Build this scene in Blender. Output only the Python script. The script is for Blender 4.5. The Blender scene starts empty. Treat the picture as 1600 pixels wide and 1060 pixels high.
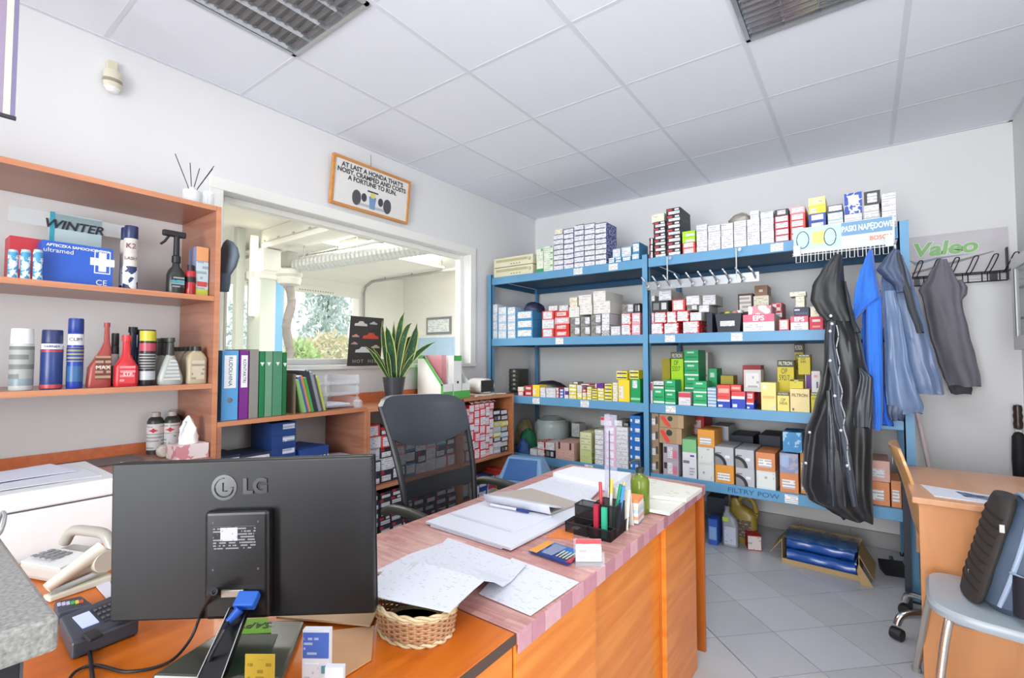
import bpy, math, random
from mathutils import Vector, Matrix, Euler, noise
random.seed(7)
S = bpy.context.scene
COL = S.collection
PI = math.pi
# ------------------------------------------------------------------ camera
CH = 1.32
FPX, YAW, PITCH = 744.96, 0.6365, 0.0382
cam_d = bpy.data.cameras.new('camera')
cam = bpy.data.objects.new('camera', cam_d); COL.objects.link(cam)
cam.location = (0, 0, CH); cam.rotation_euler = (PI/2 + PITCH, 0, YAW)
cam_d.sensor_width = 36; cam_d.lens = 36*FPX/1600; cam_d.clip_start = 0.02
S.camera = cam
# ------------------------------------------------------------------ world, lights, exposure
S.view_settings.view_transform = 'Standard'; S.view_settings.look = 'None'
S.view_settings.gamma = 1; S.view_settings.use_curve_mapping = False
S.view_settings.exposure = 0.2
W = bpy.data.worlds.new('sky'); S.world = W; W.use_nodes = True
bg = W.node_tree.nodes['Background']; bg.inputs[0].default_value = (0.93, 0.97, 1.0, 1); bg.inputs[1].default_value = 1.5
def area(name, loc, rot, sx, sy, power, col=(1, 1, 1), spread=PI):
    d = bpy.data.lights.new(name, 'AREA'); d.shape = 'RECTANGLE'; d.size = sx; d.size_y = sy
    d.energy = power; d.color = col; d.spread = spread
    o = bpy.data.objects.new(name, d); COL.objects.link(o); o.location = loc; o.rotation_euler = rot
    return o
area('daylight_rear_window', (-.35, -1.95, 1.45), (PI/2+.12, 0, .12), 1.9, 1.9, 66, (.96, 0.98, 1.0), 1.9)
area('daylight_side_window', (0.72, 0.8, 1.35), (PI/2, 0, PI/2), 1.1, 1.3, 9, (.97, 0.985, 1.0))
area('workshop_tubes', (-5.4, 4.6, 2.93), (0, 0, 0), 2.6, 2.2, 170, (1.0, 0.98, 0.92))
area('workshop_tubes_near', (-4.6, 1.2, 2.93), (0, 0, 0), 2.2, 2.2, 120, (1.0, 0.98, 0.92))
sun_d = bpy.data.lights.new('sun', 'SUN'); sun_d.energy = 3.0; sun_d.angle = 0.03; sun_d.color = (1, .97, .9)
sun = bpy.data.objects.new('sun', sun_d); COL.objects.link(sun); sun.rotation_euler = (math.radians(40), 0, math.radians(200))

# ------------------------------------------------------------------ measured pixel -> place in the room
F_ = Vector((-math.sin(YAW)*math.cos(PITCH), math.cos(YAW)*math.cos(PITCH), math.sin(PITCH)))
R_ = Vector((math.cos(YAW), math.sin(YAW), 0)); U_ = R_.cross(F_)
def ray(u, v): return F_ + R_*((u-800)/FPX) - U_*((v-530)/FPX)
def PX(u, v, x): d = ray(u, v); return d*(x/d.x) + Vector((0, 0, CH))
def PY(u, v, y): d = ray(u, v); return d*(y/d.y) + Vector((0, 0, CH))
def PZ(u, v, z): d = ray(u, v); return d*((z-CH)/d.z) + Vector((0, 0, CH))

# ------------------------------------------------------------------ materials
MC = {}
def lin(c):
    if isinstance(c, str):
        c = [int(c[i:i+2], 16)/255 for i in (0, 2, 4)]
    return tuple(((x/12.92) if x <= .04045 else ((x+.055)/1.055)**2.4) for x in c)
def newmat(key):
    m = bpy.data.materials.new(key); m.use_nodes = True
    return m, m.node_tree, m.node_tree.nodes['Principled BSDF']
def mat(c, rough=.5, metal=0, var=.06, scale=30, bump=0, coat=0, alpha=1, trans=0, ior=1.45, emit=0, sheen=0):
    """plain surface with a faint procedural variation of tone"""
    key = f'surface_{c}_{rough}_{metal}_{var}_{scale}_{bump}_{coat}_{alpha}_{trans}_{emit}_{sheen}'
    if key in MC: return MC[key]
    m, t, b = newmat(key); L = lin(c)
    tc = t.nodes.new('ShaderNodeTexCoord'); n = t.nodes.new('ShaderNodeTexNoise')
    n.inputs['Scale'].default_value = scale; n.inputs['Detail'].default_value = 3
    t.links.new(tc.outputs['Object'], n.inputs['Vector'])
    r = t.nodes.new('ShaderNodeMix'); r.data_type = 'RGBA'
    r.inputs[6].default_value = tuple(x*(1-var) for x in L)+(1,); r.inputs[7].default_value = tuple(min(1, x*(1+var)) for x in L)+(1,)
    t.links.new(n.outputs['Fac'], r.inputs[0]); t.links.new(r.outputs[2], b.inputs['Base Color'])
    b.inputs['Roughness'].default_value = rough; b.inputs['Metallic'].default_value = metal
    if coat: b.inputs['Coat Weight'].default_value = coat; b.inputs['Coat Roughness'].default_value = .15
    if alpha < 1: b.inputs['Alpha'].default_value = alpha
    if sheen: b.inputs['Sheen Weight'].default_value = sheen
    if trans: b.inputs['Transmission Weight'].default_value = trans; b.inputs['IOR'].default_value = ior
    if emit:
        b.inputs['Emission Color'].default_value = L+(1,); b.inputs['Emission Strength'].default_value = emit
    if bump:
        bp = t.nodes.new('ShaderNodeBump'); bp.inputs['Strength'].default_value = bump; bp.inputs['Distance'].default_value = .004
        t.links.new(n.outputs['Fac'], bp.inputs['Height']); t.links.new(bp.outputs[0], b.inputs['Normal'])
    MC[key] = m; return m
def math_node(t, op, a, b=None):
    n = t.nodes.new('ShaderNodeMath'); n.operation = op
    for i, x in enumerate((a, b)):
        if x is None: continue
        if isinstance(x, (int, float)): n.inputs[i].default_value = x
        else: t.links.new(x, n.inputs[i])
    return n.outputs[0]
def printmat(base, ink='333333', pitch=.013, dens=.5, rough=.55, ax='X', bx='Z', strength=.5):
    """paper with rows of printed marks"""
    key = f'print_{base}_{ink}_{pitch}_{dens}_{ax}{bx}_{strength}'
    if key in MC: return MC[key]
    m, t, b = newmat(key)
    tc = t.nodes.new('ShaderNodeTexCoord'); sp = t.nodes.new('ShaderNodeSeparateXYZ'); t.links.new(tc.outputs['Object'], sp.inputs[0])
    oi = t.nodes.new('ShaderNodeObjectInfo')
    X, Z = sp.outputs[ax], sp.outputs[bx]
    q = math_node(t, 'DIVIDE', Z, pitch)
    fr = math_node(t, 'FRACT', math_node(t, 'ADD', q, oi.outputs['Random'])); fl = math_node(t, 'FLOOR', math_node(t, 'ADD', q, oi.outputs['Random']))
    row = math_node(t, 'GREATER_THAN', fr, .5)
    cb = t.nodes.new('ShaderNodeCombineXYZ')
    t.links.new(math_node(t, 'MULTIPLY', X, .55/pitch), cb.inputs[0]); t.links.new(math_node(t, 'MULTIPLY', fl, 7.3), cb.inputs[1])
    t.links.new(math_node(t, 'MULTIPLY', oi.outputs['Random'], 57), cb.inputs[2])
    n = t.nodes.new('ShaderNodeTexNoise'); n.inputs['Scale'].default_value = 1; n.inputs['Detail'].default_value = 2; t.links.new(cb.outputs[0], n.inputs['Vector'])
    w = math_node(t, 'GREATER_THAN', n.outputs['Fac'], 1-dens)
    f = math_node(t, 'MULTIPLY', math_node(t, 'MULTIPLY', row, w), strength)
    mx = t.nodes.new('ShaderNodeMix'); mx.data_type = 'RGBA'; t.links.new(f, mx.inputs[0])
    mx.inputs[6].default_value = lin(base)+(1,); mx.inputs[7].default_value = lin(ink)+(1,)
    t.links.new(mx.outputs[2], b.inputs['Base Color']); b.inputs['Roughness'].default_value = rough
    MC[key] = m; return m
def wood(base, dark, key, scale=(1.2, 14, 14), rough=.38, coat=.15, axis='X'):
    if key in MC: return MC[key]
    m, t, b = newmat(key)
    tc = t.nodes.new('ShaderNodeTexCoord'); mp = t.nodes.new('ShaderNodeMapping')
    mp.inputs['Scale'].default_value = scale
    t.links.new(tc.outputs['Object'], mp.inputs[0])
    n = t.nodes.new('ShaderNodeTexNoise'); n.inputs['Scale'].default_value = 2.2; n.inputs['Detail'].default_value = 6; n.inputs['Distortion'].default_value = .8
    t.links.new(mp.outputs[0], n.inputs['Vector'])
    cr = t.nodes.new('ShaderNodeValToRGB'); cr.color_ramp.elements[0].position = .35; cr.color_ramp.elements[1].position = .65
    cr.color_ramp.elements[0].color = lin(dark)+(1,); cr.color_ramp.elements[1].color = lin(base)+(1,)
    t.links.new(n.outputs['Fac'], cr.inputs[0]); t.links.new(cr.outputs[0], b.inputs['Base Color'])
    b.inputs['Roughness'].default_value = rough; b.inputs['Coat Weight'].default_value = coat
    MC[key] = m; return m
def pattern(key, base, ink, kind, scale=1, rough=.5, thr=.5, vec='Object', mscale=(1, 1, 1)):
    """two-tone printed or woven pattern: checker, voronoi blots, wave stripes, speckle"""
    if key in MC: return MC[key]
    m, t, b = newmat(key)
    tc = t.nodes.new('ShaderNodeTexCoord'); mp = t.nodes.new('ShaderNodeMapping'); mp.inputs['Scale'].default_value = mscale
    t.links.new(tc.outputs[vec], mp.inputs[0])
    if kind == 'checker': n = t.nodes.new('ShaderNodeTexChecker'); o = n.outputs['Fac']
    elif kind == 'voronoi': n = t.nodes.new('ShaderNodeTexVoronoi'); o = n.outputs['Distance']
    elif kind == 'wave': n = t.nodes.new('ShaderNodeTexWave'); o = n.outputs['Fac']; n.inputs['Distortion'].default_value = 1.0
    else: n = t.nodes.new('ShaderNodeTexNoise'); o = n.outputs['Fac']; n.inputs['Detail'].default_value = 5
    n.inputs['Scale'].default_value = scale; t.links.new(mp.outputs[0], n.inputs['Vector'])
    f = math_node(t, 'GREATER_THAN', o, thr) if kind != 'speckle' else o
    mx = t.nodes.new('ShaderNodeMix'); mx.data_type = 'RGBA'; t.links.new(f, mx.inputs[0])
    mx.inputs[6].default_value = lin(base)+(1,); mx.inputs[7].default_value = lin(ink)+(1,)
    t.links.new(mx.outputs[2], b.inputs['Base Color']); b.inputs['Roughness'].default_value = rough
    MC[key] = m; return m
def thin_clear(key, col, mixf=.25, rough=.05):
    """clear film or thin pane: mostly transparent with a glossy skin"""
    if key in MC: return MC[key]
    m = bpy.data.materials.new(key); m.use_nodes = True; t = m.node_tree; t.nodes.clear()
    o = t.nodes.new('ShaderNodeOutputMaterial'); mx = t.nodes.new('ShaderNodeMixShader'); tr = t.nodes.new('ShaderNodeBsdfTransparent')
    p = t.nodes.new('ShaderNodeBsdfPrincipled'); p.inputs['Base Color'].default_value = lin(col)+(1,); p.inputs['Roughness'].default_value = rough
    mx.inputs[0].default_value = mixf; t.links.new(tr.outputs[0], mx.inputs[1]); t.links.new(p.outputs[0], mx.inputs[2]); t.links.new(mx.outputs[0], o.inputs[0])
    MC[key] = m; return m

WHITEWALL = mat('e4e4e4', .75, var=.015, scale=3)
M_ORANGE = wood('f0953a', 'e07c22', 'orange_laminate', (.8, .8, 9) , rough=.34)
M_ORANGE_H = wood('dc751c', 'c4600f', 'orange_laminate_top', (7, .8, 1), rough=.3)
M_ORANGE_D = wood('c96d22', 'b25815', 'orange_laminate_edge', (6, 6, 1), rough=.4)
M_CHERRY = wood('b27c64', '9e6650', 'cherry_laminate', (1, .7, 12), rough=.35)
M_CHERRY_E = wood('cf8d66', 'c07c56', 'cherry_edge', (1, .7, 12), rough=.4)
M_BEECH = wood('dfa981', 'd39a70', 'beech_laminate', (5, 1, 1), rough=.35)
M_PLY = wood('dcae78', 'cc985e', 'plywood', (4, 4, 1), rough=.35)
M_BLUE = mat('6199c0', .45, var=.08, scale=6)
M_BLUE2 = mat('2c5f86', .5, var=.08, scale=6)
M_BLACK = mat('1b1c20', .45, var=.1)
M_BLACKM = mat('26272b', .6, var=.1, scale=80, bump=.15)
M_DARK = mat('2f3136', .5)
M_CHROME = mat('c8c8c8', .22, 1, var=.02)
M_WHITE = mat('eceeee', .4, var=.015)
M_PAPER = mat('dcdfe9', .7, var=.012, scale=8)
M_PAPERP = printmat('dcdfe9', '7c8494', .008, .4, .7, 'X', 'Y', .28)
M_PLASTW = mat('e6e6e2', .35, var=.02)
M_GLASS = thin_clear('window_glass', 'e8f2f0', .05)
M_ACRYL = thin_clear('acrylic', 'dfe6ee', .17)
M_FILM = thin_clear('plastic_film', 'dde4e6', .42, .18)

# ------------------------------------------------------------------ mesh builder
class MB:
    def __init__(s): s.v = []; s.f = []; s.mi = []
    def add(s, vs, fs, mi=0):
        n = len(s.v); s.v += [tuple(x) for x in vs]; s.f += [tuple(i+n for i in f) for f in fs]; s.mi += [mi]*len(fs); return s
    def box(s, x0, x1, y0, y1, z0, z1, mi=0, M=None):
        vs = [Vector((x, y, z)) for z in (z0, z1) for y in (y0, y1) for x in (x0, x1)]
        if M is not None: vs = [M @ v for v in vs]
        return s.add(vs, [(0, 2, 3, 1), (4, 5, 7, 6), (0, 1, 5, 4), (2, 6, 7, 3), (0, 4, 6, 2), (1, 3, 7, 5)], mi)
    def prism(s, pts, z0, z1, mi=0):
        """pts: polygon (x,y) ccw, extruded z0..z1"""
        n = len(pts); vs = [(p[0], p[1], z0) for p in pts]+[(p[0], p[1], z1) for p in pts]
        return s.add(vs, [tuple(reversed(range(n))), tuple(range(n, 2*n))]+[(i, (i+1) % n, (i+1) % n+n, i+n) for i in range(n)], mi)
    def prismM(s, pts, h, M, mi=0):
        n = len(pts); vs = [M @ Vector((p[0], p[1], 0)) for p in pts]+[M @ Vector((p[0], p[1], h)) for p in pts]
        return s.add(vs, [tuple(reversed(range(n))), tuple(range(n, 2*n))]+[(i, (i+1) % n, (i+1) % n+n, i+n) for i in range(n)], mi)
    def loft(s, rings, closed=True, caps=True, mi=0):
        n = len(rings[0]); b = len(s.v); vs = [v for r in rings for v in r]; fs = []
        for k in range(len(rings)-1):
            for i in range(n if closed else n-1):
                j = (i+1) % n; fs.append((k*n+i, k*n+j, (k+1)*n+j, (k+1)*n+i))
        if caps and closed:
            fs.append(tuple(reversed(range(n)))); fs.append(tuple((len(rings)-1)*n+i for i in range(n)))
        return s.add(vs, fs, mi)
    def lathe(s, prof, n=20, c=(0, 0, 0), sx=1, sy=1, mi=0, M=None):
        rs = [[Vector((c[0]+r*math.cos(2*PI*i/n)*sx, c[1]+r*math.sin(2*PI*i/n)*sy, c[2]+z)) for i in range(n)] for r, z in prof]
        if M is not None: rs = [[M @ p for p in r] for r in rs]
        return s.loft(rs, mi=mi)
    def tube(s, pts, r, n=8, mi=0, closed=False, r1=None):
        pts = [Vector(p) for p in pts]; rings = []; up = Vector((0, 0, 1)); m = len(pts)
        for i, p in enumerate(pts):
            if closed: d = pts[(i+1) % m]-pts[i-1]
            else: d = pts[min(i+1, m-1)]-pts[max(i-1, 0)]
            d.normalize(); a = d.cross(up)
            if a.length < .05: a = d.cross(Vector((1, 0, 0)))
            a.normalize(); b = d.cross(a); rr = r if r1 is None else r+(r1-r)*i/(m-1)
            rings.append([p+(a*math.cos(2*PI*k/n)+b*math.sin(2*PI*k/n))*rr for k in range(n)])
        if closed: rings.append(rings[0])
        return s.loft(rings, caps=not closed, mi=mi)
    def build(s, name, mats, parent=None, smooth=False, bevel=0, seg=2, sub=0, solid=0, M=None):
        me = bpy.data.meshes.new(name); me.from_pydata(s.v, [], s.f)
        if not isinstance(mats, (list, tuple)): mats = [mats]
        for m in mats: me.materials.append(m)
        if len(mats) > 1: me.polygons.foreach_set('material_index', s.mi)
        if smooth: me.polygons.foreach_set('use_smooth', [True]*len(me.polygons))
        me.update()
        o = bpy.data.objects.new(name, me); COL.objects.link(o)
        if parent is not None: o.parent = parent
        if bevel:
            b = o.modifiers.new('bevel', 'BEVEL'); b.width = bevel; b.segments = seg; b.limit_method = 'ANGLE'; b.harden_normals = False
        if sub:
            b = o.modifiers.new('sub', 'SUBSURF'); b.levels = sub; b.render_levels = sub
        if solid:
            b = o.modifiers.new('solid', 'SOLIDIFY'); b.thickness = solid; b.offset = 0
        if smooth:
            o.data.set_sharp_from_angle(angle=math.radians(40))
        if M is not None: o.matrix_local = M
        return o
def tag(o, label, cat, group=None):
    o['label'] = label; o['category'] = cat
    if group: o['group'] = group
    return o
def struct(o): o['kind'] = 'structure'; return o
def empty(name, loc=(0, 0, 0), rz=0, label=None, cat=None, group=None):
    o = bpy.data.objects.new(name, None); COL.objects.link(o); o.location = loc; o.rotation_euler = (0, 0, rz); o.empty_display_size = .05
    if label: tag(o, label, cat, group)
    return o
def copy_tree(o, parent=None):
    c = o.copy(); COL.objects.link(c)
    if parent is not None: c.parent = parent
    for ch in list(o.children): copy_tree(ch, c)
    return c
def box(name, x0, x1, y0, y1, z0, z1, m, parent=None, bevel=0):
    return MB().box(x0, x1, y0, y1, z0, z1).build(name, m, parent, bevel=bevel)
def text(body, size, M, m, parent, ext=.0006, name='lettering', sx=1, bold=0, align='CENTER', shear=0, space=1):
    """lettering as flat mesh; local x right, y up, normal z, placed by matrix M"""
    c = bpy.data.curves.new('t', 'FONT'); c.body = body; c.size = size; c.extrude = ext; c.align_x = align; c.align_y = 'CENTER'; c.shear = shear
    c.offset = bold; c.space_character = space; c.resolution_u = 3; c.space_line = .85
    t = bpy.data.objects.new('t', c); COL.objects.link(t)
    dg = bpy.context.evaluated_depsgraph_get(); me = bpy.data.meshes.new_from_object(t.evaluated_get(dg))
    bpy.data.objects.remove(t); me.materials.clear(); me.materials.append(m)
    if sx != 1: me.transform(Matrix.Diagonal((sx, 1, 1, 1)))
    o = bpy.data.objects.new(name, me); COL.objects.link(o); o.parent = parent; o.matrix_local = M
    return o
def FR(x, y, z, rz=0, tilt=0):
    """frame standing upright with its face towards -Y (rz=0) or +X (rz=90deg): local x right, y up"""
    return Matrix.Translation((x, y, z)) @ Matrix.Rotation(rz, 4, 'Z') @ Matrix.Rotation(PI/2-tilt, 4, 'X')
def flat(x, y, z, rz=0): return Matrix.Translation((x, y, z)) @ Matrix.Rotation(rz, 4, 'Z')
ORD = ['first', 'second', 'third', 'fourth', 'fifth', 'sixth', 'seventh', 'eighth', 'ninth', 'tenth', 'eleventh', 'twelfth', 'thirteenth', 'fourteenth',
       'fifteenth', 'sixteenth', 'seventeenth', 'eighteenth', 'nineteenth', 'twentieth'] + [f'twenty-{x}' for x in ('first', 'second', 'third', 'fourth', 'fifth', 'sixth', 'seventh', 'eighth', 'ninth')] + ['thirtieth'] + [f'thirty-{x}' for x in ('first', 'second', 'third', 'fourth', 'fifth', 'sixth', 'seventh', 'eighth', 'ninth')] + ['fortieth'] + [f'forty-{x}' for x in ('first', 'second', 'third', 'fourth', 'fifth', 'sixth', 'seventh', 'eighth', 'ninth')]

# ------------------------------------------------------------------ THE SETTING
XL, XR, YB, YF, ZC = -2.81, 0.777, 4.22, -2.1, 2.80
WY0, WY1, WZ0, WZ1 = 1.13, 3.16, 1.27, 2.23          # glazed opening in the left wall
b = MB(); t = .14
b.box(XL-t, XL, YF, WY0, 0, ZC); b.box(XL-t, XL, WY1, YB+t, 0, ZC); b.box(XL-t, XL, WY0, WY1, 0, WZ0); b.box(XL-t, XL, WY0, WY1, WZ1, ZC)
wall_left = struct(b.build('wall_left', WHITEWALL))
wall_back = struct(box('wall_back', XL, XR+t, YB, YB+t, 0, ZC, WHITEWALL))
b = MB(); b.box(XR, XR+t, 1.4, YB, 0, ZC); b.box(XR, XR+t, YF, .2, 0, ZC); b.box(XR, XR+t, .2, 1.4, 0, .65); b.box(XR, XR+t, .2, 1.4, 2.05, ZC)
struct(b.build('wall_right', WHITEWALL))
b = MB(); b.box(XL, XR, YF-t, YF, 0, .55); b.box(XL, XR, YF-t, YF, 2.55, ZC); b.box(XL, -2.6, YF-t, YF, .55, 2.55); b.box(.6, XR, YF-t, YF, .55, 2.55)
struct(b.build('wall_front', WHITEWALL))
for nm, seg in (('window_2', [(-2.6, -1.55), (-1.5, -.45), (-.4, .6)]),):
    w = MB(); pn = MB()
    for a, c in seg:
        w.box(a, a+.05, YF-.1, YF-.04, .55, 2.55); w.box(c-.05, c, YF-.1, YF-.04, .55, 2.55); w.box(a, c, YF-.1, YF-.04, .55, .6); w.box(a, c, YF-.1, YF-.04, 2.5, 2.55)
        pn.box(a+.05, c-.05, YF-.075, YF-.07, .6, 2.5)
    o = struct(w.build(nm, M_WHITE)); pn.build('pane', M_GLASS, o)
w = MB(); pn = MB()
for a, c in ((.2, .8), (.8, 1.4)):
    w.box(XR+.04, XR+.1, a, a+.05, .65, 2.05); w.box(XR+.04, XR+.1, c-.05, c, .65, 2.05); w.box(XR+.04, XR+.1, a, c, .65, .7); w.box(XR+.04, XR+.1, a, c, 2.0, 2.05)
    pn.box(XR+.068, XR+.072, a+.05, c-.05, .7, 2.0)
o = struct(w.build('window_3', M_WHITE)); pn.build('pane', M_GLASS, o)

# floor tiles, laid diagonally
TS, A0, OX, OY = .2968, math.radians(-44.75), -.8039*1.0032, 3.4604*1.0032
M_TILE = [mat(c, .28, var=.05, scale=4, coat=.1) for c in ('bcc0c8', 'b7bac1', 'bdbfc2', 'b4b7be')]
floor = struct(box('floor', XL-.0, XR, YF, YB, -.06, -.0045, mat('4a4a4c', .9)))
def clip(poly, x0, x1, y0, y1):
    for ax, lim, sgn in ((0, x0, 1), (0, x1, -1), (1, y0, 1), (1, y1, -1)):
        out = []
        for i in range(len(poly)):
            p, q = poly[i-1], poly[i]; dp = (p[ax]-lim)*sgn; dq = (q[ax]-lim)*sgn
            if (dp >= 0) != (dq >= 0):
                k = dp/(dp-dq); out.append((p[0]+(q[0]-p[0])*k, p[1]+(q[1]-p[1])*k))
            if dq >= 0: out.append(q)
        poly = out
        if not poly: return poly
    return poly
rest = MB(); g = .0022; ca, sa = math.cos(A0), math.sin(A0)
for i in range(-30, 30):
    for j in range(-30, 30):
        q = [(OX+(i+a)*TS*ca-(j+c)*TS*sa, OY+(i+a)*TS*sa+(j+c)*TS*ca) for a, c in ((g/TS, g/TS), (1-g/TS, g/TS), (1-g/TS, 1-g/TS), (g/TS, 1-g/TS))]
        q = clip(q, XL+.002, XR-.002, YF+.002, YB-.002)
        if len(q) < 3: continue
        cx = sum(p[0] for p in q)/len(q); cy = sum(p[1] for p in q)/len(q)
        if cx > -1.0 and cy > 1.3: MB().prism(q, -.0045, 0).build('floor_tile', random.choice(M_TILE), floor)
        else: rest.prism(q, -.0045, 0)
o = rest.build('far_floor_tiles', M_TILE[0], floor); o['kind'] = 'stuff'
M_SK = mat('a9a6a6', .4, var=.05)
bb = struct(box('baseboard_back', XL, XR, YB-.012, YB, 0, .11, mat('8f8c8c', .6)))
x = XL
while x < XR:
    box('skirting_tile', x+.001, min(x+.297, XR), YB-.016, YB-.012, .002, .108, M_SK, bb); x += .3
bb = struct(box('baseboard_right', XR-.012, XR, 1.6, YB-.02, 0, .11, M_SK))

# ceiling: lay-in panels and rails
ceil = struct(box('ceiling', XL, XR, YF, YB, ZC+.012, ZC+.09, mat('9a9a9a', .9)))
M_CP = [mat(c, .85, var=.012, scale=40) for c in ('eff2fa', 'edf0f9', 'f0f3fa')]
M_RAIL = mat('dfe2e9', .6, var=.01)
gx = [XL] + [-2.219+.6*k for k in range(0, 5)] + [XR]
gy = [YF] + [3.611-.6*k for k in range(9, -1, -1)] + [YB]
LAMPS = {(1, 5): 1, (4, 7): 1}
lampcells = []
for i in range(len(gx)-1):
    for j in range(len(gy)-1):
        x0, x1, y0, y1 = gx[i]+.009, gx[i+1]-.009, gy[j]+.009, gy[j+1]-.009
        isl = (abs(gx[i]+2.219) < .01 and abs(gy[j]-.611) < .01) or (abs(gx[i]+.419) < .01 and abs(gy[j]-1.811) < .01)
        if isl: lampcells.append((x0, x1, y0, y1)); continue
        box('ceiling_panel', x0, x1, y0, y1, ZC, ZC+.012, random.choice(M_CP), ceil)
for xx in gx[1:-1]: box('ceiling_rail', xx-.012, xx+.012, YF, YB, ZC-.0015, ZC+.004, M_RAIL, ceil)
for yy in gy[1:-1]:
    for i in range(len(gx)-1): box('cross_rail', gx[i]+.012, gx[i+1]-.012, yy-.009, yy+.009, ZC-.001, ZC+.004, M_RAIL, ceil)
r = MB(); r.box(XL, XL+.02, YF, YB, ZC-.003, ZC+.003); r.box(XR-.02, XR, YF, YB, ZC-.003, ZC+.003); r.box(XL, XR, YB-.02, YB, ZC-.003, ZC+.003); r.build('edge_rail', M_RAIL, ceil)

def louvre_lamp(x0, x1, y0, y1, label):
    area('ceiling_fill', ((x0+x1)/2, (y0+y1)/2, ZC-.012), (0, 0, 0), .5, .5, 2 if x0 < -1 else 10, (.97, .98, 1))  # fill light added below the switched-off fitting to brighten the room
    L = empty('ceiling_light', ((x0+x1)/2, (y0+y1)/2, ZC-.003), 0, label, 'ceiling light', 'louvred ceiling lights')
    w = (x1-x0)/2; d = (y1-y0)/2; mir = mat('d4d6d8', .12, 1, var=.01)
    b = MB()
    for a in ((-w, -w+.018, -d, d), (w-.018, w, -d, d), (-w, w, -d, -d+.018), (-w, w, d-.018, d)): b.box(a[0], a[1], a[2], a[3], -.008, .05)
    b.build('frame', mat('b9bcbf', .3, .8), L)
    box('housing', -w+.018, w-.018, -d+.018, d-.018, .05, .055, mat('9fa3a8', .3, .6), L)
    n = 4; cw = (2*w-.036)/n
    for k in range(n+1):
        xx = -w+.018+k*cw; xx = min(max(xx, -w+.021), w-.021)
        MB().add([(xx-.016, -d+.018, .045), (xx+.016, -d+.018, .045), (xx, -d+.018, -.004), (xx-.016, d-.018, .045), (xx+.016, d-.018, .045), (xx, d-.018, -.004)],
                 [(0, 1, 2), (3, 5, 4), (0, 3, 4, 1), (1, 4, 5, 2), (2, 5, 3, 0)]).build('reflector', mir, L)
    for k in range(1, 14):
        yy = -d+.018+k*(2*d-.036)/14
        MB().add([(-w+.018, yy-.006, .02), (-w+.018, yy+.006, .02), (-w+.018, yy, -.004), (w-.018, yy-.006, .02), (w-.018, yy+.006, .02), (w-.018, yy, -.004)],
                 [(0, 1, 2), (3, 5, 4), (0, 3, 4, 1), (1, 4, 5, 2), (2, 5, 3, 0)]).build('louvre_blade', mir, L)
    for k in range(n):
        xx = -w+.018+(k+.5)*cw
        MB().tube([(xx, -d+.02, .036), (xx, d-.02, .036)], .008, 8).build('tube', mat('f4f4f0', .3, emit=.35), L, smooth=True)
lb = ['square louvred ceiling light at the upper left, above the bookcase', 'square louvred ceiling light at the top edge, right of centre']
for k, c in enumerate(lampcells): louvre_lamp(*c, lb[k])

# glazed window to the workshop
wn = struct(empty('window_1', (XL, (WY0+WY1)/2, WZ0)))
M_FRAME = mat('eeeee8', .4, var=.01)
def wpart(name, *a, m=M_FRAME, bevel=.004): 
    o = box(name, *a, m, None, bevel); o.parent = wn; o.matrix_parent_inverse = Matrix.Translation((-XL, -(WY0+WY1)/2, -WZ0)); return o
e = .07
wpart('casing', XL, XL+.022, WY0-e, WY1+e, WZ1, WZ1+e); wpart('casing', XL, XL+.022, WY1, WY1+e, WZ0, WZ1); wpart('casing', XL, XL+.022, WY0-e, WY0, WZ0, WZ1)
wpart('window_frame', XL-.13, XL-.07, WY0, WY0+.04, WZ0, WZ1); wpart('window_frame', XL-.13, XL-.07, WY1-.04, WY1, WZ0, WZ1)
wpart('window_frame', XL-.13, XL-.07, WY0+.04, WY1-.04, WZ0, WZ0+.04); wpart('window_frame', XL-.13, XL-.07, WY0+.04, WY1-.04, WZ1-.035, WZ1)
wpart('window_sill', XL-.07, XL+.03, WY0-e, WY1+e, WZ0-.03, WZ0)
wpart('pane', XL-.102, XL-.098, WY0+.04, WY1-.04, WZ0+.04, WZ1-.035, m=M_GLASS, bevel=0)

# ---- the workshop behind the glass
M_WS = mat('ecebe4', .8, var=.03, scale=2); M_WSC = mat('e9e7de', .85, var=.03, scale=2)
WX0, WY_0, WY_1, WZ = -8.0, -1.2, 6.86, 3.0
struct(box('workshop_floor', WX0-.2, XL-t, WY_0, WY_1, -.1, -.02, mat('9d9c98', .5, var=.1)))
ws = struct(box('workshop_ceiling', WX0-.2, XL-t, WY_0, WY_1, WZ, WZ+.1, M_WSC))
struct(box('workshop_wall_right', WX0-.2, XL-t, WY_1, WY_1+.15, 0, WZ, M_WS))
struct(box('workshop_wall_left', WX0-.2, XL-t, WY_0-.15, WY_0, 0, WZ, M_WS))
struct(box('workshop_wall_near', XL-t, XL, YB+t, WY_1, 0, WZ, M_WS))
b = MB(); b.box(XL-t-.02, XL-t, WY_0, WY_1, ZC, WZ)
struct(b.build('workshop_wall_upper', M_WS))
# outer wall with two gateways
ya0, ya1 = PX(352, 500, WX0).y, PX(401, 500, WX0).y; yb0, yb1 = PX(444, 500, WX0).y, PX(560, 500, WX0).y
zt = 2.53
b = MB(); X0, X1 = WX0-.2, WX0
b.box(X0, X1, WY_0, ya0, 0, WZ); b.box(X0, X1, ya1, yb0, 0, WZ); b.box(X0, X1, yb1, WY_1, 0, WZ); b.box(X0, X1, ya0, ya1, zt, WZ); b.box(X0, X1, yb0, yb1, zt, WZ)
struct(b.build('workshop_wall_outer', M_WS))
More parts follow.
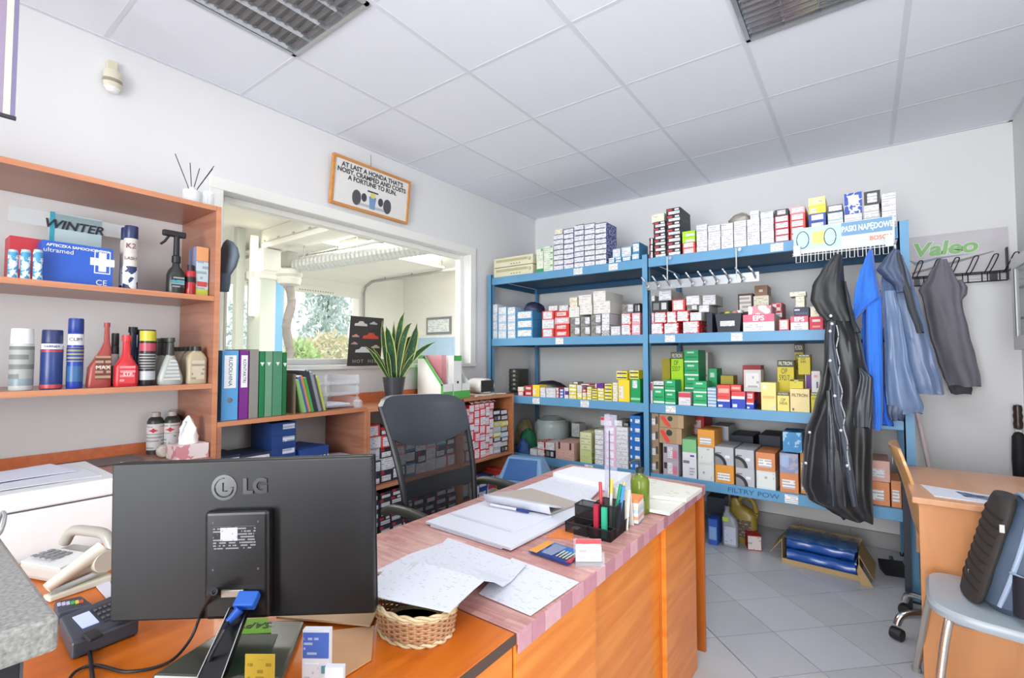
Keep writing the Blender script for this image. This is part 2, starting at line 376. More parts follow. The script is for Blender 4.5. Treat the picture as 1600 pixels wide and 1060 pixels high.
# right wall blue dado of cladding panels
o = struct(box('workshop_dado', WX0+.0, -3.6, WY_1-.012, WY_1, 0.0, 1.75, mat('e9edf0', .6)))
for k in range(9): box('dado_panel', -7.95+k*.48, -7.95+k*.48+.47, WY_1-.02, WY_1-.012, 1.35, 1.72, mat('a9c6e0', .5), o)
# column with blue stripe panel
cy0, cy1 = PX(406, 500, -6.2).y, PX(430, 500, -6.2).y; cy2 = PX(442, 500, -6.2).y
wc = empty('workshop_column', (-6.2, cy0, 0), 0, 'pale grey column with a blue face seen through the window', 'column')
box('shaft', -.35, 0, 0, cy1-cy0, 0, 2.33, mat('c9cfc6', .7), wc); box('blue_face', -.35, 0, cy1-cy0, cy2-cy0, 0, 2.32, mat('6fa8dc', .6), wc)
box('capital', -.37, .02, -.06, cy2-cy0+.05, 2.33, 2.44, M_WS, wc, .02); box('capital_block', -.37, 0, .03, cy2-cy0, 2.44, 2.74, M_WS, wc, .02)
# beam across to the column
wb = empty('ceiling_beam', (-6.3, 2.5, 2.72), 0, 'white boxed ceiling beam running to the column in the workshop', 'beam')
box('beam_body', -.1, 3.3, .55, .85, 0.03, .279, M_WS, wb, .01)
b = MB()
for k in range(9): b.tube([(-.0+k*.36, .545, .12), (.04+k*.36, .545, .12)], .012, 6)
b.tube([(-.1, .54, .1), (3.3, .54, .1)], .006, 6); b.build('conduit', mat('b5b3aa', .5), wb)
# silver flexible duct
p0, p1 = PX(450, 417, -6.0), PX(680, 382, -3.9); n = 70; rings = []
d = (p1-p0); a = d.cross(Vector((0, 0, 1))).normalized(); c = d.cross(a).normalized()
for k in range(n+1):
    q = p0+d*(k/n); rr = .098+(.006 if k % 2 else 0); rings.append([q+(a*math.cos(2*PI*i/16)+c*math.sin(2*PI*i/16))*rr for i in range(16)])
o = MB().loft(rings).build('ventilation_duct', mat('d3d6d6', .3, .7, var=.08)); tag(o, 'silver ribbed ventilation duct under the workshop ceiling', 'duct')
b = MB()
for k in (.12, .5, .85): q = p0+d*k; b.tube([q+Vector((0, 0, .1)), (q.x, q.y, WZ)], .008, 6)
b.build('hanger', mat('9c9c98', .5), o)
# fan housing and exhaust hose beside the column
q = PX(452, 430, -5.9)
hz = empty('exhaust_hose_unit', (q.x, q.y, 2.22), 0, 'grey exhaust extraction hose hanging beside the workshop column', 'exhaust hose')
MB().lathe([(.05, 0), (.13, .03), (.15, .1), (.13, .12), (.16, .15), (.14, .21), (.07, .24)], 20).build('fan_housing', mat('cfcfc6', .5), hz, smooth=True)
box('motor', -.08, .08, -.08, .08, .24, .45, mat('8a8880', .6), hz, .02)
pts = [Vector((.02*math.sin(k*.5), .03*math.sin(k*.8)+(.16*(k/24)**3), -k*.085)) for k in range(0, 25)]
b = MB(); b.tube(pts, .055, 10); b.build('hose', mat('8d8580', .7, bump=.4, scale=12), hz, smooth=True)
# open sectional doors up under the ceiling, one for each gateway
def secdoor(y0, y1, label):
    r0 = empty('overhead_door', (WX0, y0, zt), 0, label, 'door', 'open overhead doors')
    prof = [(0.02, -.06), (.03, .08), (.1, .2), (.3, .28), (.75, .31), (1.25, .31), (1.75, .31), (2.25, .31)]
    for k in range(len(prof)-1):
        (xa, za), (xb, zb) = prof[k], prof[k+1]
        dx, dz = xb-xa, zb-za; L = math.hypot(dx, dz); nx, nz = -dz/L*.04, dx/L*.04
        xa += dx*.01; za += dz*.01
        MB().add([(xa, 0, za), (xb, 0, zb), (xb+nx, 0, zb+nz), (xa+nx, 0, za+nz), (xa, y1-y0, za), (xb, y1-y0, zb), (xb+nx, y1-y0, zb+nz), (xa+nx, y1-y0, za+nz)],
                 [(0, 1, 2, 3), (7, 6, 5, 4), (0, 4, 5, 1), (1, 5, 6, 2), (2, 6, 7, 3), (3, 7, 4, 0)]).build('door_section', M_WSC, r0)
    for yy in (0.02, y1-y0-.02):
        MB().tube([(.06, yy, -1.5), (.06, yy, .05), (.12, yy, .18), (.32, yy, .26), (3.4, yy, .27)], .025, 6).build('guide_rail', mat('9a9890', .5), r0)
    for k in range(4): MB().tube([(.7+k*.75, y1-y0-.02, .27), (.7+k*.75, y1-y0-.02, WZ-zt)], .014, 6).build('rail_hanger', mat('8f8d86', .5), r0)
    b = MB()
    for k in range(14): b.box(.018+.008, .012+.008, .35+k*.05, .37+k*.05, -.02, .0)
    b.build('vent_slots', mat('77756d', .6), r0)
secdoor(ya0-.05, ya1+.05, 'open overhead door over the narrow left gateway'); secdoor(yb0-.1, yb1+.1, 'open overhead door over the wide gateway with daylight behind')
# gate frame, tube light and small details
for k, (yy, nm) in enumerate(((PX(372, 500, -6.5).y, 'gate post between the bookcase and the light tube'), )):
    o = box('gate_post', -6.55, -6.45, yy-.05, yy+.05, 0, WZ, mat('c3c8bd', .6)); tag(o, 'pale green-grey '+nm, 'post')
q0 = PX(397, 500, -6.3)
tl = empty('wall_tube_light', (q0.x, q0.y, 1.9), 0, 'tall glowing tube light upright beside the workshop column', 'light')
MB().tube([(0, 0, 0), (0, 0, .95)], .03, 12).build('tube', mat('fffbe0', .4, emit=5), tl, smooth=True); box('holder', -.06, -.03, -.05, .05, -.05, 1.0, M_WS, tl)
o = empty('ceiling_skylight', (-6.35, 4.0, WZ-.02), 0, 'grey roof panel in the workshop ceiling above the duct', 'ceiling panel'); box('panel', 0, .75, 0, .7, 0, .02, mat('8f9089', .8), o); box('rim', -.03, .78, -.03, .73, .018, .02, M_WSC, o)
q = PX(640, 545, -6.5)
o = empty('tool_cabinet', (-6.4, WY_1-.32, 0), 0, 'white workshop cabinet standing by the far white wall', 'cabinet')
box('body', -.5, .5, -.25, .3, 0, 1.25, mat('dadcdc', .5), o, .01); box('cabinet_door', -.48, -.01, -.27, -.25, .05, 1.2, M_WS, o); box('cabinet_door', .01, .48, -.27, -.25, .05, 1.2, M_WS, o)
o = empty('wall_frame', (-6.9, WY_1-.025, 1.78), 0, 'small dark framed notice on the far workshop wall', 'frame'); box('frame', -.35, .35, 0, .02, 0, .35, mat('77777a', .5), o); box('sheet', -.3, .3, -.004, 0, .05, .3, printmat('dfe6e6', '888888', .04), o)
q = PX(693, 460, -4.6); o = tag(MB().tube([(q.x, WY_1-.1, 2.35), (q.x-1.3, WY_1-.1, 2.35)], .04, 10).build('wall_light_tube', mat('ffffff', .4, emit=3)), 'glowing tube light on the far workshop wall', 'light')
# ---- outdoors
struct(box('yard_ground', -40, -8.2, -15, 30, -.15, -.05, mat('c9c5b8', .9, var=.1)))
yw = struct(box('yard_wall', -15.2, -15.0, -10, 25, -.05, .95, mat('dcd4c8', .9, var=.1)))
for k in range(8): tag(box('fence_post', -14.99, -14.7, 4.8+k*.9, 5.0+k*.9, -.05, 1.35, mat('e4dfd4', .9)), f'pale masonry fence post in the yard, {ORD[k]} from the left', 'post', 'yard fence posts')
for k in range(8): tag(MB().box(-14.87, -14.83, 5.01+k*.9, 5.69+k*.9, 1.0, 1.04).box(-14.87, -14.83, 5.0+k*.9, 5.7+k*.9, 1.24, 1.28).build('fence_rail', mat('c9c4b8', .8)), f'pale rail between yard fence posts, {ORD[k]} bay from the left', 'fence', 'yard fence rails')
def foliage(n, fn, size, mats, name, parent):
    b = MB()
    for k in range(n):
        p = fn(); s = size*random.uniform(.6, 1.3); e = Euler((random.uniform(0, 6), random.uniform(0, 6), random.uniform(0, 6))).to_matrix()
        b.add([p+e @ Vector(v)*s for v in ((-1, -.3, 0), (0, -.45, .1), (1, 0, 0), (0, .45, .1))], [(0, 1, 2, 3)], random.randrange(len(mats)))
    return b.build(name, mats, parent)
def conifer(x, y, h, r, mats, label, n=1500):
    o = empty('conifer', (x, y, -.05), 0, label, 'tree'); MB().tube([(0, 0, 0), (0, 0, h*.95)], .12, 8, r1=.03).build('trunk', mat('6a5a4a', .9), o)
    def fn():
        k = random.random()**1.4; a = random.uniform(0, 2*PI); L = random.random()**.5*r*(1-k)*(.8+.35*math.sin(a*5+k*30)); return Vector((math.cos(a)*L, math.sin(a)*L, h*(.12+.88*k)-.25*L))
    foliage(n, fn, .13, mats, 'foliage', o)
def bush(x, y, h, r, mats, label, n=600):
    o = empty('shrub', (x, y, -.05), 0, label, 'shrub'); MB().tube([(0, 0, 0), (.05, 0, h*.6)], .05, 6).build('stem', mat('6a5a4a', .9), o)
    def fn():
        v = Vector((random.gauss(0, 1), random.gauss(0, 1), random.gauss(0, 1))).normalized()*random.random()**.3; return Vector((v.x*r, v.y*r, h*.55+v.z*h*.45))
    foliage(n, fn, .11, mats, 'foliage', o)
g1 = [mat('b4c9c2', .9), mat('cddcd6', .9), mat('a3b8b2', .9)]; g2 = [mat('c3d894', .9), mat('a8c48a', .9)]; g3 = [mat('dcd0b0', .9), mat('e4dabc', .9), mat('c4caa6', .9)]
q = PX(513, 500, -19); conifer(q.x+.0, q.y, 7.6, 2.1, g1, 'tall blue-green conifer outside the wide workshop gateway', 3800)
q = PX(466, 545, -12.2); bush(q.x, q.y, 1.9, .62, g2, 'bright green shrub at the left of the wide gateway', 900)
q = PX(515, 545, -13.6); bush(q.x, q.y, 2.2, 1.0, g3, 'yellowing shrub in front of the tall conifer', 1200)
q = PX(365, 520, -17.5); bush(q.x, q.y, 3.4, 1.2, g1, 'grey-green bush outside the narrow left gateway', 900)
# ------------------------------------------------------------------ BLUE STEEL RACK
RY0, RY1 = 3.38, 4.17; RX = (-2.775, -1.305, .165); PW = .045
SH = [2.045, 1.487, .985, .487]                       # shelf tops
rack = empty('shelf_rack', (RX[1], RY0, 0), 0, 'long blue steel shelf rack with two bays along the back wall', 'shelf rack')
def rpart(name, x0, x1, y0, y1, z0, z1, m, bevel=.003): return box(name, x0-RX[1], x1-RX[1], y0-RY0, y1-RY0, z0, z1, m, rack, bevel)
for x in RX:
    for y in (RY0, RY1-.05):
        b = MB(); x0 = x-RX[1]; y0 = y-RY0
        s1 = 1 if y == RY0 else -1; ya = y0 if s1 == 1 else y0+.045
        b.box(x0, x0+PW, ya, ya+.045*s1*.1+.0 if s1 == 1 else ya+.005, .0, 2.075) if False else b.box(x0, x0+PW, min(ya, ya+.006*s1), max(ya, ya+.006*s1), 0, 2.075)
        b.box(x0 if x > -1 else x0+PW-.006, (x0 if x > -1 else x0+PW-.006)+.006, min(ya, ya+.045*s1), max(ya, ya+.045*s1), 0, 2.075)
        b.build('upright', M_BLUE, rack)
        rpart('foot', x-.006, x+PW+.006, y-.004, y+.052, 0, .012, M_BLACK)
M_BRD = mat('6d5a50', .8, var=.1)
for k, z in enumerate(SH):
    for a in (0, 1):
        x0, x1 = RX[a]+PW, RX[a+1]
        rpart('beam', x0, x1, RY0+.002, RY0+.03, z-.066, z, M_BLUE); rpart('beam', x0, x1, RY1-.035, RY1-.005, z-.066, z, M_BLUE2)
        rpart('cross_beam', RX[a]+.008, RX[a]+.03, RY0+.05, RY1-.055, z-.066, z-.02, M_BLUE2)
        rpart('shelf_board', x0+.001, x1-.001, RY0+.031, RY1-.036, z-.018, z-.002, M_BRD if k else M_BLUE2, 0)
    rpart('cross_beam', RX[2]+.008, RX[2]+.03, RY0+.05, RY1-.055, z-.066, z-.02, M_BLUE2)
M_TAG = printmat('f1f1f1', '444444', .012, .55)
for (u0, u1, v, k) in ((896, 910, 432, 0), (951, 965, 425, 0), (1204, 1224, 395, 0), (868, 880, 531.5, 1), (1039, 1054.5, 526, 1), (1142, 1160, 522, 1),
                       (832, 843, 626, 2), (907, 920, 630.5, 2), (1040, 1055.5, 637, 2), (913, 926, 728.5, 3), (1226, 1247, 775, 3)):
    a, c = PY(u0, v, RY0).x, PY(u1, v, RY0).x; z = SH[k]-.033
    rpart('price_tag', a, c, RY0+.0005, RY0+.002, z-.026, z+.024, M_TAG, 0)
text('FILTRY', .042, FR(PY(1157, 762, RY0).x-RX[1], .001, SH[3]-.034), mat('2a5f90', .5), rack, bold=.0003, sx=1.25); text('POW', .042, FR(PY(1200, 762, RY0).x-RX[1], .001, SH[3]-.034), mat('2a5f90', .5), rack, bold=.0003, sx=1.25)

# ------------------------------------------------------------------ CARTONS
PW_ = printmat('dedee2', '4a4a50', .012, .42); PWL = printmat('e0e0e4', '8a8a90', .014, .5); PCR = printmat('ebe4cc', '6a5a48', .012, .45)
PBK = printmat('efefef', '3a3a3a', .018, .6); NAVY = pattern('navy_printed_card', '3c4384', 'b9bddb', 'noise', 70, thr=.55)
C = lambda c, r=.5: mat(c, r, var=.04)
T = lambda s, cx, cz, h, c, **k: ('text', s, cx, cz, h, c, k)
# style: body material, front plates (x0,x1,z0,z1 fractions, material), lettering, words for the label
ST = {
 'white': (C('d0d0d4'), [(.04, .96, .08, .92, PW_)], 'white printed carton'),
 'whitel': (C('d2d2d6'), [(.04, .96, .06, .94, PWL)], 'white carton, small print'),
 'navyw': (NAVY, [(.0, 1, .03, .86, PWL), (.1, .9, .88, .97, C('3a3f5e'))], 'white carton with navy top line'),
 'greenish': (C('d8e4cf'), [(.05, .95, .1, .9, printmat('dfe8d6', '7a8a70', .016, .5)), (.7, .95, .8, .98, C('3f9d5a'))], 'pale green carton'),
 'greenbase': (C('e2e6d2'), [(0, 1, 0, .3, C('2f9a5b')), (.1, .9, .35, .9, printmat('e6e8d8', '8a9a80', .02, .4))], 'cream carton with green base'),
 'ltblue': (C('a9cbe0'), [(.06, .94, .15, .9, PWL)], 'light blue carton, white label'),
 'bluew': (C('3d88b8'), [(.08, .92, .2, .9, PWL)], 'blue carton with white label'),
 'blkred': (C('26262a'), [(.14, .95, .08, .5, PWL), (.06, .4, .62, .9, C('c43a44')), (.6, .9, .62, .88, C('e6e6e6'))], 'black carton, red logo, white label'),
 'blkredv': (C('2b2b2f'), [(.45, .95, .08, .92, PWL), (.06, .38, .1, .5, C('c43a44'))], 'upright black carton, white label'),
 'lime': (C('a4dd1e'), [(.25, .95, .08, .5, PWL)], 'lime green carton'),
 'redw': (C('d8463f'), [(.1, .86, .1, .9, PWL)], 'red carton with white label'),
 'crimson': (C('c23a50'), [(.08, .94, .15, .92, PW_)], 'crimson carton with printed label'),
 'blklab': (C('35353a'), [(.2, .8, .15, .85, PBK)], 'black carton with white label'),
 'pinkw': (C('e7a3ac'), [(.12, .9, .2, .85, PWL)], 'pink carton with white label'),
 'yellow': (C('f2d23a'), [(.1, .45, .15, .7, PWL)], 'bright yellow carton'),
 'paleyel': (C('efe29a'), [(.2, .8, .3, .8, printmat('efe6b4', '6a6a5a', .02, .5))], 'pale yellow carton'),
 'blue': (C('2c4da8'), [(.15, .85, .2, .85, PW_)], 'deep blue carton with white label'),
 'bluebig': (pattern('blue_dotted_card', '2a49b0', 'dfe4f4', 'voronoi', 60, thr=.62), [(.22, .82, .42, .88, printmat('e2e8ea', '8a8a60', .02, .5)), (.45, .75, .1, .3, C('e6e6ea'))], 'big blue dotted carton, white label'),
 'navyblk': (C('2e3950'), [(.06, .94, .2, .9, PWL)], 'dark carton with white label'),
 'grey': (C('b9b7b2'), [(.06, .94, .08, .92, PWL)], 'grey printed carton'),
 'greyd': (pattern('grey_camouflage_card', '8b8a86', '6f6e6a', 'noise', 40), [(.5, .95, .25, .92, PWL)], 'grey patterned carton, white label'),
 'check': (pattern('black_white_chequered_card', 'f0f0f0', '1e1e1e', 'checker', 90), [(0, 1, .5, 1, PWL)], 'white carton with chequered base'),
 'big': (C('dedbd4'), [(.05, .95, .1, .92, printmat('e3e1dc', 'b9a9a0', .02, .5, strength=.5))], 'large off-white carton'),
 'red': (C('cf2f2c'), [(.15, .8, .25, .8, printmat('e8c9c4', 'a02020', .02, .5))], 'red carton with pale label'),
 'redx': (pattern('red_white_blotched_card', 'd92b2a', 'f0d0cc', 'noise', 55, thr=.57), [(0, .9, .05, .95, PWL)], 'white label carton with red sides'),
 'dkred': (C('51262a'), [(.1, .9, .55, .95, printmat('e4e0da', '222222', .03, .6)), (0, 1, .2, .45, C('8e2430'))], 'white and dark red carton'),
 'black': (C('2a2a2e'), [(.1, .45, .2, .8, C('77777c')), (.6, .9, .2, .8, C('c9c9c9'))], 'black carton with grey marks'),
 'brown': (C('8d6a4b'), [(.35, .65, .35, .6, C('d8cdb8'))], 'plain brown carton'),
 'brownw': (C('9b8468'), [(.0, .5, .2, .65, PWL), (.55, .9, .3, .8, C('4c463c'))], 'brown carton with white sticker'),
 'eps': (C('e6d9d6'), [(0, 1, .55, 1, C('d9607c')), (.0, .65, .05, .45, PWL)], 'white and pink carton lettered EPS', T('EPS', .5, .76, .34, 'f3eff0', bold=.0015)),
 'epsw': (pattern('pink_flecked_card', 'ece3e2', 'd08a94', 'voronoi', 26, thr=.55), [], 'white carton with pink flecks'),
 'feb': (C('b5303a'), [(.1, .9, .4, .95, pattern('red_white_lattice_card', 'c82a34', 'f0dedc', 'checker', 42)), (0, 1, 0, .32, PBK)], 'red carton with lattice emblem'),
 'cream': (C('ddd8c4'), [(.05, .95, .1, .9, PCR)], 'cream printed carton'),
 'navy': (C('2b2c45'), [(.05, .4, .6, .8, C('c9c9d6')), (.1, .9, .15, .4, C('50516a'))], 'dark navy carton'),
 'redpl': (C('cf2436'), [(.2, .8, .6, .8, C('ecd0d2')), (.2, .8, .15, .3, C('e58a90'))], 'bright red carton'),
 'yelw': (C('e3cf3f'), [(.05, .95, .25, .85, printmat('efeeda', '5a5a20', .012, .5))], 'yellow carton, white printed end'),
 'yelbl': (C('e8dc3e'), [(.05, .95, .3, .6, C('2e2e60')), (.1, .5, .65, .95, PWL)], 'yellow carton with dark stripe'),
 'filred': (C('b8353a'), [(.15, .85, .3, .75, C('e8c8c8'))], 'small red carton, pale mark'),
 'green': (C('1fa666'), [(0, 1, .06, .18, C('dfeee4')), (.2, .7, .75, .88, C('bfe6cf')), (.1, .9, .42, .5, C('13774a'))], 'green carton with white lines'),
 'greenp': (C('129b52'), [(.2, .7, .62, .95, PWL), (0, 1, .1, .2, C('8fd6a8'))], 'tall green carton, white label'),
 'ltbls': (C('8fb9d8'), [(0, 1, .3, .55, C('e4ecf2')), (.1, .6, .1, .25, C('d98a6a'))], 'small pale blue carton'),
 'blured': (C('2140b4'), [(0, 1, .72, 1, C('dd4a45')), (.0, .95, .55, .72, C('e9e9f2')), (.08, .4, .06, .25, C('dfe2f0'))], 'blue carton with red top'),
 'redor': (C('e0524a'), [(.1, .9, .3, .7, C('f0b0a0'))], 'orange-red carton'),
 'greypic': (C('c4bfba'), [(.12, .88, .2, .85, printmat('dad6d2', '303030', .03, .42))], 'grey carton with engine picture'),
 'viceron': (C('e6d096'), [(.1, .2, .05, .15, C('555544'))], 'cream filter carton', T('FILTRON', .5, .72, .15, '6a4a20', bold=.0006)),
 'cryel': (C('eadb8c'), [(.1, .4, .75, .92, C('e2dcc0')), (.1, .9, .42, .52, C('e5b86a')), (.7, .92, .05, .18, C('d8cfc0'))], 'pale yellow tall carton'),
 'purple': (C('6a2a86'), [(.0, .12, 0, 1, C('e3dfe4'))], 'purple carton'),
 'whred': (C('c9c7c6'), [(.05, .7, .65, .9, printmat('d6c4c2', 'c04040', .03, .6)), (.55, .75, .2, .5, C('4a4a80'))], 'grey-white carton with red print'),
 'dk': (C('3a332f'), [(.1, .9, .3, .9, C('8d8f84'))], 'dark carton with grey face'),
 'dkgreen': (C('214a35'), [(.05, .95, .4, .95, C('a5a89b')), (.05, .95, .05, .35, C('1e7a3e'))], 'dark green and grey carton'),
 'olive': (C('a79a22'), [(0, .35, .1, .4, C('6a5a30'))], 'olive yellow carton'),
 'brpat': (pattern('brown_printed_card', '5e4a34', '8d7a55', 'noise', 50), [(.35, .65, .7, .9, C('d0ccc0'))], 'brown patterned carton'),
 'pinkbr': (C('cfa79b'), [(.15, .25, .6, 1, C('3a2d2d')), (.75, .85, .6, 1, C('3a2d2d')), (.05, .95, .1, .5, printmat('d8b0a4', 'c07a6a', .02, .5))], 'pinkish carton with black straps'),
 'grstr': (pattern('pale_green_striped_card', 'd9dfae', 'a9bb5c', 'wave', 9, mscale=(3, 1, 3)), [], 'green striped carton'),
 'grst2': (C('c7cc92'), [(.08, .92, .1, .9, printmat('d2d6ae', '7a8a50', .02, .5))], 'pale green printed carton'),
 'filblue': (C('1f6bb8'), [(.5, .95, .2, .62, PWL), (.04, .2, .3, .6, C('dfe6f0'))], 'blue carton, white end label'),
 'redicon': (C('a9906e'), [(.78, 1, 0, 1, C('b89a76'))], 'brown carton with red and black print'),
 'clear': (C('b3a9b4'), [(.3, .62, .1, .8, PWL), (.62, .9, .1, .6, C('d67a94')), (.05, .25, .4, .8, C('3a3a40'))], 'glossy grey pack with pink print'),
 'mint': (C('86c48a'), [(0, 1, 0, .32, C('e6e6ea')), (.55, .85, .1, .2, C('5b4a9c'))], 'mint green and white carton'),
 'whpic': (C('e2e2e8'), [(.05, .5, .75, .9, C('7a7a86')), (.5, .85, .15, .55, printmat('dcdce4', '55555c', .02, .6))], 'white carton with disc picture'),
 'orange': (C('e39a3f'), [(.12, .8, .15, .55, PBK)], 'orange carton with white label'),
 'orange2': (C('d98a58'), [(.12, .82, .2, .65, PBK)], 'brownish orange carton, white label'),
 'silver': (C('b9bcc2'), [(.05, .35, .62, .68, C('6a6a74')), (.55, .8, .4, .55, C('e6e6ec'))], 'silver carton with dark disc picture'),
 'whpl': (C('d5dad6'), [(.08, .92, .1, .9, printmat('dde1de', '4a4a50', .03, .35))], 'plain white filter carton'),
 'bluepl': (pattern('blue_crumpled_card', '3a87bd', '9cc4dc', 'noise', 18, thr=.55), [], 'open carton of blue film'),
 'blgr': (pattern('blue_grey_print_card', '8d93b5', 'a8a8b8', 'noise', 22), [(.1, .5, .3, .9, C('9fb4d8'))], 'blue-grey carton'),
 'dkbl': (C('1d2236'), [], 'black-blue carton'),
 'drawer': (C('4b4d48'), [], 'dark carton'),
 'pinkor': (C('d9a79a'), [(.0, .8, .2, .6, PWL)], 'salmon carton with white label'),
 'blukt': (C('2f5fb8'), [(.1, .9, .3, .6, C('b8cdea'))], 'blue carton, pale band'),
 'mix1': (C('ddd5d6'), [(0, 1, .6, .95, C('d04a58')), (.1, .9, .1, .5, PWL)], 'white and red carton'),
 'dkbox': (C('30303a'), [(.15, .9, .1, .55, PWL), (.08, .35, .65, .95, C('c8303a'))], 'dark carton, red mark, white label'),
 'whgn': (C('dfe3df'), [(0, 1, .3, .5, C('1f5a44')), (.1, .9, .55, .9, PWL)], 'white carton with dark green band'),
}
def filt(code, body='d9c51f', cap='3c3a2e'):
    return (C(body), [(0, 1, .86, 1, C(cap))], f'yellow filter carton marked {code}', T('FILTRON', .5, .93, .085, 'efeed8', bold=.0005), T(code, .42, .7, .13, '2c2c20'))
ST['op592'] = filt('OP\n592/7'); ST['op545'] = (C('e6d56c'), [(0, 1, .82, 1, C('4a483a'))], 'pale yellow filter carton OP 545/6', T('FILTRON', .5, .91, .1, 'efeed8'), T('OP\n545/6', .5, .5, .17, '2c2c20'))
ST['op650'] = filt('OP\n650', 'b8a81c'); ST['op640'] = filt('OP\n640'); ST['opx'] = filt('OP', 'd2c22a')
ST['limef'] = (C('a8dc16'), [(0, 1, .86, 1, C('5c5a50'))], 'tall lime green filter carton', T('FILTRON', .5, .92, .09, 'f0f0e6'), T('OP\n532/7', .42, .72, .11, '3c4a18'))
PLACED = []
def put_carton(style, x, y, z, w, d, h, rz=0, label=None, group=None, jit=True):
    """x,y: centre of the front bottom edge; rz=0 faces -Y, rz=90deg faces +X"""
    st = ST[style]; a = rz+(random.uniform(-.02, .02) if jit else 0)
    o = MB().box(-w/2, w/2, 0, d, 0, h).build('carton', st[0]); o.location = (x, y, z); o.rotation_euler = (0, 0, a)
    for k9, (x0, x1, z0, z1, m) in enumerate(st[1]):
        MB().box(-w/2+x0*w, -w/2+x1*w, -.0005-.0002*k9, 0, z0*h, z1*h).build('printed_label' if m.name.startswith('print') else 'printed_band', m, o)
    for tx in st[3:]:
        _, s, cx, cz, th, c, k = tx; s2 = s.split('\n')
        text(s, th*h*1.25, FR(-w/2+cx*w, -.0014, cz*h), C(c), o, ext=.0003, sx=min(1.0, .9*w/(.62*len(max(s2, key=len))*th*h*1.25)), **k)
    tag(o, label, 'carton', group); return o
def stack(u0, u1, vtop, n, styles, yf, dep, where, shelf=None, vbase=None, skew=0):
    """a pile of n cartons on the blue rack; edges measured on its front face"""
    if isinstance(styles, str): styles = [styles]
    um = (u0+u1)/2; ztop = PY(um, vtop, yf).z
    if shelf: ztop = min(ztop, SH[shelf-1]-.070)
    vb = vbase if vbase else vtop+20
    x0, x1 = PY(u0, (vtop+vb)/2, yf).x, PY(u1, (vtop+vb)/2, yf).x
    z0 = SH[shelf] if vbase is None else PY(um, vbase, yf).z
    y0, y1 = yf, min(yf+dep, RY1-.06); bay = (RX[0]+PW, RX[1]) if um < 1008 else (RX[1]+PW, RX[2])
    x0 = max(x0, bay[0]+.004); x1 = min(x1, bay[1]-.004)
    if vbase is not None:
        sup = [p[5] for p in PLACED if p[0] < x1-.01 and p[1] > x0+.01 and p[2] < y1-.01 and p[3] > y0+.01 and p[5] <= z0+.035 and p[5] > z0-.09]
        z0 = max(sup) if sup else (SH[shelf] if shelf is not None and abs(z0-SH[shelf]) < .08 else z0)
        z0 += .0008
    for p in PLACED:                                   # keep clear of what already stands there
        if p[4] < ztop-.004 and p[5] > z0+.004 and p[2] < y1 and p[3] > y0 and p[0] < x1 and p[1] > x0:
            if p[0] <= x0 and p[1]-x0 < .55*(x1-x0): x0 = p[1]+.001
            elif p[1] >= x1 and x1-p[0] < .55*(x1-x0): x1 = p[0]-.001
            else:
                sh = p[3]+.003-y0; y0 += sh; y1 = min(y1+sh, RY1-.055)
    if y1-y0 < .03 or x1-x0 < .01 or ztop-z0 < .01: print('SKIP stack', where, u0, vtop, round(y1-y0, 3), round(x1-x0, 3), round(ztop-z0, 3)); return
    PLACED.append((x0, x1, y0, y1, z0, ztop)); h = (ztop-z0)/n; w = x1-x0
    for k in range(n):
        st = styles[k % len(styles)] if len(styles) < n else styles[k]
        lab = f'{ST[st][2]}, {ORD[k]} up in {where}' if n > 1 else f'{ST[st][2]}, {where}'
        j = random.uniform(-.003, .003)
        put_carton(st, (x0+x1)/2+j*.3, y0+abs(j), z0+k*h+.0004, w-.0015, (y1-y0)-.006, h-.0012, 0, lab, 'cartons on the blue rack', jit=False).rotation_euler[2] = random.uniform(-.006, .006)
cnt = {}
def S_(area_, *a, **k):
    cnt[area_] = cnt.get(area_, 0)+1
    stack(*a, where=f'{"pile" if a[3] > 1 else "item"} {area_[0]} {ORD[cnt[area_]-1]} {area_[1]}' if False else f'{ORD[cnt[area_]-1]} pile, {area_}', **k)
A1 = 'left top shelf'; Y0 = 3.395
for a in ((838, 848.5, 389, 2, ['greenbase', 'greenish'], Y0, .16), (849.5, 864, 385, 4, 'greenish', Y0, .16), (865, 880, 366, 7, 'navyw', Y0, .2), (881, 896, 357, 8, 'navyw', Y0, .2),
          (897, 912, 351, 8, 'navyw', Y0, .2), (913, 929, 349, 8, 'navyw', Y0, .2), (930, 947, 348, 8, 'navyw', Y0, .2), (951, 960, 403, 3, 'ltblue', Y0, .12),
          (961, 971, 402, 2, 'bluew', Y0, .14), (972, 986, 401, 1, 'bluew', Y0, .2), (987, 999, 396, 1, 'bluew', Y0, .2)):
    S_(A1, *a, shelf=0)
for a in ((867, 879, 358, 1, 'cream', Y0+.03, .12), ):
    S_(A1, *a, shelf=0, vbase=366)
for a in ((957, 969, 389, 1, 'ltblue', Y0+.02, .15), (971, 986, 386, 1, 'ltblue', Y0+.02, .18), (988, 999, 379, 1, 'bluew', Y0+.02, .18)):
    S_(A1, *a, shelf=0, vbase=402)
A2 = 'right top shelf'
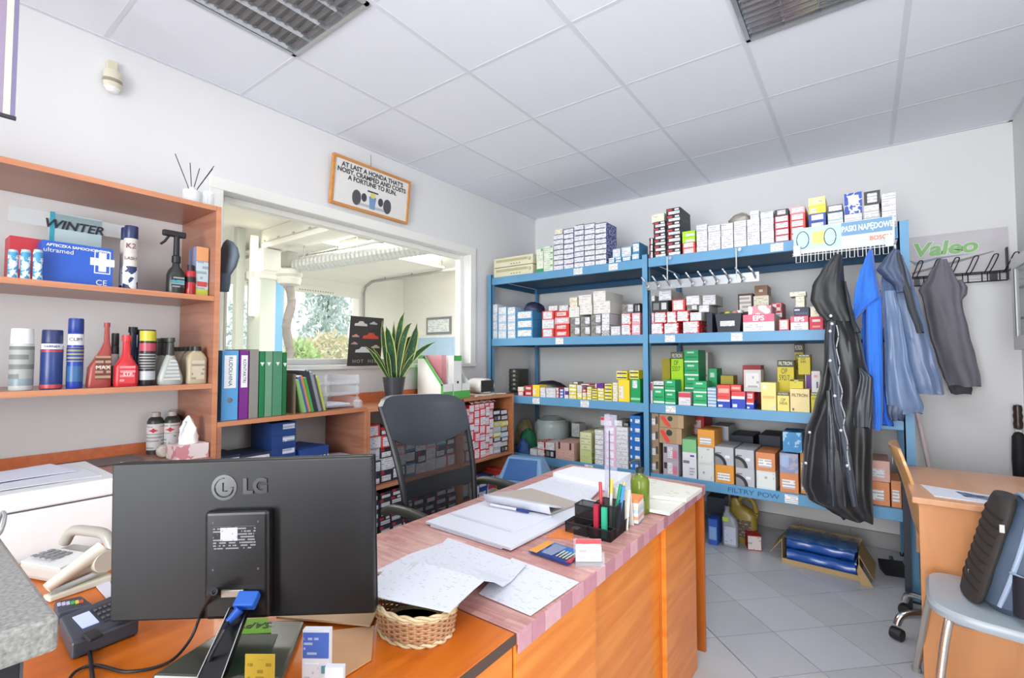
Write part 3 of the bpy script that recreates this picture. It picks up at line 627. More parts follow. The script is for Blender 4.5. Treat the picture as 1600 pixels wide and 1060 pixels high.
for a in ((1013, 1020, 372, 3, 'blkredv', Y0, .2), (1021, 1040, 346, 6, 'blkred', Y0, .25), (1041, 1063, 325, 7, 'blkred', Y0, .25), (1066, 1086, 361, 4, ['redw', 'redw', 'lime', 'lime'], Y0, .2),
          (1088, 1105, 351, 5, 'whitel', Y0, .22), (1106, 1125.5, 352, 4, 'whitel', Y0, .22), (1126.5, 1145.5, 349, 4, 'white', Y0, .22), (1146.5, 1166, 345, 4, 'whitel', Y0, .22),
          (1167, 1187, 342, 4, 'white', Y0, .22), (1188, 1208.5, 331, 5, 'whitel', Y0, .22), (1210, 1232, 327, 5, ['crimson']*4+['blklab'], Y0, .22), (1234, 1258, 323, 5, ['redw', 'redw', 'redw', 'redw', 'pinkw'], Y0+.01, .3),
          (1263, 1290, 308, 5, ['paleyel', 'blue', 'blue', 'yellow', 'paleyel'], Y0+.01, .25), (1293, 1317, 320, 4, ['navyblk', 'whitel', 'ltblue', 'navyblk'], Y0+.01, .25),
          (1319, 1347, 334, 3, ['blue', 'whitel', 'whitel'], Y0+.01, .25), (1349, 1374, 320, 4, ['white', 'white', 'grey', 'grey'], Y0+.01, .25), (1377, 1407, 301, 6, 'whitel', Y0+.01, .25)):
    S_(A2, *a, shelf=0)
for a in ((1018, 1038, 334, 1, 'cream', Y0+.02, .2, ), ):
    S_(A2, *a, shelf=0, vbase=346)
S_(A2, 1172, 1186, 329, 1, 'whitel', Y0+.03, .12, shelf=0, vbase=338)
S_(A2, 1319, 1347, 301, 1, 'bluebig', Y0+.012, .25, shelf=0, vbase=334)
S_(A2, 1350, 1376, 298, 1, 'blklab', Y0+.012, .25, shelf=0, vbase=320)
B1 = 'left second shelf'
for a in ((767, 777, 476, 4, ['ltblue', 'ltblue', 'ltblue', 'whitel'], Y0, .3), (778.5, 791, 480, 4, 'ltblue', Y0, .3), (793, 805, 480, 4, 'ltblue', Y0, .3), (807, 832, 486, 3, ['bluew', 'bluew', 'bluew'], Y0, .3),
          (847, 865, 486, 3, ['redw', 'whitel', 'redw'], Y0, .2), (866.5, 889, 486, 4, ['red', 'red', 'pinkw', 'red'], Y0, .25),
          (891, 906, 496, 2, 'greyd', Y0, .25), (907, 922, 495, 2, 'greyd', Y0, .25), (923, 939, 491, 2, 'greyd', Y0, .25), (940, 952, 490, 2, ['check', 'white'], Y0, .3),
          (954, 969, 510, 1, 'grey', Y0, .3), (971, 985.5, 490, 2, 'redx', Y0+.01, .3), (987, 1000, 489, 2, 'pinkw', Y0+.01, .3)):
    S_(B1, *a, shelf=1)
for a in ((887, 905, 480, 1, 'big', Y0, .25, 497), (906, 925, 477, 1, 'big', Y0, .25, 495), (927, 953, 471, 1, 'big', Y0, .4, 491), (904, 924, 461, 1, 'big', Y0+.01, .25, 478), (926.5, 946, 455, 1, 'big', Y0+.01, .35, 472),
          (890, 902, 465, 2, 'cream', Y0+.03, .2, 480), (857, 871, 478, 1, 'grey', Y0+.04, .18, 487), (873, 888, 477, 1, 'grey', Y0+.05, .18, 486), (972, 990, 475, 1, 'greyd', Y0+.1, .2, 490), (991, 1000, 474, 1, 'black', Y0+.05, .2, 489)):
    S_(B1, *a[:7], shelf=1, vbase=a[7])
B2 = 'right second shelf'
for a in ((1018, 1036, 505, 1, 'redx', Y0, .3), (1038, 1060, 505, 1, 'redx', Y0, .3), (1067, 1092, 502, 1, 'redx', Y0, .3)):
    S_(B2, *a, shelf=1)
for a in ((1018, 1022, 489, 1, 'pinkw', Y0, .25, 505), (1023, 1041, 488, 1, 'redx', Y0, .3, 505), (1042.5, 1057, 487, 1, 'redx', Y0, .3, 505), (1058, 1076, 486, 1, 'redx', Y0, .3, 504), (1078, 1096, 488, 1, 'grey', Y0, .3, 502),
          (1018, 1044, 470, 1, 'black', Y0, .3, 488), (1050, 1070, 468, 1, 'redw', Y0, .3, 487), (1073, 1089, 477, 1, 'greyd', Y0+.02, .3, 488), (1091, 1108, 477, 1, 'grey', Y0+.06, .25, 490),
          (1018, 1023, 462, 1, 'grey', Y0+.02, .2, 471), (1029, 1049, 453, 1, 'grey', Y0+.02, .28, 470), (1072, 1093, 462, 1, 'grey', Y0+.02, .28, 477), (1095, 1118, 461, 1, 'grey', Y0+.08, .2, 477)):
    S_(B2, *a[:7], shelf=1, vbase=a[7])
for a in ((1104, 1113, 489, 1, 'dkbl', Y0+.02, .3), (1161, 1210, 491, 1, 'eps', Y0, .3), (1217, 1233, 499, 1, 'redw', Y0, .22), (1235, 1263, 494, 1, 'eps', Y0, .25), (1264.5, 1286, 495, 1, 'redpl', Y0, .25)):
    S_(B2, *a, shelf=1)
for a in ((1169, 1205, 478, 1, 'epsw', Y0+.02, .2, 491), (1240, 1264, 480, 1, 'navy', Y0+.01, .2, 494), (1243, 1257, 463, 2, 'cream', Y0+.02, .15, 480), (1234, 1259, 456, 1, 'cream', Y0+.02, .12, 463), (1266, 1280, 479, 1, 'cream', Y0+.02, .18, 495)):
    S_(B2, *a[:7], shelf=1, vbase=a[7])
for a in ((1153, 1176, 459, 1, 'dkred', 3.72, .2), (1177, 1201, 462, 2, ['dkbl', 'cream'], 3.72, .2), (1205, 1222, 473, 2, ['black', 'feb'], 3.72, .2)):
    S_(B2, *a, shelf=1)
S_(B2, 1179, 1199, 446, 1, 'brown', 3.73, .18, shelf=1, vbase=462)
D1 = 'left third shelf'
for a in ((809, 818, 605, 2, ['redw', 'cream'], Y0, .12), (820, 831, 603, 2, 'filred', Y0, .12), (832, 843, 602, 1, 'yellow', Y0, .12), (844, 852, 606, 2, 'whitel', Y0, .12), (853, 868, 607, 3, 'whitel', Y0, .12),
          (869, 873, 606, 3, 'redw', Y0, .12), (874, 880.5, 608, 3, 'blue', Y0, .12), (881.5, 888, 606, 3, ['whitel', 'purple', 'whitel'], Y0, .12), (889, 900.5, 601, 4, 'yelw', Y0, .12), (901.5, 909, 602, 2, ['yelw', 'whitel'], Y0, .12),
          (910, 916, 608, 3, ['yellow', 'grey', 'filred'], Y0, .12), (917, 924, 605, 5, 'yelw', Y0, .12), (925, 933, 608, 4, 'yelbl', Y0, .12), (934, 943.5, 607, 4, 'yelw', Y0, .12), (944.5, 956, 600, 5, 'yelbl', Y0, .14),
          (957, 965, 598, 4, 'cream', Y0, .14), (966, 983.5, 594, 1, 'yellow', Y0, .2), (985, 1000, 593, 1, 'greenp', Y0, .2)):
    S_(D1, *a, shelf=2)
for a in ((963, 980, 580, 2, 'yelbl', Y0+.02, .15, 594), (983.5, 998, 579, 2, 'yelbl', Y0+.02, .15, 593), (907, 922, 600, 1, 'redw', Y0+.0, .12, 607), (930, 943, 600, 1, 'purple', Y0+.0, .12, 607), (890, 903, 597, 1, 'greyd', Y0+.02, .1, 602)):
    S_(D1, *a[:7], shelf=2, vbase=a[7])
D2 = 'right third shelf'
for a in ((1016, 1019.5, 597, 1, 'mix1', Y0, .2), (1020.5, 1038, 608, 1, 'green', Y0, .12), (1039, 1055, 594, 2, 'green', Y0, .14), (1060, 1079, 613, 1, 'mix1', Y0, .12), (1083, 1104, 596, 2, 'green', Y0, .14),
          (1105.5, 1119, 606, 6, 'ltbls', Y0, .14), (1120.5, 1141, 602, 2, ['blured', 'redor'], Y0, .16), (1142.5, 1164.5, 612, 1, 'blured', Y0, .16), (1166, 1178, 613, 2, ['blured', 'red'], Y0+.01, .14),
          (1189, 1212.5, 598, 1, 'cryel', Y0, .14), (1214, 1233, 613, 1, 'op545', Y0, .12), (1234.5, 1265, 608, 1, 'viceron', Y0, .14), (1267, 1281, 614, 1, 'opx', Y0, .14)):
    S_(D2, *a, shelf=2)
for a in ((1021, 1030, 568, 1, 'dkgreen', 3.62, .14), (1031, 1047, 560, 1, 'olive', 3.64, .14), (1048, 1067, 550, 1, 'limef', 3.58, .16), (1069, 1091, 547, 4, 'green', 3.58, .2), (1093, 1106, 551, 1, 'greypic', 3.8, .14),
          (1107, 1120, 576, 1, 'green', 3.66, .16), (1126, 1146, 587, 2, ['olive', 'olive'], 3.62, .14), (1160, 1189, 571, 1, 'filred', 3.84, .14), (1214, 1240, 563, 1, 'op592', 3.58, .14), (1241, 1255, 537, 1, 'op650', 3.86, .12), (1258, 1270, 586, 1, 'purple', 3.60, .14)):
    S_(D2, *a, shelf=2)
for a in ((1162, 1189, 578, 1, 'greypic', Y0+.02, .12, 611), (1141, 1158, 602, 1, 'redor', Y0+.01, .14, 612), (1234, 1255, 594, 1, 'opx', Y0+.01, .12, 608), (1247, 1266, 554, 1, 'op640', 3.60, .14, 585), (1268, 1282, 580, 1, 'whred', Y0+.02, .12, 610), (1020, 1037, 596, 1, 'whgn', Y0+.02, .1, 608)):
    S_(D2, *a[:7], shelf=2, vbase=a[7])
E1 = 'left bottom shelf'
for a in ((828, 839, 702, 1, 'whitel', Y0, .2), (840, 851, 691, 2, 'redx', Y0, .2), (852, 866, 692, 2, ['black', 'whitel'], Y0, .2), (868, 897, 692, 1, 'pinkbr', Y0, .25), (906, 924, 676, 5, ['grstr', 'grstr', 'grst2', 'grst2', 'grst2'], Y0, .3),
          (929, 943, 672, 7, 'grey', Y0, .25), (945.5, 961, 667, 5, ['redw', 'redw', 'redw', 'redw', 'redw'], Y0, .25), (963, 981, 668, 10, 'white', Y0, .25), (984, 1000, 650, 6, 'filblue', Y0, .25)):
    S_(E1, *a, shelf=3)
for a in ((938, 955, 652, 1, 'mix1', Y0+.03, .15, 668), (960, 972, 657, 1, 'grey', Y0+.03, .18, 668), (974, 982, 661, 1, 'dk', Y0+.03, .18, 668)):
    S_(E1, *a[:7], shelf=3, vbase=a[7])
S_(E1, 893, 905, 662, 1, 'whgn', 3.80, .12, shelf=3)
E2 = 'right bottom shelf'
for a in ((1018, 1029, 645, 4, 'brownw', Y0, .3), (1036, 1060, 694, 2, 'clear', Y0, .28), (1066, 1088, 687, 2, ['whpic', 'mint'], Y0+.005, .2), (1090, 1115, 699, 2, 'whpl', Y0, .25), (1117, 1146, 699, 2, ['orange', 'silver'], Y0, .28),
          (1149, 1178, 703, 2, ['silver', 'silver'], Y0, .28), (1181, 1211, 708, 2, ['whpl', 'orange2'], Y0, .25), (1218, 1247, 709, 2, ['orange2', 'blgr'], Y0, .25), (1250, 1262, 708, 2, ['orange', 'orange'], Y0+.03, .22),
          (1340, 1390, 752, 1, 'orange2', Y0+.02, .25), (1392, 1408, 752, 1, 'orange2', Y0+.02, .25)):
    S_(E2, *a, shelf=3)
for a in ((1030, 1068, 669, 1, 'redicon', Y0, .3, 694), (1030, 1068, 644, 1, 'redicon', Y0, .3, 669), (1090, 1117, 672, 1, 'orange', Y0, .22, 699), (1223, 1253, 676, 1, 'bluepl', Y0, .22, 704), (1350, 1392, 720, 1, 'pinkor', Y0+.02, .25, 752)):
    S_(E2, *a[:7], shelf=3, vbase=a[7])
for a in ((1076, 1100, 648, 2, ['brpat', 'red'], 3.75, .25), (1111, 1138, 666, 1, 'silver', 3.72, .25), (1141, 1177, 681, 1, 'dkbl', 3.75, .3), (1186, 1219, 681, 1, 'dkbl', 3.74, .3)):
    S_(E2, *a, shelf=3)
# dark discs printed on the silver cartons, red glove print on the brown ones
for o in [o for o in COL.objects if o.name.startswith('carton') and o.get('label', '').startswith(('silver', 'brown carton with red'))]:
    bb_ = [Vector(c) for c in o.bound_box]; w = bb_[6].x*2; h = bb_[6].z
    if o['label'].startswith('silver'):
        pts = [(-w/2, 0)]+[(-w/2+math.cos(t)*h*.62, math.sin(t)*h*.62) for t in [i*PI/2/10 for i in range(11)]]
        M = Matrix.Rotation(PI/2, 4, 'X')
        MB().prismM(pts, .001, M).build('disc_print', C('2c2c30'), o)
        pts = [(-w/2, 0)]+[(-w/2+math.cos(t)*h*.45, math.sin(t)*h*.45) for t in [i*PI/2/10 for i in range(11)]]
        MB().prismM(pts, .0016, M).build('disc_centre', C('8a8a8c'), o)
    else:
        M = Matrix.Rotation(PI/2, 4, 'X')
        MB().prismM([(-w*.47, h*.8), (-w*.3, h*.85), (0, h*.1), (-w*.16, h*.05), (-w*.3, h*.3)][::-1], .001, M).build('red_print', C('e0463c'), o)
        MB().prismM([(-w*.05+math.cos(t)*h*.2, h*.68+math.sin(t)*h*.2) for t in [i*PI/6 for i in range(12)]], .0012, M).build('black_print', C('3c3a34'), o)
print('cartons', len([o for o in COL.objects if o.name.startswith('carton')]))
# ------------------------------------------------------------------ BOOKCASE, LOW CABINETS
FX = -2.4                                             # front plane of the fitted furniture
def panels(root, lst, m, me=None):
    for nm, *a in lst:
        o = box(nm, a[0]-root.location.x, a[1]-root.location.x, a[2]-root.location.y, a[3]-root.location.y, a[4]-root.location.z, a[5]-root.location.z, m, root, .0008)
bc = empty('bookcase', (FX, .965, 0), 0, 'tall reddish-brown bookcase with bottles and spray cans at left', 'bookcase')
panels(bc, [('side_panel', -2.80, FX, .943, .965, 0, 2.02), ('top_panel', -2.80, FX, -1.2, .942, 1.998, 2.02), ('shelf', -2.80, FX, -1.178, .942, 1.578, 1.6), ('shelf', -2.80, FX, -1.178, .942, 1.178, 1.2),
            ('side_panel', -2.80, FX, -1.2, -1.179, 0, 1.997), ('counter', -2.78, -2.38, -1.178, .942, .845, .867)], M_CHERRY)
o = box('upstand', -2.80-FX, -2.782-FX, -1.178-.965, .942-.965, .845, .912, wood('d8794a', 'c96c40', 'orange_brown_strip'), bc)
def edge(root, x0, x1, y0, y1, z0, z1): box('edge_strip', x0-root.location.x, x1-root.location.x, y0-root.location.y, y1-root.location.y, z0, z1, M_CHERRY_E, root)
for z in (2.0, 1.58, 1.18): edge(bc, FX, FX+.0015, -1.178, .942, z-.002, z+.02)
edge(bc, FX, FX+.0015, .943, .965, 0, 2.02)
ca_ = empty('low_cabinet', (FX, .967, 0), 0, 'low cherry cabinet carrying ring binders under the window', 'cabinet')
panels(ca_, [('top_panel', -2.80, FX, .967, 1.79, .998, 1.02), ('side_panel', -2.80, FX, .967, .987, 0, .997), ('side_panel', -2.80, FX, 1.77, 1.79, 0, .997), ('shelf', -2.80, FX-.005, .988, 1.769, .70, .718), ('shelf', -2.8, FX-.005, .988, 1.769, .07, .09)], M_CHERRY)
edge(ca_, FX, FX+.0015, .967, 1.79, .998, 1.02); edge(ca_, FX, FX+.0015, 1.77, 1.79, 0, .997)
cb = empty('open_cabinet', (FX, 1.792, 0), 0, 'long orange-brown open cabinet packed with cartons behind the chair', 'cabinet')
panels(cb, [('top_panel', -2.80, FX, 1.792, 3.27, .99, 1.012), ('side_panel', -2.80, FX, 1.792, 1.812, 0, .989), ('divider', -2.80, FX, 2.618, 2.64, 0, .989), ('side_panel', -2.80, FX, 3.25, 3.27, 0, .989),
            ('shelf', -2.80, FX, 1.813, 2.617, .512, .532), ('shelf', -2.80, FX, 2.641, 3.249, .512, .532), ('base', -2.8, FX, 1.813, 2.617, .03, .05), ('base', -2.8, FX, 2.641, 3.249, .03, .05)], wood('c07a50', 'ad6a42', 'cherry_light'))
box('upstand', -2.80-FX, -2.782-FX, 0, 3.27-1.792, 1.012, 1.075, wood('d8794a', 'c96c40', 'orange_brown_strip'), cb)
for a in ((1.792, 3.27, .99, 1.012), (2.618, 2.64, 0, .989), (3.25, 3.27, 0, .989), (1.792, 1.812, 0, .989), (1.813, 2.617, .512, .532), (2.641, 3.249, .512, .532)): 
    box('edge_strip', 0, .0015, a[0]-1.792, a[1]-1.792, a[2], a[3], M_CHERRY_E, cb)

# cartons in the open cabinet
R90 = PI/2
def fill(y0, y1, z0, z1, cw, chh, styles, where, x=FX-.03, dep=.16, miss=0):
    y = y0; c = 0
    while y < y1-.03:
        w = min(random.uniform(*cw), y1-y); c += 1; z = z0; k = 0; top = z1-random.uniform(0, miss)
        while z < top-.025:
            h = min(random.uniform(*chh), top-z); k += 1
            st = random.choice(styles) if not callable(styles) else styles(y, z)
            put_carton(st, x-random.uniform(0, .02), y+w/2, z+.0004, w-.0025, dep, h-.0015, R90, f'{ST[st][2]}, {ORD[k-1]} up, {ORD[c-1]} column from left, {where}', 'cartons in the open cabinet', jit=False)
            z += h
        y += w
ST['pk'] = (C('d9384a'), [(.07, .97, .05, .93, printmat('eeeaee', '9a7f8a', .016, .5, strength=.4))], 'white carton edged in red')
ST['pk2'] = (C('d9384a'), [(.07, .93, .07, .93, printmat('f1d9dd', 'c05a6a', .02, .5, strength=.4))], 'pale pink carton')
fill(2.645, 3.05, .533, .955, (.05, .07), (.05, .085), ['pk', 'pk', 'pk2', 'pk'], 'red-white pile')
fill(3.055, 3.245, .533, .90, (.09, .1), (.038, .05), ['navyblk', 'whitel', 'black', 'navyblk', 'yelw', 'ltblue'], 'narrow pile by end')
o = MB().loft([[Vector((-2.45-.14*random.random(), 2.74+a*.36/9+0, .958+(.0 if r else .03)+.012*math.sin(a*2)+r*0)) for a in range(10)] for r in range(2)], closed=False)
b = MB(); g_ = 14
vs = [(-2.44-.18*j/5, 2.78+i*.3/g_, .957+.022*abs(math.sin(i*.9+j))*(1 if 0 < j < 5 else .3)) for j in range(6) for i in range(g_+1)]
b.add(vs, [(j*(g_+1)+i, j*(g_+1)+i+1, (j+1)*(g_+1)+i+1, (j+1)*(g_+1)+i) for j in range(5) for i in range(g_)])
tag(b.build('gift_bag', pattern('red_white_spotted_film', 'd42c34', 'f2e6e4', 'voronoi', 45, thr=.45), smooth=True, solid=.002), 'crumpled red and white spotted bag on the red-white cartons', 'bag')
fill(1.815, 2.615, .533, .93, (.085, .11), (.06, .085), ['dkbox', 'whitel', 'pinkw', 'white', 'bluew', 'redw', 'dkbox', 'navyblk'], 'behind the chair', miss=.08)
fill(1.815, 2.615, .051, .49, (.09, .12), (.05, .06), ['dkbox', 'dkbox', 'blkred', 'dkbox'], 'lower tier behind chair', miss=.03)
fill(2.645, 3.245, .051, .46, (.08, .12), (.07, .13), ['pk', 'redw', 'yelw', 'blue', 'navyblk', 'mix1'], 'lower right tier', miss=.1)
for k, (y, w, h, st) in enumerate(((1.05, .1, .13, 'navyblk'), (1.17, .16, .12, 'navyblk'), )):
    put_carton(st, -2.46, y, .7185, w, .2, h, R90, f'{ST[st][2]} inside the cabinet under the binders, {ORD[k]} from left', 'cartons under the binders', jit=False)
ST['bluest'] = (C('24437f'), [(.45, .95, .45, .85, printmat('d7dce6', '5a6a8a', .02, .6))], 'dark blue carton with pale label')
for k in range(4): put_carton('bluest', -2.46, 1.315, .7185+k*.065, .13, .22, .064, R90, f'dark blue carton with pale label, {ORD[k]} up in the cabinet under the binders', 'blue cartons under the binders', jit=False)
ST['stripb'] = (C('2b4f9a'), [(0, 1, 0, .5, pattern('navy_white_striped_card', '1e2a50', 'd7dce8', 'wave', 12, mscale=(1, 1, 1)))], 'blue carton with striped front')
put_carton('stripb', -2.47, 1.50, .7185, .19, .24, .10, R90+.18, 'blue carton with navy and white stripes inside the low cabinet', 'cartons under the binders')
tag(box('paper_stack', -2.62, -2.43, 1.60, 1.75, .7185, .735, M_PAPER, None), 'small stack of white paper at right inside the low cabinet', 'paper')

# ------------------------------------------------------------------ BOTTLES AND CANS
def at(u, v, x): p = PX(u, v, x); return p.y, p.z
def turned(name, x, y, z, parts, label, cat, group=None, n=24):
    """parts: (part name, profile, material[, sx, sy])"""
    r = empty(name, (x, y, z), 0, label, cat, group)
    for p in parts:
        MB().lathe(p[1], n, sx=p[3] if len(p) > 3 else 1, sy=p[4] if len(p) > 4 else 1).build(p[0], p[2], r, smooth=True)
    return r
def can(x, u0, u1, vtop, zs, capf, capc, bodyc, bands, label, lett=(), group=None, name='spray_can'):
    y0, y1 = PX(u0, 550, x).y, PX(u1, 550, x).y; r = (y1-y0)/2*.86; y = (y0+y1)/2; h = PX((u0+u1)/2, vtop, x).z-zs
    ch = h*capf
    prt = [('body', [(0, 0), (r*.95, 0), (r, .004), (r, h-ch-.006), (r*.93, h-ch)], bodyc if not isinstance(bodyc, str) else C(bodyc, .3)),
           ('cap', [(r*.93, h-ch+.0003), (r*.95, h-ch+.001), (r*.93, h-.004), (r*.88, h), (0, h)], C(capc, .35))]
    for i, (z0, z1, m) in enumerate(bands): prt.append(('label_band', [(r+.0004, (h-ch)*z0), (r+.0005, (h-ch)*z1)], m if not isinstance(m, str) else C(m, .35)))
    o = turned(name, x, y, zs, prt, label, 'can', group)
    ang = math.radians(58)                            # lettering is turned to the room
    for (s, fz, size, c) in lett:
        M = Matrix.Rotation(math.atan2(-x, y), 4, 'Z') @ Matrix.Translation((0, -r-.0022, (h-ch)*fz)) @ Matrix.Rotation(R90, 4, 'X')
        text(s, size, M, C(c), o, ext=.0004)
    return o
Z2, Z1, ZK = 1.2005, 1.6005, .8675
can(-2.47, 11, 57, 514, Z2, .25, 'f2f2f2', 'c9ccc8', [(.12, .95, printmat('a9ada8', '22262a', .035, .55, ax='Y')), (.1, .25, '8a9aa0')], 'white-capped spray can with grey mesh print, leftmost on the lower shelf')
can(-2.47, 60, 102, 516, Z2, .22, '2c3766', '2f4380', [(.86, .98, 'e7e7ea'), (.80, .84, 'c04048'), (.02, .1, 'c04a50')], 'blue spray can with white top band beside the white-capped can', [('BERNER', .92, .0125, '26305c')])
can(-2.465, 102, 133, 498, Z2, .21, '27408f', '2444a4', [(.78, .98, 'e4e6ea'), (.48, .74, printmat('27408f', 'd9cf4a', .014, .8, ax='Y')), (.12, .4, '3a6a9a')], 'tall blue can lettered CLIM on the lower shelf', [('CLIM', .88, .0175, '1e2430'), ('MECACYL', .07, .012, 'e8e8f0')][:1])
def flask(name, x, u0, u1, vtop, zs, shape, m, label, cap, group=None, lab=None, dy=.6, lett=None):
    """flat-sided bottle: silhouette in y (fractions of width) and z (fractions of height)"""
    y0, y1 = PX(u0, 570, x).y, PX(u1, 570, x).y; w = (y1-y0)*.92; h = PX((u0+u1)/2, vtop, x).z-zs; y = (y0+y1)/2
    r = empty(name, (x, y, zs), 0, label, 'bottle', group); rings = []
    for zf, a, c in shape:
        hw = (c-a)/2*w; cy = ((a+c)/2-.5)*w; dx = min(hw, w*.5*dy) if zf > .6 else w*.5*dy*(.9 if zf in (0,) else 1)
        rings.append([Vector((math.copysign(abs(math.cos(t))**.6, math.cos(t))*min(dx, hw*1.0+.002), cy+math.copysign(abs(math.sin(t))**.6, math.sin(t))*hw, zf*h)) for t in [2*PI*i/20 for i in range(20)]])
    MB().loft(rings).build('body', m, r, smooth=True)
    za, zb, a, c, cc = cap; MB().lathe([(0, za*h), ((c-a)/2*w, za*h), ((c-a)/2*w, zb*h), (0, zb*h)], 14, c=(0, ((a+c)/2-.5)*w, 0)).build('cap', cc, r, smooth=True)
    if lab:
        z0, z1, a, c, lm = lab; X_ = w*.5*dy+.001
        MB().box(X_-.002, X_, (a-.5)*w, (c-.5)*w, z0*h, z1*h).build('label', lm, r)
        if lett: text(lett[0], lett[1], Matrix.Translation((X_+.0008, ((a+c)/2-.5)*w, (z0+z1)/2*h)) @ Matrix.Rotation(R90, 4, 'Z') @ Matrix.Rotation(R90, 4, 'X'), C(lett[2]), r, ext=.0004)
    return r
flask('additive_bottle', -2.47, 133, 175, 504, Z2, [(0, 0, 1), (.05, 0, 1), (.3, .05, 1), (.55, .5, .98), (.64, .62, .95), (.7, .68, .92), (.97, .70, .88)], C('a3463f', .35), 'brick-red slanted additive bottle with a long neck', (.93, 1, .66, .92, C('a8453e', .4)),
      lab=(.12, .48, .3, .92, printmat('6a3a30', 'e0c0a0', .02, .6, ax='Y')), lett=('MAX', .022, 'f0e8e0'))
can(-2.56, 172, 187, 521, Z2, .25, '26262a', '2a2a30', [(.5, .8, 'e0dede')], 'narrow black can standing behind the two red bottles')
flask('additive_bottle', -2.46, 176, 217, 524, Z2, [(0, .02, .98), (.06, 0, 1), (.38, 0, 1), (.45, .12, .88), (.55, .26, .74), (.62, .33, .67), (.95, .36, .64)], C('cf2b33', .3), 'bright red short additive bottle with ridged sides', (.88, 1, .3, .70, C('d43840', .35)),
      lab=(.06, .4, .18, .82, printmat('d8424a', 'f2c8ca', .018, .6, ax='Y')), lett=('STP', .02, 'ffffff'))
for k, (u0, u1, vt, c) in enumerate(((200, 214, 511, '1e2a4a'), (214, 226, 515, '24365e'))):
    y = PX((u0+u1)/2, 550, -2.58).y; h = PX(u0, vt, -2.58).z-Z2
    turned('slim_bottle', -2.58, y, Z2, [('body', [(0, 0), (.024, 0), (.025, h*.5), (.014, h*.66), (.013, h*.9)], C(c, .2)), ('cap', [(.016, h*.9), (.017, h*.9), (.016, h), (0, h)], C('1a1a1e', .4))], ('dark blue-black slim bottle, taller of the pair behind the red bottle', 'navy slim bottle, shorter of the pair behind the striped can')[k], 'bottle', 'slim dark bottles at the back')
can(-2.46, 216, 245, 516, Z2, .0, '222222', '222226', [(.8, .98, 'c9c23a'), (.62, .76, 'b84a5a'), (.3, .58, printmat('222226', 'dcdcdc', .012, .7, ax='Y')), (.1, .26, 'b8bcc0')], 'black can with yellow and pink bands right of red bottle')
for k in range(4):
    x = -2.46-.062*k; uu = 266-k*9.5; y = PX(uu, 560, x).y; h = .205
    r = empty('silver_additive_bottle', (x, y, Z2), 0, ['silver triangular additive bottle with black neck, front of its row', 'silver additive bottle with black neck, second in its row', 'silver additive bottle with black neck, third in its row', 'silver additive bottle with black neck, rearmost of its row'][k], 'bottle', 'silver additive bottles')
    rings = [[Vector((math.cos(t)*.026*(1 if zf < .55 else .6), math.sin(t)*hw, zf*h)) for t in [2*PI*i/16 for i in range(16)]] for zf, hw in ((0, .045), (.04, .05), (.15, .05), (.4, .033), (.6, .018), (.64, .015))]
    MB().loft(rings).build('body', C('a9aca6', .3), r, smooth=True); MB().lathe([(.015, .6*h), (.016, .62*h), (.012, .9*h), (.016, .91*h), (.016, h), (0, h)], 14).build('neck_cap', C('3f403f', .4), r, smooth=True)
    if k == 0: MB().prismM([(-.033, .02), (.033, .02), (.018, .1), (-.006, .12)], .001, Matrix.Translation((.0265, 0, 0)) @ Matrix.Rotation(R90, 4, 'Z') @ Matrix.Rotation(R90, 4, 'X')).build('label', printmat('cdd0cc', '6a6a70', .016, .6, ax='Y'), r)
for k in range(5):
    x = -2.46-.058*k; y = min(PX(312-k*8.2, 570, x).y, .897)
    r = empty('oil_bottle', (x, y, Z2), 0, ['champagne-coloured oil bottle with black cap, front of the row', 'champagne oil bottle, second back in the row', 'champagne oil bottle, third back in the row', 'champagne oil bottle, fourth back in the row', 'champagne oil bottle, last in the row'][k], 'bottle', 'champagne oil bottles')
    rings = [[Vector((math.copysign(abs(math.cos(t))**.5, math.cos(t))*.025*(1 if zf < .8 else .55), math.copysign(abs(math.sin(t))**.5, math.sin(t))*hw, zf*.165)) for t in [2*PI*i/20 for i in range(20)]] for zf, hw in ((0, .038), (.03, .04), (.7, .04), (.82, .03), (.88, .018), (.9, .017))]
    MB().loft(rings).build('body', C('b5a68a', .35), r, smooth=True); MB().lathe([(.018, .148), (.019, .148), (.018, .168), (0, .168)], 16).build('cap', C('2b2926', .4), r, smooth=True)
    if k == 0: MB().box(.0255, .0265, -.026, .026, .02, .105).build('label', printmat('c9bfa8', '3a362e', .02, .5, ax='Y'), r)
# upper shelf
for k, (a, c) in enumerate(((5, 24), (25, 43.5), (44.5, 63))):
    can(-2.45, a, c, 390, Z1, .04, 'c9d4dc', 'a9cbe0', [(.05, .95, pattern('blue_silver_can_print', '4b9ac4', 'e3edf2', 'noise', 45, thr=.5))], ['small blue and silver can, leftmost on the upper shelf', 'small blue and silver can, middle of three', 'small blue and silver can touching the first-aid box'][k], group='small cans on the upper shelf', name='small_can')
def uprightbox(name, x, u0, u1, v0, dep, m, label, z, cat='box', rz=R90, plates=(), texts=()):
    y0, y1 = PX(u0, 400, x).y, min(PX(u1, 400, x).y, .938); h = PX((u0+u1)/2, v0, x).z-z; w = y1-y0
    o = MB().box(-w/2, w/2, 0, dep, 0, h).build(name, m, bevel=.001); o.location = (x, (y0+y1)/2, z); o.rotation_euler = (0, 0, rz)
    for k9, (a, c, p, q, mm) in enumerate(plates): MB().box(-w/2+a*w, -w/2+c*w, -.0006-.0003*k9, 0, p*h, q*h).build('printed_panel', mm if not isinstance(mm, str) else C(mm), o)
    for (s, cx, cz, size, c, *k) in texts: text(s, size, FR(-w/2+cx*w, -.0026, cz*h), C(c), o, **(k[0] if k else {}))
    tag(o, label, cat); return o
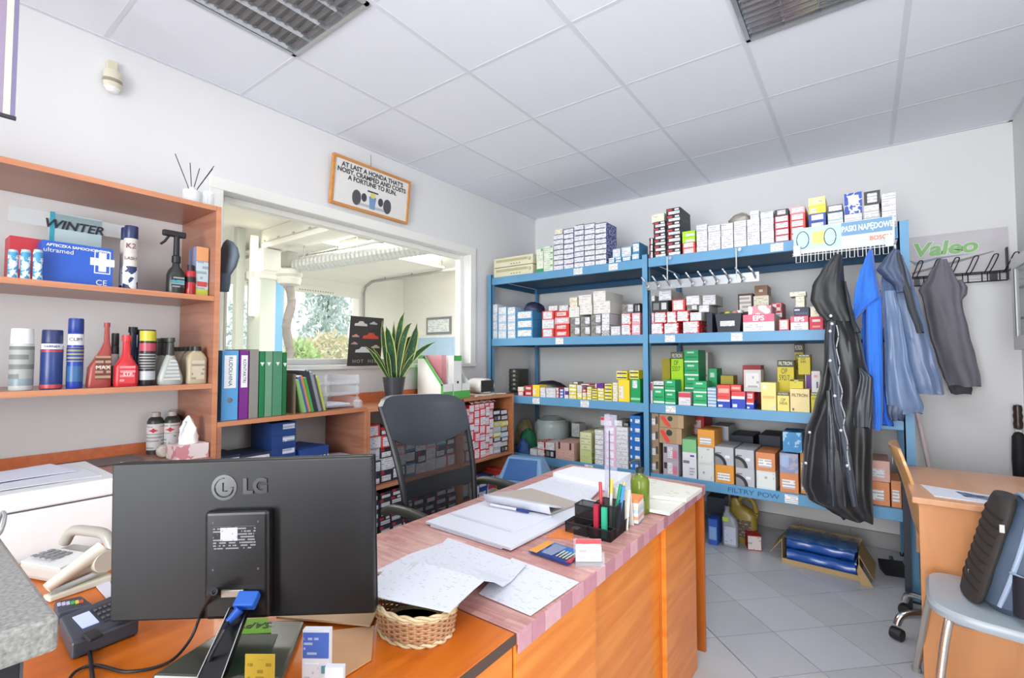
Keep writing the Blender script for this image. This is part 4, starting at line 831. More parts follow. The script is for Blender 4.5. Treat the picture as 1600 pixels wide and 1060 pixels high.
uprightbox('gift_box', -2.56, 14, 66, 371, .1, C('c1323c'), 'flat red box half hidden behind the three small cans', Z1, plates=((.3, .55, .3, .6, 'e8c8cc'),))
fa = uprightbox('first_aid_kit', -2.48, 65, 177, 382, .09, C('2a5cc0'), 'blue first-aid kit with a white cross on the upper shelf', Z1, 'first-aid kit',
           plates=((.72, .96, .35, .92, 'e9eef6'), (.735, .945, .375, .9, '2a5cc0')), texts=(('APTECZKA SAMOCHODOWA', .5, .9, .014, 'e9eef6', {'bold': .0004}), ('CE', .83, .12, .03, 'e9eef6'), ('ultramed', .22, .78, .024, 'e9eef6')))
w_ = fa.dimensions.x; h_ = .165
MB().box(.84*w_-w_/2-.012, .84*w_-w_/2+.012, -.002, 0, .4*h_, .86*h_).box(.84*w_-w_/2-.038, .84*w_-w_/2-.0121, -.002, 0, .54*h_, .72*h_).box(.84*w_-w_/2+.0121, .84*w_-w_/2+.038, -.002, 0, .54*h_, .72*h_).build('white_cross', C('f4f6fa'), fa)
wp = uprightbox('winter_sunshade_pack', -2.66, 76, 158, 337, .03, C('b9cdd2'), 'clear pack lettered WINTER behind the first-aid kit', Z1, 'pack', plates=((0, .09, .5, 1, '3aa0b8'), (.1, 1, .0, .45, pattern('winter_scene_print', '8fa9b4', '5c6f7c', 'noise', 12)), (.7, .97, .35, .6, '3f64a8')), texts=(('WINTER', .45, .84, .05, '1f2430', {'shear': .25, 'bold': .001}),))
MB().box(-.2, .2, .0, .002, .25, .31).build('plastic_header', M_FILM, wp)
for k, (x, a, c) in enumerate(((-2.46, 186, 213), (-2.53, 181, 204))):
    can(x, a, c, 353+k*3, Z1, .2, '27335e', 'cfc8c0', [(.0, .45, pattern('car_photo_print', 'dfe3ea', '22345e', 'noise', 28, thr=.53)), (.7, .95, 'c9c1b8')], ['tall K2 spray can with dark blue cap, front one', 'second tall spray can standing behind the K2 can'][k],
        [('K2', .84, .03, '6a1f2c'), ('LASH', .6, .018, '4a4a50')] if k == 0 else (), group='tall spray cans')
y = PX(275, 420, -2.47).y; h = PX(275, 359, -2.47).z-Z1
sp = empty('trigger_sprayer', (-2.47, y, Z1), 0, 'black trigger spray bottle on the upper shelf', 'bottle')
MB().lathe([(0, 0), (.033, 0), (.036, .01), (.036, .085), (.03, .105), (.015, .125), (.013, .15)], 20, sx=.75).build('body', C('2c302e', .3), sp, smooth=True)
MB().lathe([(.017, .142), (.017, .17), (.012, .175), (.011, h-.03)], 14).build('collar', M_BLACK, sp, smooth=True)
b = MB(); b.box(-.011, .011, -.055, .035, h-.035, h-.008); b.build('spray_head', M_BLACK, sp, bevel=.006)
MB().tube([(0, -.03, h-.034), (0, -.045, h-.06), (0, -.06, h-.075)], .005, 8).build('trigger', M_BLACK, sp)
MB().box(.0272, .028, -.025, .025, .03, .08).build('label', printmat('2c302e', 'c9d0d0', .013, .6, ax='Y'), sp); MB().box(.028, .0285, -.025, .025, .05, .06).build('label_stripe', C('3aa0b0'), sp)
y = PX(298, 420, -2.47).y
turned('red_spray_bottle', -2.47, y, Z1, [('body', [(0, 0), (.021, 0), (.022, .004), (.022, .10), (.02, .112)], C('b02a32', .3)), ('dark_band', [(.0223, .06), (.0224, .085)], C('2a2426')), ('nozzle', [(.012, .112), (.013, .125), (.013, .14), (0, .142)], C('24242a')), ], 'small red and black bottle between sprayer and card box', 'bottle')
uprightbox('printed_card_box', -2.46, 307, 332, 387, .09, C('8b93b4'), 'narrow card box with orange top at the bookcase side', Z1, plates=((.0, 1, .72, 1, 'd99a6a'), (.0, 1, .15, .7, printmat('b9cbd2', '4a6a7a', .025, .5)), (0, 1, 0, .15, 'b9c24a'), (.1, .9, .2, .3, 'c04a4a')))
# reed diffuser on top
y = PX(300, 300, -2.52).y; rd = empty('reed_diffuser', (-2.52, y, 2.0205), 0, 'white reed diffuser with black sticks on top of the bookcase', 'diffuser')
MB().lathe([(0, 0), (.036, 0), (.04, .006), (.04, .07), (.036, .078), (.014, .08), (.014, .095), (.012, .095), (.012, .082)], 24).build('vase', C('dde0e0', .15), rd, smooth=True)
for k, (dx, dy, h) in enumerate(((.03, -.075, .22), (.0, -.01, .21), (-.01, .03, .2), (.02, .075, .22), (-.02, .085, .22))):
    MB().tube([(0, 0, .03), (dx*.3, dy*.3, .1), (dx*1.1, dy*1.1, h)], .0018, 6).build('stick', C('26242a'), rd)
o = turned('glass_cylinder', -2.50, PX(321, 300, -2.5).y+.012, 2.0205, [('glass', [(0, 0), (.024, 0), (.026, .003), (.026, .085), (.024, .085), (.024, .004)], thin_clear('clear_glass', 'e8eef0', .25))], 'clear glass cup beside the reed diffuser', 'cup')
# on the counter
for k, (u0, u1, x, c) in enumerate(((232, 253, -2.70, 1), (257, 280, -2.68, 1), (264, 278, -2.755, 0))):
    y = (PX(u0, 680, x).y+PX(u1, 680, x).y)/2; r_ = .033
    o = turned('lubricant_bottle', x, y, ZK, [('body', [(0, 0), (r_, 0), (r_, .15), (r_*.8, .165), (.017, .172)], C('3b3f3c', .35)), ('label', [(r_+.0004, .02), (r_+.0005, .14)], printmat('dcdcdc', '3a4a48', .016, .5, ax='Y')), ('red_stripe', [(r_+.0008, .095), (r_+.0009, .125)], C('e6dcdc')), ('cap', [(.018, .172), (.019, .172), (.018, .192), (0, .193)], C('b9b2a8', .4))],
           ['white-labelled lubricant bottle, left one on the counter', 'white-labelled lubricant bottle, middle one on the counter', 'lubricant bottle half hidden behind the other two'][k], 'bottle', 'lubricant bottles')
    if c: 
        M = Matrix.Rotation(R90-math.radians(30), 4, 'Z') @ Matrix.Translation((0, -r_-.0014, .11)) @ Matrix.Rotation(R90, 4, 'X')
        MB().prismM([(-.02, 0), (-.008, .004), (0, .011), (.008, .004), (.02, 0), (.008, -.004), (0, -.011), (-.008, -.004)][::-1], .0008, M).build('red_emblem', C('c2202c'), o)
y0, y1 = PX(268, 710, -2.46).y, min(PX(331, 710, -2.46).y, .938)
tb = empty('tissue_box', (-2.465, (y0+y1)/2, ZK), 0, 'pink-white tissue box with a tissue pulled up', 'tissue box')
MB().box(-.06, .06, -(y1-y0)/2, (y1-y0)/2, 0, .065).build('box', pattern('pink_marbled_card', 'ecdcdc', 'd98f98', 'noise', 14, thr=.56), tb, bevel=.002)
rings = [[Vector((math.cos(t)*a+.01*math.sin(3*t)*f, math.sin(t)*c+.008*math.cos(4*t+z*60)*f, .064+z)) for t in [2*PI*i/28 for i in range(28)]] for z, a, c, f in ((0, .03, .04, .3), (.03, .025, .036, 1), (.07, .02, .03, 1), (.1, .012, .016, .8), (.125, .004, .004, 0))]
MB().loft(rings).build('tissue', C('f2f3f5', .8), tb, smooth=True)
o = tag(MB().lathe([(0, -.022), (.024, -.022), (.028, -.01), (.028, .012), (.022, .022), (0, .022)], 20, M=Matrix.Rotation(R90, 4, 'Y')).build('tape_roll', C('d6d2c8'), smooth=True), 'small roll of white tape before the lubricant bottles', 'tape'); o.location = (-2.56, PX(256, 705, -2.56).y, ZK+.028)

# ------------------------------------------------------------------ WHITE APPLIANCE WITH PAPERS
fr = empty('white_chest', (-1.96, .50, 0), 0, 'white chest with a lid seam under sheets of paper at left', 'cabinet')
box('body', -.40, -.004, -1.1, 0, 0, .872, M_WHITE, fr, .004); box('lid', -.405, 0, -1.105, .004, .877, .93, M_WHITE, fr, .006); box('seam', -.40, -.008, -1.09, -.004, .872, .877, C('55585a'), fr)
def sheet(name, pts, th, m, label=None, cat='paper', group=None, parent=None, curl=0):
    """sheet or pad from its top corners (3-D)"""
    pts = [Vector(p) for p in pts]; c = sum(pts, Vector())/4; N = 8
    b = MB(); top = []; 
    for j in range(N+1):
        for i in range(N+1):
            a = pts[0].lerp(pts[1], i/N); d = pts[3].lerp(pts[2], i/N); q = a.lerp(d, j/N)-c
            q.z += curl*(math.sin(i*.9+j*.4)*.5+.5)*.01
            top.append(q)
    n = (N+1)**2; bot = [q-Vector((0, 0, th)) for q in top]
    fs = [(j*(N+1)+i, j*(N+1)+i+1, (j+1)*(N+1)+i+1, (j+1)*(N+1)+i) for j in range(N) for i in range(N)]
    fs2 = [tuple(x+n for x in reversed(f)) for f in fs]
    ring = [i for i in range(N+1)]+[j*(N+1)+N for j in range(1, N+1)]+[N*(N+1)+i for i in range(N-1, -1, -1)]+[j*(N+1) for j in range(N-1, 0, -1)]
    side = [(ring[k-1], ring[k], ring[k]+n, ring[k-1]+n) for k in range(len(ring))]
    b.add(top+bot, fs+fs2+side)
    o = b.build(name, m, parent, smooth=False); o.location = c
    bm_fix(o)
    if label: tag(o, label, cat, group)
    return o
import bmesh
def bm_fix(o):
    bm = bmesh.new(); bm.from_mesh(o.data); bmesh.ops.recalc_face_normals(bm, faces=bm.faces); bm.to_mesh(o.data); bm.free()
def zq(pts, z): return [PZ(u, v, zz) for (u, v), zz in zip(pts, z if isinstance(z, (list, tuple)) else [z]*4)]
sheet('paper_sheets', [(-2.33, -.1, .9325), (-2.33, .45, .9325), (-2.02, .47, .9325), (-2.02, -.1, .9325)], .002, M_PAPER, 'broad white sheets spread on top of the white chest', curl=.3)
sheet('paper_sheets', [(-2.30, .02, .9385), (-2.34, .40, .9385), (-2.14, .43, .9385), (-2.1, .02, .9385)], .002, mat('dfe1f0', .7), 'lilac-tinted sheets overlapping on top of the chest', curl=.3)
sheet('magazine', [(-2.72, .50, .874), (-2.72, .74, .874), (-2.56, .74, .874), (-2.56, .50, .874)], .006, C('6f6a6a'), 'dark magazine lying on the bookcase counter', 'magazine')

# ------------------------------------------------------------------ BINDERS, BOOKS, TRAYS
def binder(u0, u1, v0, col, label, spine=None, hole=False, x=-2.43, dep=.28, mark=False, lett=None, trans=False):
    y0, y1 = PX(u0, 600, x).y, PX(u1, 600, x).y; z = 1.0205; h = PX((u0+u1)/2, v0, x).z-z; w = y1-y0-.002
    r = empty('ring_binder', (x, (y0+y1)/2, z), R90, label, 'binder', 'ring binders on the low cabinet')
    cm = col if not isinstance(col, str) else C(col, .45)
    MB().box(-w/2, w/2, 0, .004, 0, h).build('spine', cm, r, bevel=.001)
    MB().box(-w/2, -w/2+.003, .004, dep, 0, h).build('cover', cm, r); MB().box(w/2-.003, w/2, .004, dep, 0, h).build('cover', cm, r)
    MB().box(-w/2+.004, w/2-.004, .01, dep-.01, .004, h-.02).build('pages', M_PAPER, r)
    if spine: MB().box(-w*.36, w*.36, -.001, 0, h*.46, h*.93).build('spine_label', C('eceef0'), r)
    if lett: text(lett, min(.024, w*.5), Matrix.Translation((0, -.0014, h*.7)) @ Matrix.Rotation(R90, 4, 'X') @ Matrix.Rotation(-R90, 4, 'Z'), C('30343c'), r, ext=.0003)
    if hole: MB().lathe([(.008, 0), (.012, 0), (.012, .002), (.008, .002)], 18, M=Matrix.Translation((0, 0, h*.29)) @ Matrix.Rotation(R90, 4, 'X')).build('finger_ring', M_CHROME, r); MB().lathe([(0, 0), (.009, 0), (.009, .001), (0, .001)], 18, M=Matrix.Translation((0, 0, h*.29)) @ Matrix.Rotation(R90, 4, 'X')).build('finger_hole', M_BLACK, r)
    if mark: MB().prismM([(-.01, .01), (.01, .01), (0, -.01)][::-1], .0012, Matrix.Translation((0, 0, h*.8)) @ Matrix.Rotation(R90, 4, 'X')).build('white_triangle', C('dfe6e0'), r)
binder(346, 372.5, 548, '5ba0d6', 'sky blue ring binder lettered RUDOLHINA, leftmost on the low cabinet', True, True, lett='RUDOLHINA')
binder(374, 388.5, 548, '7a2a86', 'purple ring binder beside the sky blue one', True, lett='KONTAKTRI')
binder(389.5, 404, 546, C('8f8c86', .3), 'smoky grey binder between the purple and green ones')
binder(405, 413.5, 549, '1f7a48', 'dark green narrow binder with white triangle', mark=True)
binder(414, 425.5, 549, '6f9a7c', 'pale green ring binder with white triangle', mark=True)
binder(426, 441, 549, '4f8a68', 'wide mid-green ring binder with white triangle', mark=True)
binder(441.5, 448, 551, '1f6a3c', 'darkest green binder at the right end of the row', mark=True)
o = tag(box('hanging_file', -2.68, -2.44, 1.36, 1.364, 1.0205, 1.23, C('7a6a58')), 'thin brown upright board next to the green binders', 'board')
bk = [('86b070', .185), ('3f6aa6', .2), ('e58a5a', .205), ('4f9a48', .195), ('2f3440', .235), ('3a3e48', .23), ('8f9296', .225), ('5a5d62', .21), ('c3cf4a', .195)]
y = 1.395; lean = math.radians(-15); 
bn = ['pale green', 'blue', 'salmon orange', 'leaf green', 'charcoal', 'dark slate', 'light grey', 'mid grey', 'yellow-green']
for k, (c, h) in enumerate(bk):
    o = MB().box(-.27, 0, 0, .013, 0, h).build('book', C(c)); o.location = (-2.43-.004*(k % 3), y+.0135, 1.0205); o.rotation_euler = (lean*-1*-1, 0, 0)
    o.rotation_euler = (-lean*1.0*-1, 0, 0) if False else (math.radians(15), 0, 0)
    MB().box(-.262, -.004, .002, .011, h-.0005, h+.0005).build('pages', M_PAPER, o); y += .0148
    tag(o, f'{bn[k]} catalogue leaning in the row, {ORD[k]} from the left', 'book', 'leaning catalogues')
# three clear letter trays
tr = empty('letter_tray', (-2.60, 1.655, 1.0205), 0, 'clear acrylic letter tray in three tiers right of the catalogues', 'tray')
for k in range(3):
    z = .012+k*.065
    box('tray_tier', -.15, .15, -.11, .115, z, z+.003, M_ACRYL, tr); box('tray_rim', .146, .15, -.11, .115, z, z+.022, M_ACRYL, tr); box('tray_rim', -.15, .15, .111, .115, z, z+.05, M_ACRYL, tr); box('tray_rim', -.15, .15, -.11, -.106, z, z+.05, M_ACRYL, tr)
for (a, c) in ((-.14, -.1), (.14, -.1), (-.14, .105), (.14, .105)): box('post', a-.004, a+.004, c-.004, c+.004, 0, .2, M_ACRYL, tr)
sheet('papers_in_tray', [(-2.72, 1.57, 1.045), (-2.72, 1.74, 1.045), (-2.5, 1.74, 1.045), (-2.5, 1.57, 1.045)], .008, M_PAPER, 'papers lying in the lowest clear tray')
turned('glass_jar', -2.43, 1.745, 1.0205, [('glass', [(0, 0), (.02, 0), (.028, .015), (.026, .04), (.016, .048), (.014, .048), (.024, .038)], thin_clear('clear_glass', 'e8eef0', .25))], 'small round glass jar at the end of the letter trays', 'jar')
# plant
y = PX(615.5, 610, -2.6).y
pl = empty('snake_plant', (-2.6, y, 1.0125), 0, 'snake plant in a ribbed dark grey pot on the cabinet', 'plant')
prof = [(0, 0), (.052, 0)]+[(.052+.024*k/13+(.0016 if k % 2 else 0), .004+k*.0125) for k in range(14)]+[(.078, .172), (.07, .172), (.066, .15), (0, .15)]
MB().lathe(prof, 30).build('pot', C('3d4148', .4), pl, smooth=True); MB().lathe([(0, .151), (.066, .151)], 20).build('soil', C('3a2e24', .9), pl)
M_LEAF = pattern('snake_leaf', '1f4a28', '3f6a3a', 'noise', 60, thr=.6); M_LE = C('b9c06a')
base_z = .15
for (bu, mu, mv, tu, tv, w, dx) in ((608, 589, 562, 572, 542, 4, .02), (610, 596, 566, 583, 544, 3, -.02), (611, 607, 565, 605, 548, 4, .03), (609, 600, 540, 597.5, 501, 5, -.03), (617, 609.5, 540, 603, 510, 10, .02), (616, 615, 540, 615.5, 502, 5, -.03),
                                    (620, 623, 525, 632, 488, 8, 0), (621, 630, 530, 644, 505, 8, .03), (624, 643, 545, 651.5, 505, 12, .01), (625, 648, 557, 681, 534, 7, .03), (621, 632, 545, 646, 525, 9, -.02), (618, 619, 548, 622, 520, 6, -.035)):
    B = PX(bu, 590, -2.6+dx*.5); B.z = 1.0125+base_z; M_ = PX(mu, mv, -2.6+dx); Tt = PX(tu, tv, -2.6+dx*1.6); L0 = Vector((-2.6, y, 1.0125))
    W = w*.0021*1.2; vs = []; N = 10
    for i in range(N+1):
        s = i/N; p = B*(1-s)**2+(M_*2-(B+Tt)*.5)*2*s*(1-s)+Tt*s*s; q = (B*(1-min(1, s+.05))**2+(M_*2-(B+Tt)*.5)*2*min(1, s+.05)*(1-min(1, s+.05))+Tt*min(1, s+.05)**2)-p
        if q.length < 1e-5: q = Vector((0, 0, 1))
        side = q.normalized().cross(Vector((.85, -.5, 0))).normalized(); ww = W*max(.0, (.45+.75*math.sin(PI*min(1, s*1.05+.05)))*(1 if s < .8 else (1-s)/.2))+.0006
        nrm = Vector((.85, -.5, 0))*.25*ww
        vs += [p-side*ww-L0+nrm, p-side*ww*.78-L0, p-L0-nrm*.4, p+side*ww*.78-L0, p+side*ww-L0+nrm]
    b = MB(); b.v = [tuple(v) for v in vs]
    for i in range(N):
        for j in range(4): b.f.append((i*5+j, i*5+j+1, i*5+j+6, i*5+j+5)); b.mi.append(1 if j in (0, 3) else 0)
    b.build('leaf', [M_LEAF, M_LE], pl, smooth=True, solid=.002)
# magazine files
GRN = C('55b058')
def magfile(y0, w, label, tall, sl=True):
    r = empty('magazine_file', (-2.46, y0, 1.0125), 0, label, 'file', 'green and white magazine files'); H, L, hf = (.32, .27, .11)
    pts = [(-L, 0), (0, 0), (0, hf), (-L*.72, H), (-L, H)] if not tall else [(-L, 0), (0, 0), (0, H), (-L, H)]
    for yy in (0, w-.003):
        MB().prismM([(p[0], p[1]) for p in pts], .003, Matrix.Translation((0, yy+.003, 0)) @ Matrix.Rotation(R90, 4, 'X')).build('side', C('e9ebe6'), r)
    hh = H if tall else hf
    box('front', -.003, 0, .003, w-.003, 0, hh, C('eceeea'), r); box('green_band', 0, .001, 0, w, 0, .055, GRN, r); box('back', -L, -L+.003, .003, w-.003, 0, H, GRN, r)
    if not tall:
        b = MB(); 
        a_, c_ = Vector((0, -.0012, hf)), Vector((-L*.72, -.0012, H)); nn = Vector((-(H-hf), 0, -L*.72)).normalized()*.022
        b.add([a_, c_, c_+nn, a_+nn], [(0, 1, 2, 3)]); b.add([Vector((0, -.0012, 0)), a_, a_+Vector((-.022, 0, 0)), Vector((-.022, -.0012, 0))], [(0, 1, 2, 3)]); b.add([c_, Vector((-L, -.0012, H)), Vector((-L, -.0012, H-.022)), c_+Vector((0, 0, -.022))], [(0, 1, 2, 3)])
        b.build('green_edge', GRN, r)
    else:
        box('green_cap', 0, .0012, 0, w, H-.04, H, GRN, r); MB().lathe([(0, 0), (.01, 0), (.01, .001), (0, .001)], 14, M=Matrix.Translation((.0015, w/2, .12)) @ Matrix.Rotation(R90, 4, 'Y')).build('finger_hole', C('26302a'), r)
    box('papers', -L+.006, -.02, .008 if tall else w-.02, w-.008, .004, hh-.01 if not tall else H-.03, M_PAPER, r)
    return r
magfile(2.49, .1, 'white magazine file with green sloping edge, left one', False); magfile(2.60, .085, 'tall white lever file with green cap and base', True); magfile(2.69, .09, 'low-fronted magazine file next to the tall lever file', False)
rf = tag(box('red_clear_folder', -2.72, -2.5, 2.515, 2.56, 1.02, 1.335, thin_clear('clear_pink_folder', 'd98a94', .5)), 'clear folder with a red top edge standing in the left file', 'folder')
# fan heater
fh = empty('fan_heater', (-2.55, 3.02, 1.0125), 0, 'white rounded fan heater on the end of the open cabinet', 'heater')
MB().lathe([(0, -.09), (.04, -.09), (.062, -.075), (.062, .06), (.058, .068), (0, .068)], 24, M=Matrix.Translation((0, 0, .072)) @ Matrix.Rotation(R90, 4, 'Y') @ Matrix.Diagonal((1, 1.6, 1, 1)), ).build('shell', C('e4e2dc', .35), fh, smooth=True)
for k in range(8): box('grille_bar', .069, .075, -.075, .075, .03+k*.011, .035+k*.011, C('2b2b2d'), fh)
box('grille_back', .066, .069, -.08, .08, .025, .12, C('4a4a48'), fh, .001); MB().tube([(.05, -.11, .006), (-.05, -.11, .006), (-.05, .11, .006), (.05, .11, .006)], .006, 8, closed=True).build('stand', C('e4e2dc'), fh)
o = tag(MB().tube([(-2.42, 2.8, 1.018), (-2.44, 2.9, 1.018), (-2.43, 3.0, 1.018), (-2.45, 3.1, 1.018), (-2.42, 3.18, 1.018)], .005, 8).build('power_cord', C('e2dfd2')), 'white power cord lying before the fan heater', 'cord')
# pictures on and by the window
def picture():
    A, B_, Cc, D_ = PX(519, 241, -2.75), PX(637, 288, -2.75), PX(635, 353, -2.79), PX(514, 319, -2.79)
    w = 0.655; h = .325; r = empty('framed_poster', (-2.785, 2.09, 2.33), R90, 'wood-framed racing poster hung above the workshop window', 'picture'); r.rotation_euler = (math.radians(0), 0, R90)
    M = Matrix.Rotation(math.radians(6), 4, 'X')
    fm = wood('d8954a', 'c98440', 'oak_frame')
    def bx(nm, *a, m=fm): o = MB().box(*a).build(nm, m, r, bevel=.002 if m is fm else 0); o.matrix_local = M; return o
    bx('frame_rail', -w/2, w/2, -.012, .012, 0, .018); bx('frame_rail', -w/2, w/2, -.012, .012, h-.018, h); bx('frame_rail', -w/2, -w/2+.018, -.012, .012, .018, h-.018); bx('frame_rail', w/2-.018, w/2, -.012, .012, .018, h-.018)
    bx('print', -w/2+.017, w/2-.017, -.003, .003, .017, h-.017, m=C('e6e4e0'))
    ink = C('3a3a40')
    for k, s in enumerate(('AT LAST A HONDA THAT\u2019S', 'NOISY, CRAMPED AND COSTS', 'A FORTUNE TO RUN.')):
        text(s, .043, M @ FR(0, -.0038, h-.05-k*.038), ink, r, bold=.0012, sx=.98)
    def poly(nm, pts, m, y=-.0045): o = MB().prismM([(p[0], p[1]) for p in pts], .0006, Matrix.Translation((0, y, 0)) @ Matrix.Rotation(R90, 4, 'X')).build(nm, m, r); o.matrix_local = M
    for sx in (-1, 1):
        poly('tyre_print', [(sx*(.13+.035*math.cos(t)), .085+.055*math.sin(t)*(1 if abs(math.sin(t)) < .8 else .95)) for t in [i*PI/8 for i in range(16)]][::sx], C('55555a'))
        poly('tyre_print', [(sx*(.07+.022*math.cos(t)), .1+.03*math.sin(t)) for t in [i*PI/6 for i in range(12)]][::sx], C('4a4a50'))
    poly('wing_print', [(-.12, .04), (.12, .04), (.11, .058), (-.11, .058)], C('b9bcc4')); poly('nose_print', [(-.02, .035), (.02, .035), (.03, .12), (-.03, .12)], C('7a9ac4'), -.005)
    poly('helmet_print', [(.02*math.cos(t), .13+.02*math.sin(t)) for t in [i*PI/8 for i in range(16)]], C('d8cf6a'), -.0055); poly('rear_wing_print', [(-.045, .148), (.045, .148), (.045, .158), (-.045, .158)], C('3a3a40'))
    MB().tube([(0, .01, .43), (0, .004, .33)], .0015, 6).build('hanging_wire', C('3a3a3a'), r); 
picture()
cp = empty('car_poster', (-2.72, 2.0, 1.262), R90, 'dark car calendar poster leaning on the window behind the plant', 'poster')
Mt = Matrix.Rotation(math.radians(6), 4, 'X'); w, h = .265, .33
o = MB().box(-w/2, w/2, 0, .003, 0, h).build('sheet', C('3a3836'), cp); o.matrix_local = Mt
def carp(cx, cz, s, c, nm='car_print'):
    pts = [(-1, -.25), (-.95, .05), (-.5, .12), (-.25, .38), (.3, .38), (.55, .12), (.95, .05), (1, -.25)]
    o = MB().prismM([(cx+p[0]*s, cz+p[1]*s) for p in pts][::-1], .0008, Matrix.Translation((0, -.0006, 0)) @ Matrix.Rotation(R90, 4, 'X')).build(nm, C(c), cp); o.matrix_local = Mt
carp(-.05, .28, .05, 'c9c6c0'); carp(.05, .29, .03, 'b0aeaa'); carp(.035, .2, .065, 'c24a38'); carp(-.085, .2, .028, 'c98a84'); carp(-.02, .105, .06, 'c4c8ca'); carp(.08, .13, .035, 'a9a48c'); carp(-.09, .15, .025, 'b58f88')
text('HOT  HEE', .032, Mt @ FR(0, -.0015, .03), C('a9a29c'), cp, sx=1.1, space=1.3)
# grey cap hanging on the bookcase side
cpz = empty('baseball_cap', (-2.5, .985, 1.74), 0, 'grey-blue baseball cap hung on the right side of the bookcase', 'cap')
rings = [[Vector((math.cos(t)*r_, .018+max(0, math.sin(t)*r_*.35+.02)+y_, z)) for t in [2*PI*i/24 for i in range(24)]] for z, r_, y_ in ((-.02, .06, 0), (.02, .085, .01), (.07, .09, .02), (.11, .075, .02), (.14, .045, .015), (.155, .01, .01))]
MB().loft(rings).build('crown', C('66727c', .8), cpz, smooth=True); MB().loft([[Vector((math.cos(t)*r_, .03+.03*math.sin(t), z)) for t in [2*PI*i/24 for i in range(24)]] for z, r_ in ((-.10, .03), (-.07, .055), (-.02, .06))]).build('visor', C('5c6a78', .8), cpz, smooth=True)
# striped banner edge at the upper left
q = PX(14, 90, -2.3); bz = empty('hanging_banner', (-2.3, q.y, ZC), 0, 'narrow striped purple and cream banner edge hanging at the upper left', 'banner'); zb1 = PX(14, 180, -2.3).z-ZC
for k, (c, w9) in enumerate((('a594ae', .02), ('dcd8cc', .018), ('8480a0', .012))):
    yy = -.03+sum(x[1] for x in (('', .02), ('', .018), ('', .012))[:k]); box('stripe', -.003, .003, yy, yy+w9-.0005, zb1, -.001, C(c), bz)
box('hem_bar', -.006, .006, -.035, .022, zb1-.012, zb1-.0005, C('3a3a40'), bz)
# motion sensor on the ceiling corner
p = PZ(167, 92, 2.76); ms = empty('motion_sensor', (XL+.03, .64, 2.60), 0, 'cream motion sensor on the wall under the ceiling at upper left', 'sensor')
box('bracket', -.028, -.004, -.02, .02, .04, .1, C('d8d2b8'), ms, .004)
MB().lathe([(0, -.03), (.03, -.03), (.036, -.01), (.036, .03), (.03, .05), (0, .052)], 20, sx=.7).build('housing', C('dcd6c0', .4), ms, smooth=True); MB().lathe([(.0365, -.008), (.037, 0), (.0365, .008)], 20, sx=.7).build('slot', C('9a9480'), ms)
MB().lathe([(0, -.055), (.02, -.05), (.032, -.032), (.03, -.028)], 20, sx=.7).build('lens', C('eeeeea', .2), ms, smooth=True)
# ------------------------------------------------------------------ DESKS
DZ = .74
def film():
    """pink wood-plank print on self-adhesive film"""
    m, t, b = newmat('plank_print_film'); tc = t.nodes.new('ShaderNodeTexCoord'); br = t.nodes.new('ShaderNodeTexBrick')
    mp = t.nodes.new('ShaderNodeMapping'); mp.inputs['Scale'].default_value = (4.2, 4.2, 4.2); t.links.new(tc.outputs['Object'], mp.inputs[0]); t.links.new(mp.outputs[0], br.inputs['Vector'])
    br.inputs['Color1'].default_value = lin('cf9f97')+(1,); br.inputs['Color2'].default_value = lin('bd857e')+(1,); br.inputs['Mortar'].default_value = lin('9a6a66')+(1,)
    br.inputs['Mortar Size'].default_value = .006; br.inputs['Brick Width'].default_value = 1.1; br.inputs['Row Height'].default_value = .36; br.inputs['Bias'].default_value = 0
    n = t.nodes.new('ShaderNodeTexNoise'); m2 = t.nodes.new('ShaderNodeMapping'); m2.inputs['Scale'].default_value = (3, 40, 8); t.links.new(tc.outputs['Object'], m2.inputs[0]); t.links.new(m2.outputs[0], n.inputs['Vector']); n.inputs['Scale'].default_value = 2; n.inputs['Detail'].default_value = 6
    mx = t.nodes.new('ShaderNodeMix'); mx.data_type = 'RGBA'; mx.blend_type = 'OVERLAY'; mx.inputs[0].default_value = .55; t.links.new(br.outputs['Color'], mx.inputs[6]); t.links.new(n.outputs['Fac'], mx.inputs[7])
    t.links.new(mx.outputs[2], b.inputs['Base Color']); b.inputs['Roughness'].default_value = .3; return m
M_FILMW = film()
dk = empty('main_desk', (-.60, .832, 0), 0, 'long orange desk with pink plank-print top in the centre', 'desk')
DX0 = -1.30
def dpart(nm, x0, x1, y0, y1, z0, z1, m, bv=.001): return box(nm, x0+.60, x1+.60, y0-.832, y1-.832, z0, z1, m, dk, bv)
dpart('desktop', DX0, -.60, .832, 2.29, DZ-.026, DZ, M_FILMW, .002)
k = 0; y = .832
M_BAND = [mat(c, .35, var=.12, scale=60) for c in ('cf9aa4', 'c78c98', 'd9aab0', 'bf8590')]
while y < 2.288:
    L_ = min(random.uniform(.045, .075), 2.29-y); dpart('edge_film_plank', -.60, -.597, y+.0006, y+L_-.0006, DZ-.042, DZ-.0005, M_BAND[k % 4], 0); y += L_; k += 1
ya = PX(924, 880, -.62).y; ybb = PX(1026, 850, -.62).y; yc = PX(1043, 850, -.60).y; yd = PX(1087, 850, -.60).y
dpart('front_panel', -.625, -.607, .834, ya, .0, DZ-.027, M_ORANGE); dpart('front_panel', -.645, -.627, ya+.001, ybb+.05, .0, DZ-.027, M_ORANGE)
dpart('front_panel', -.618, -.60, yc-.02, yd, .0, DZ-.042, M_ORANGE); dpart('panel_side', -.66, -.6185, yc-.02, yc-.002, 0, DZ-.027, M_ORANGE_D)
dpart('end_panel', DX0+.02, -.602, 2.268, 2.288, 0, DZ-.027, M_ORANGE_D); dpart('partition', DX0+.02, -.66, 1.55, 1.568, 0, DZ-.027, M_ORANGE_D); dpart('modesty_rail', -.66, -.646, yd+.01, 2.267, .3, DZ-.05, M_ORANGE_D)
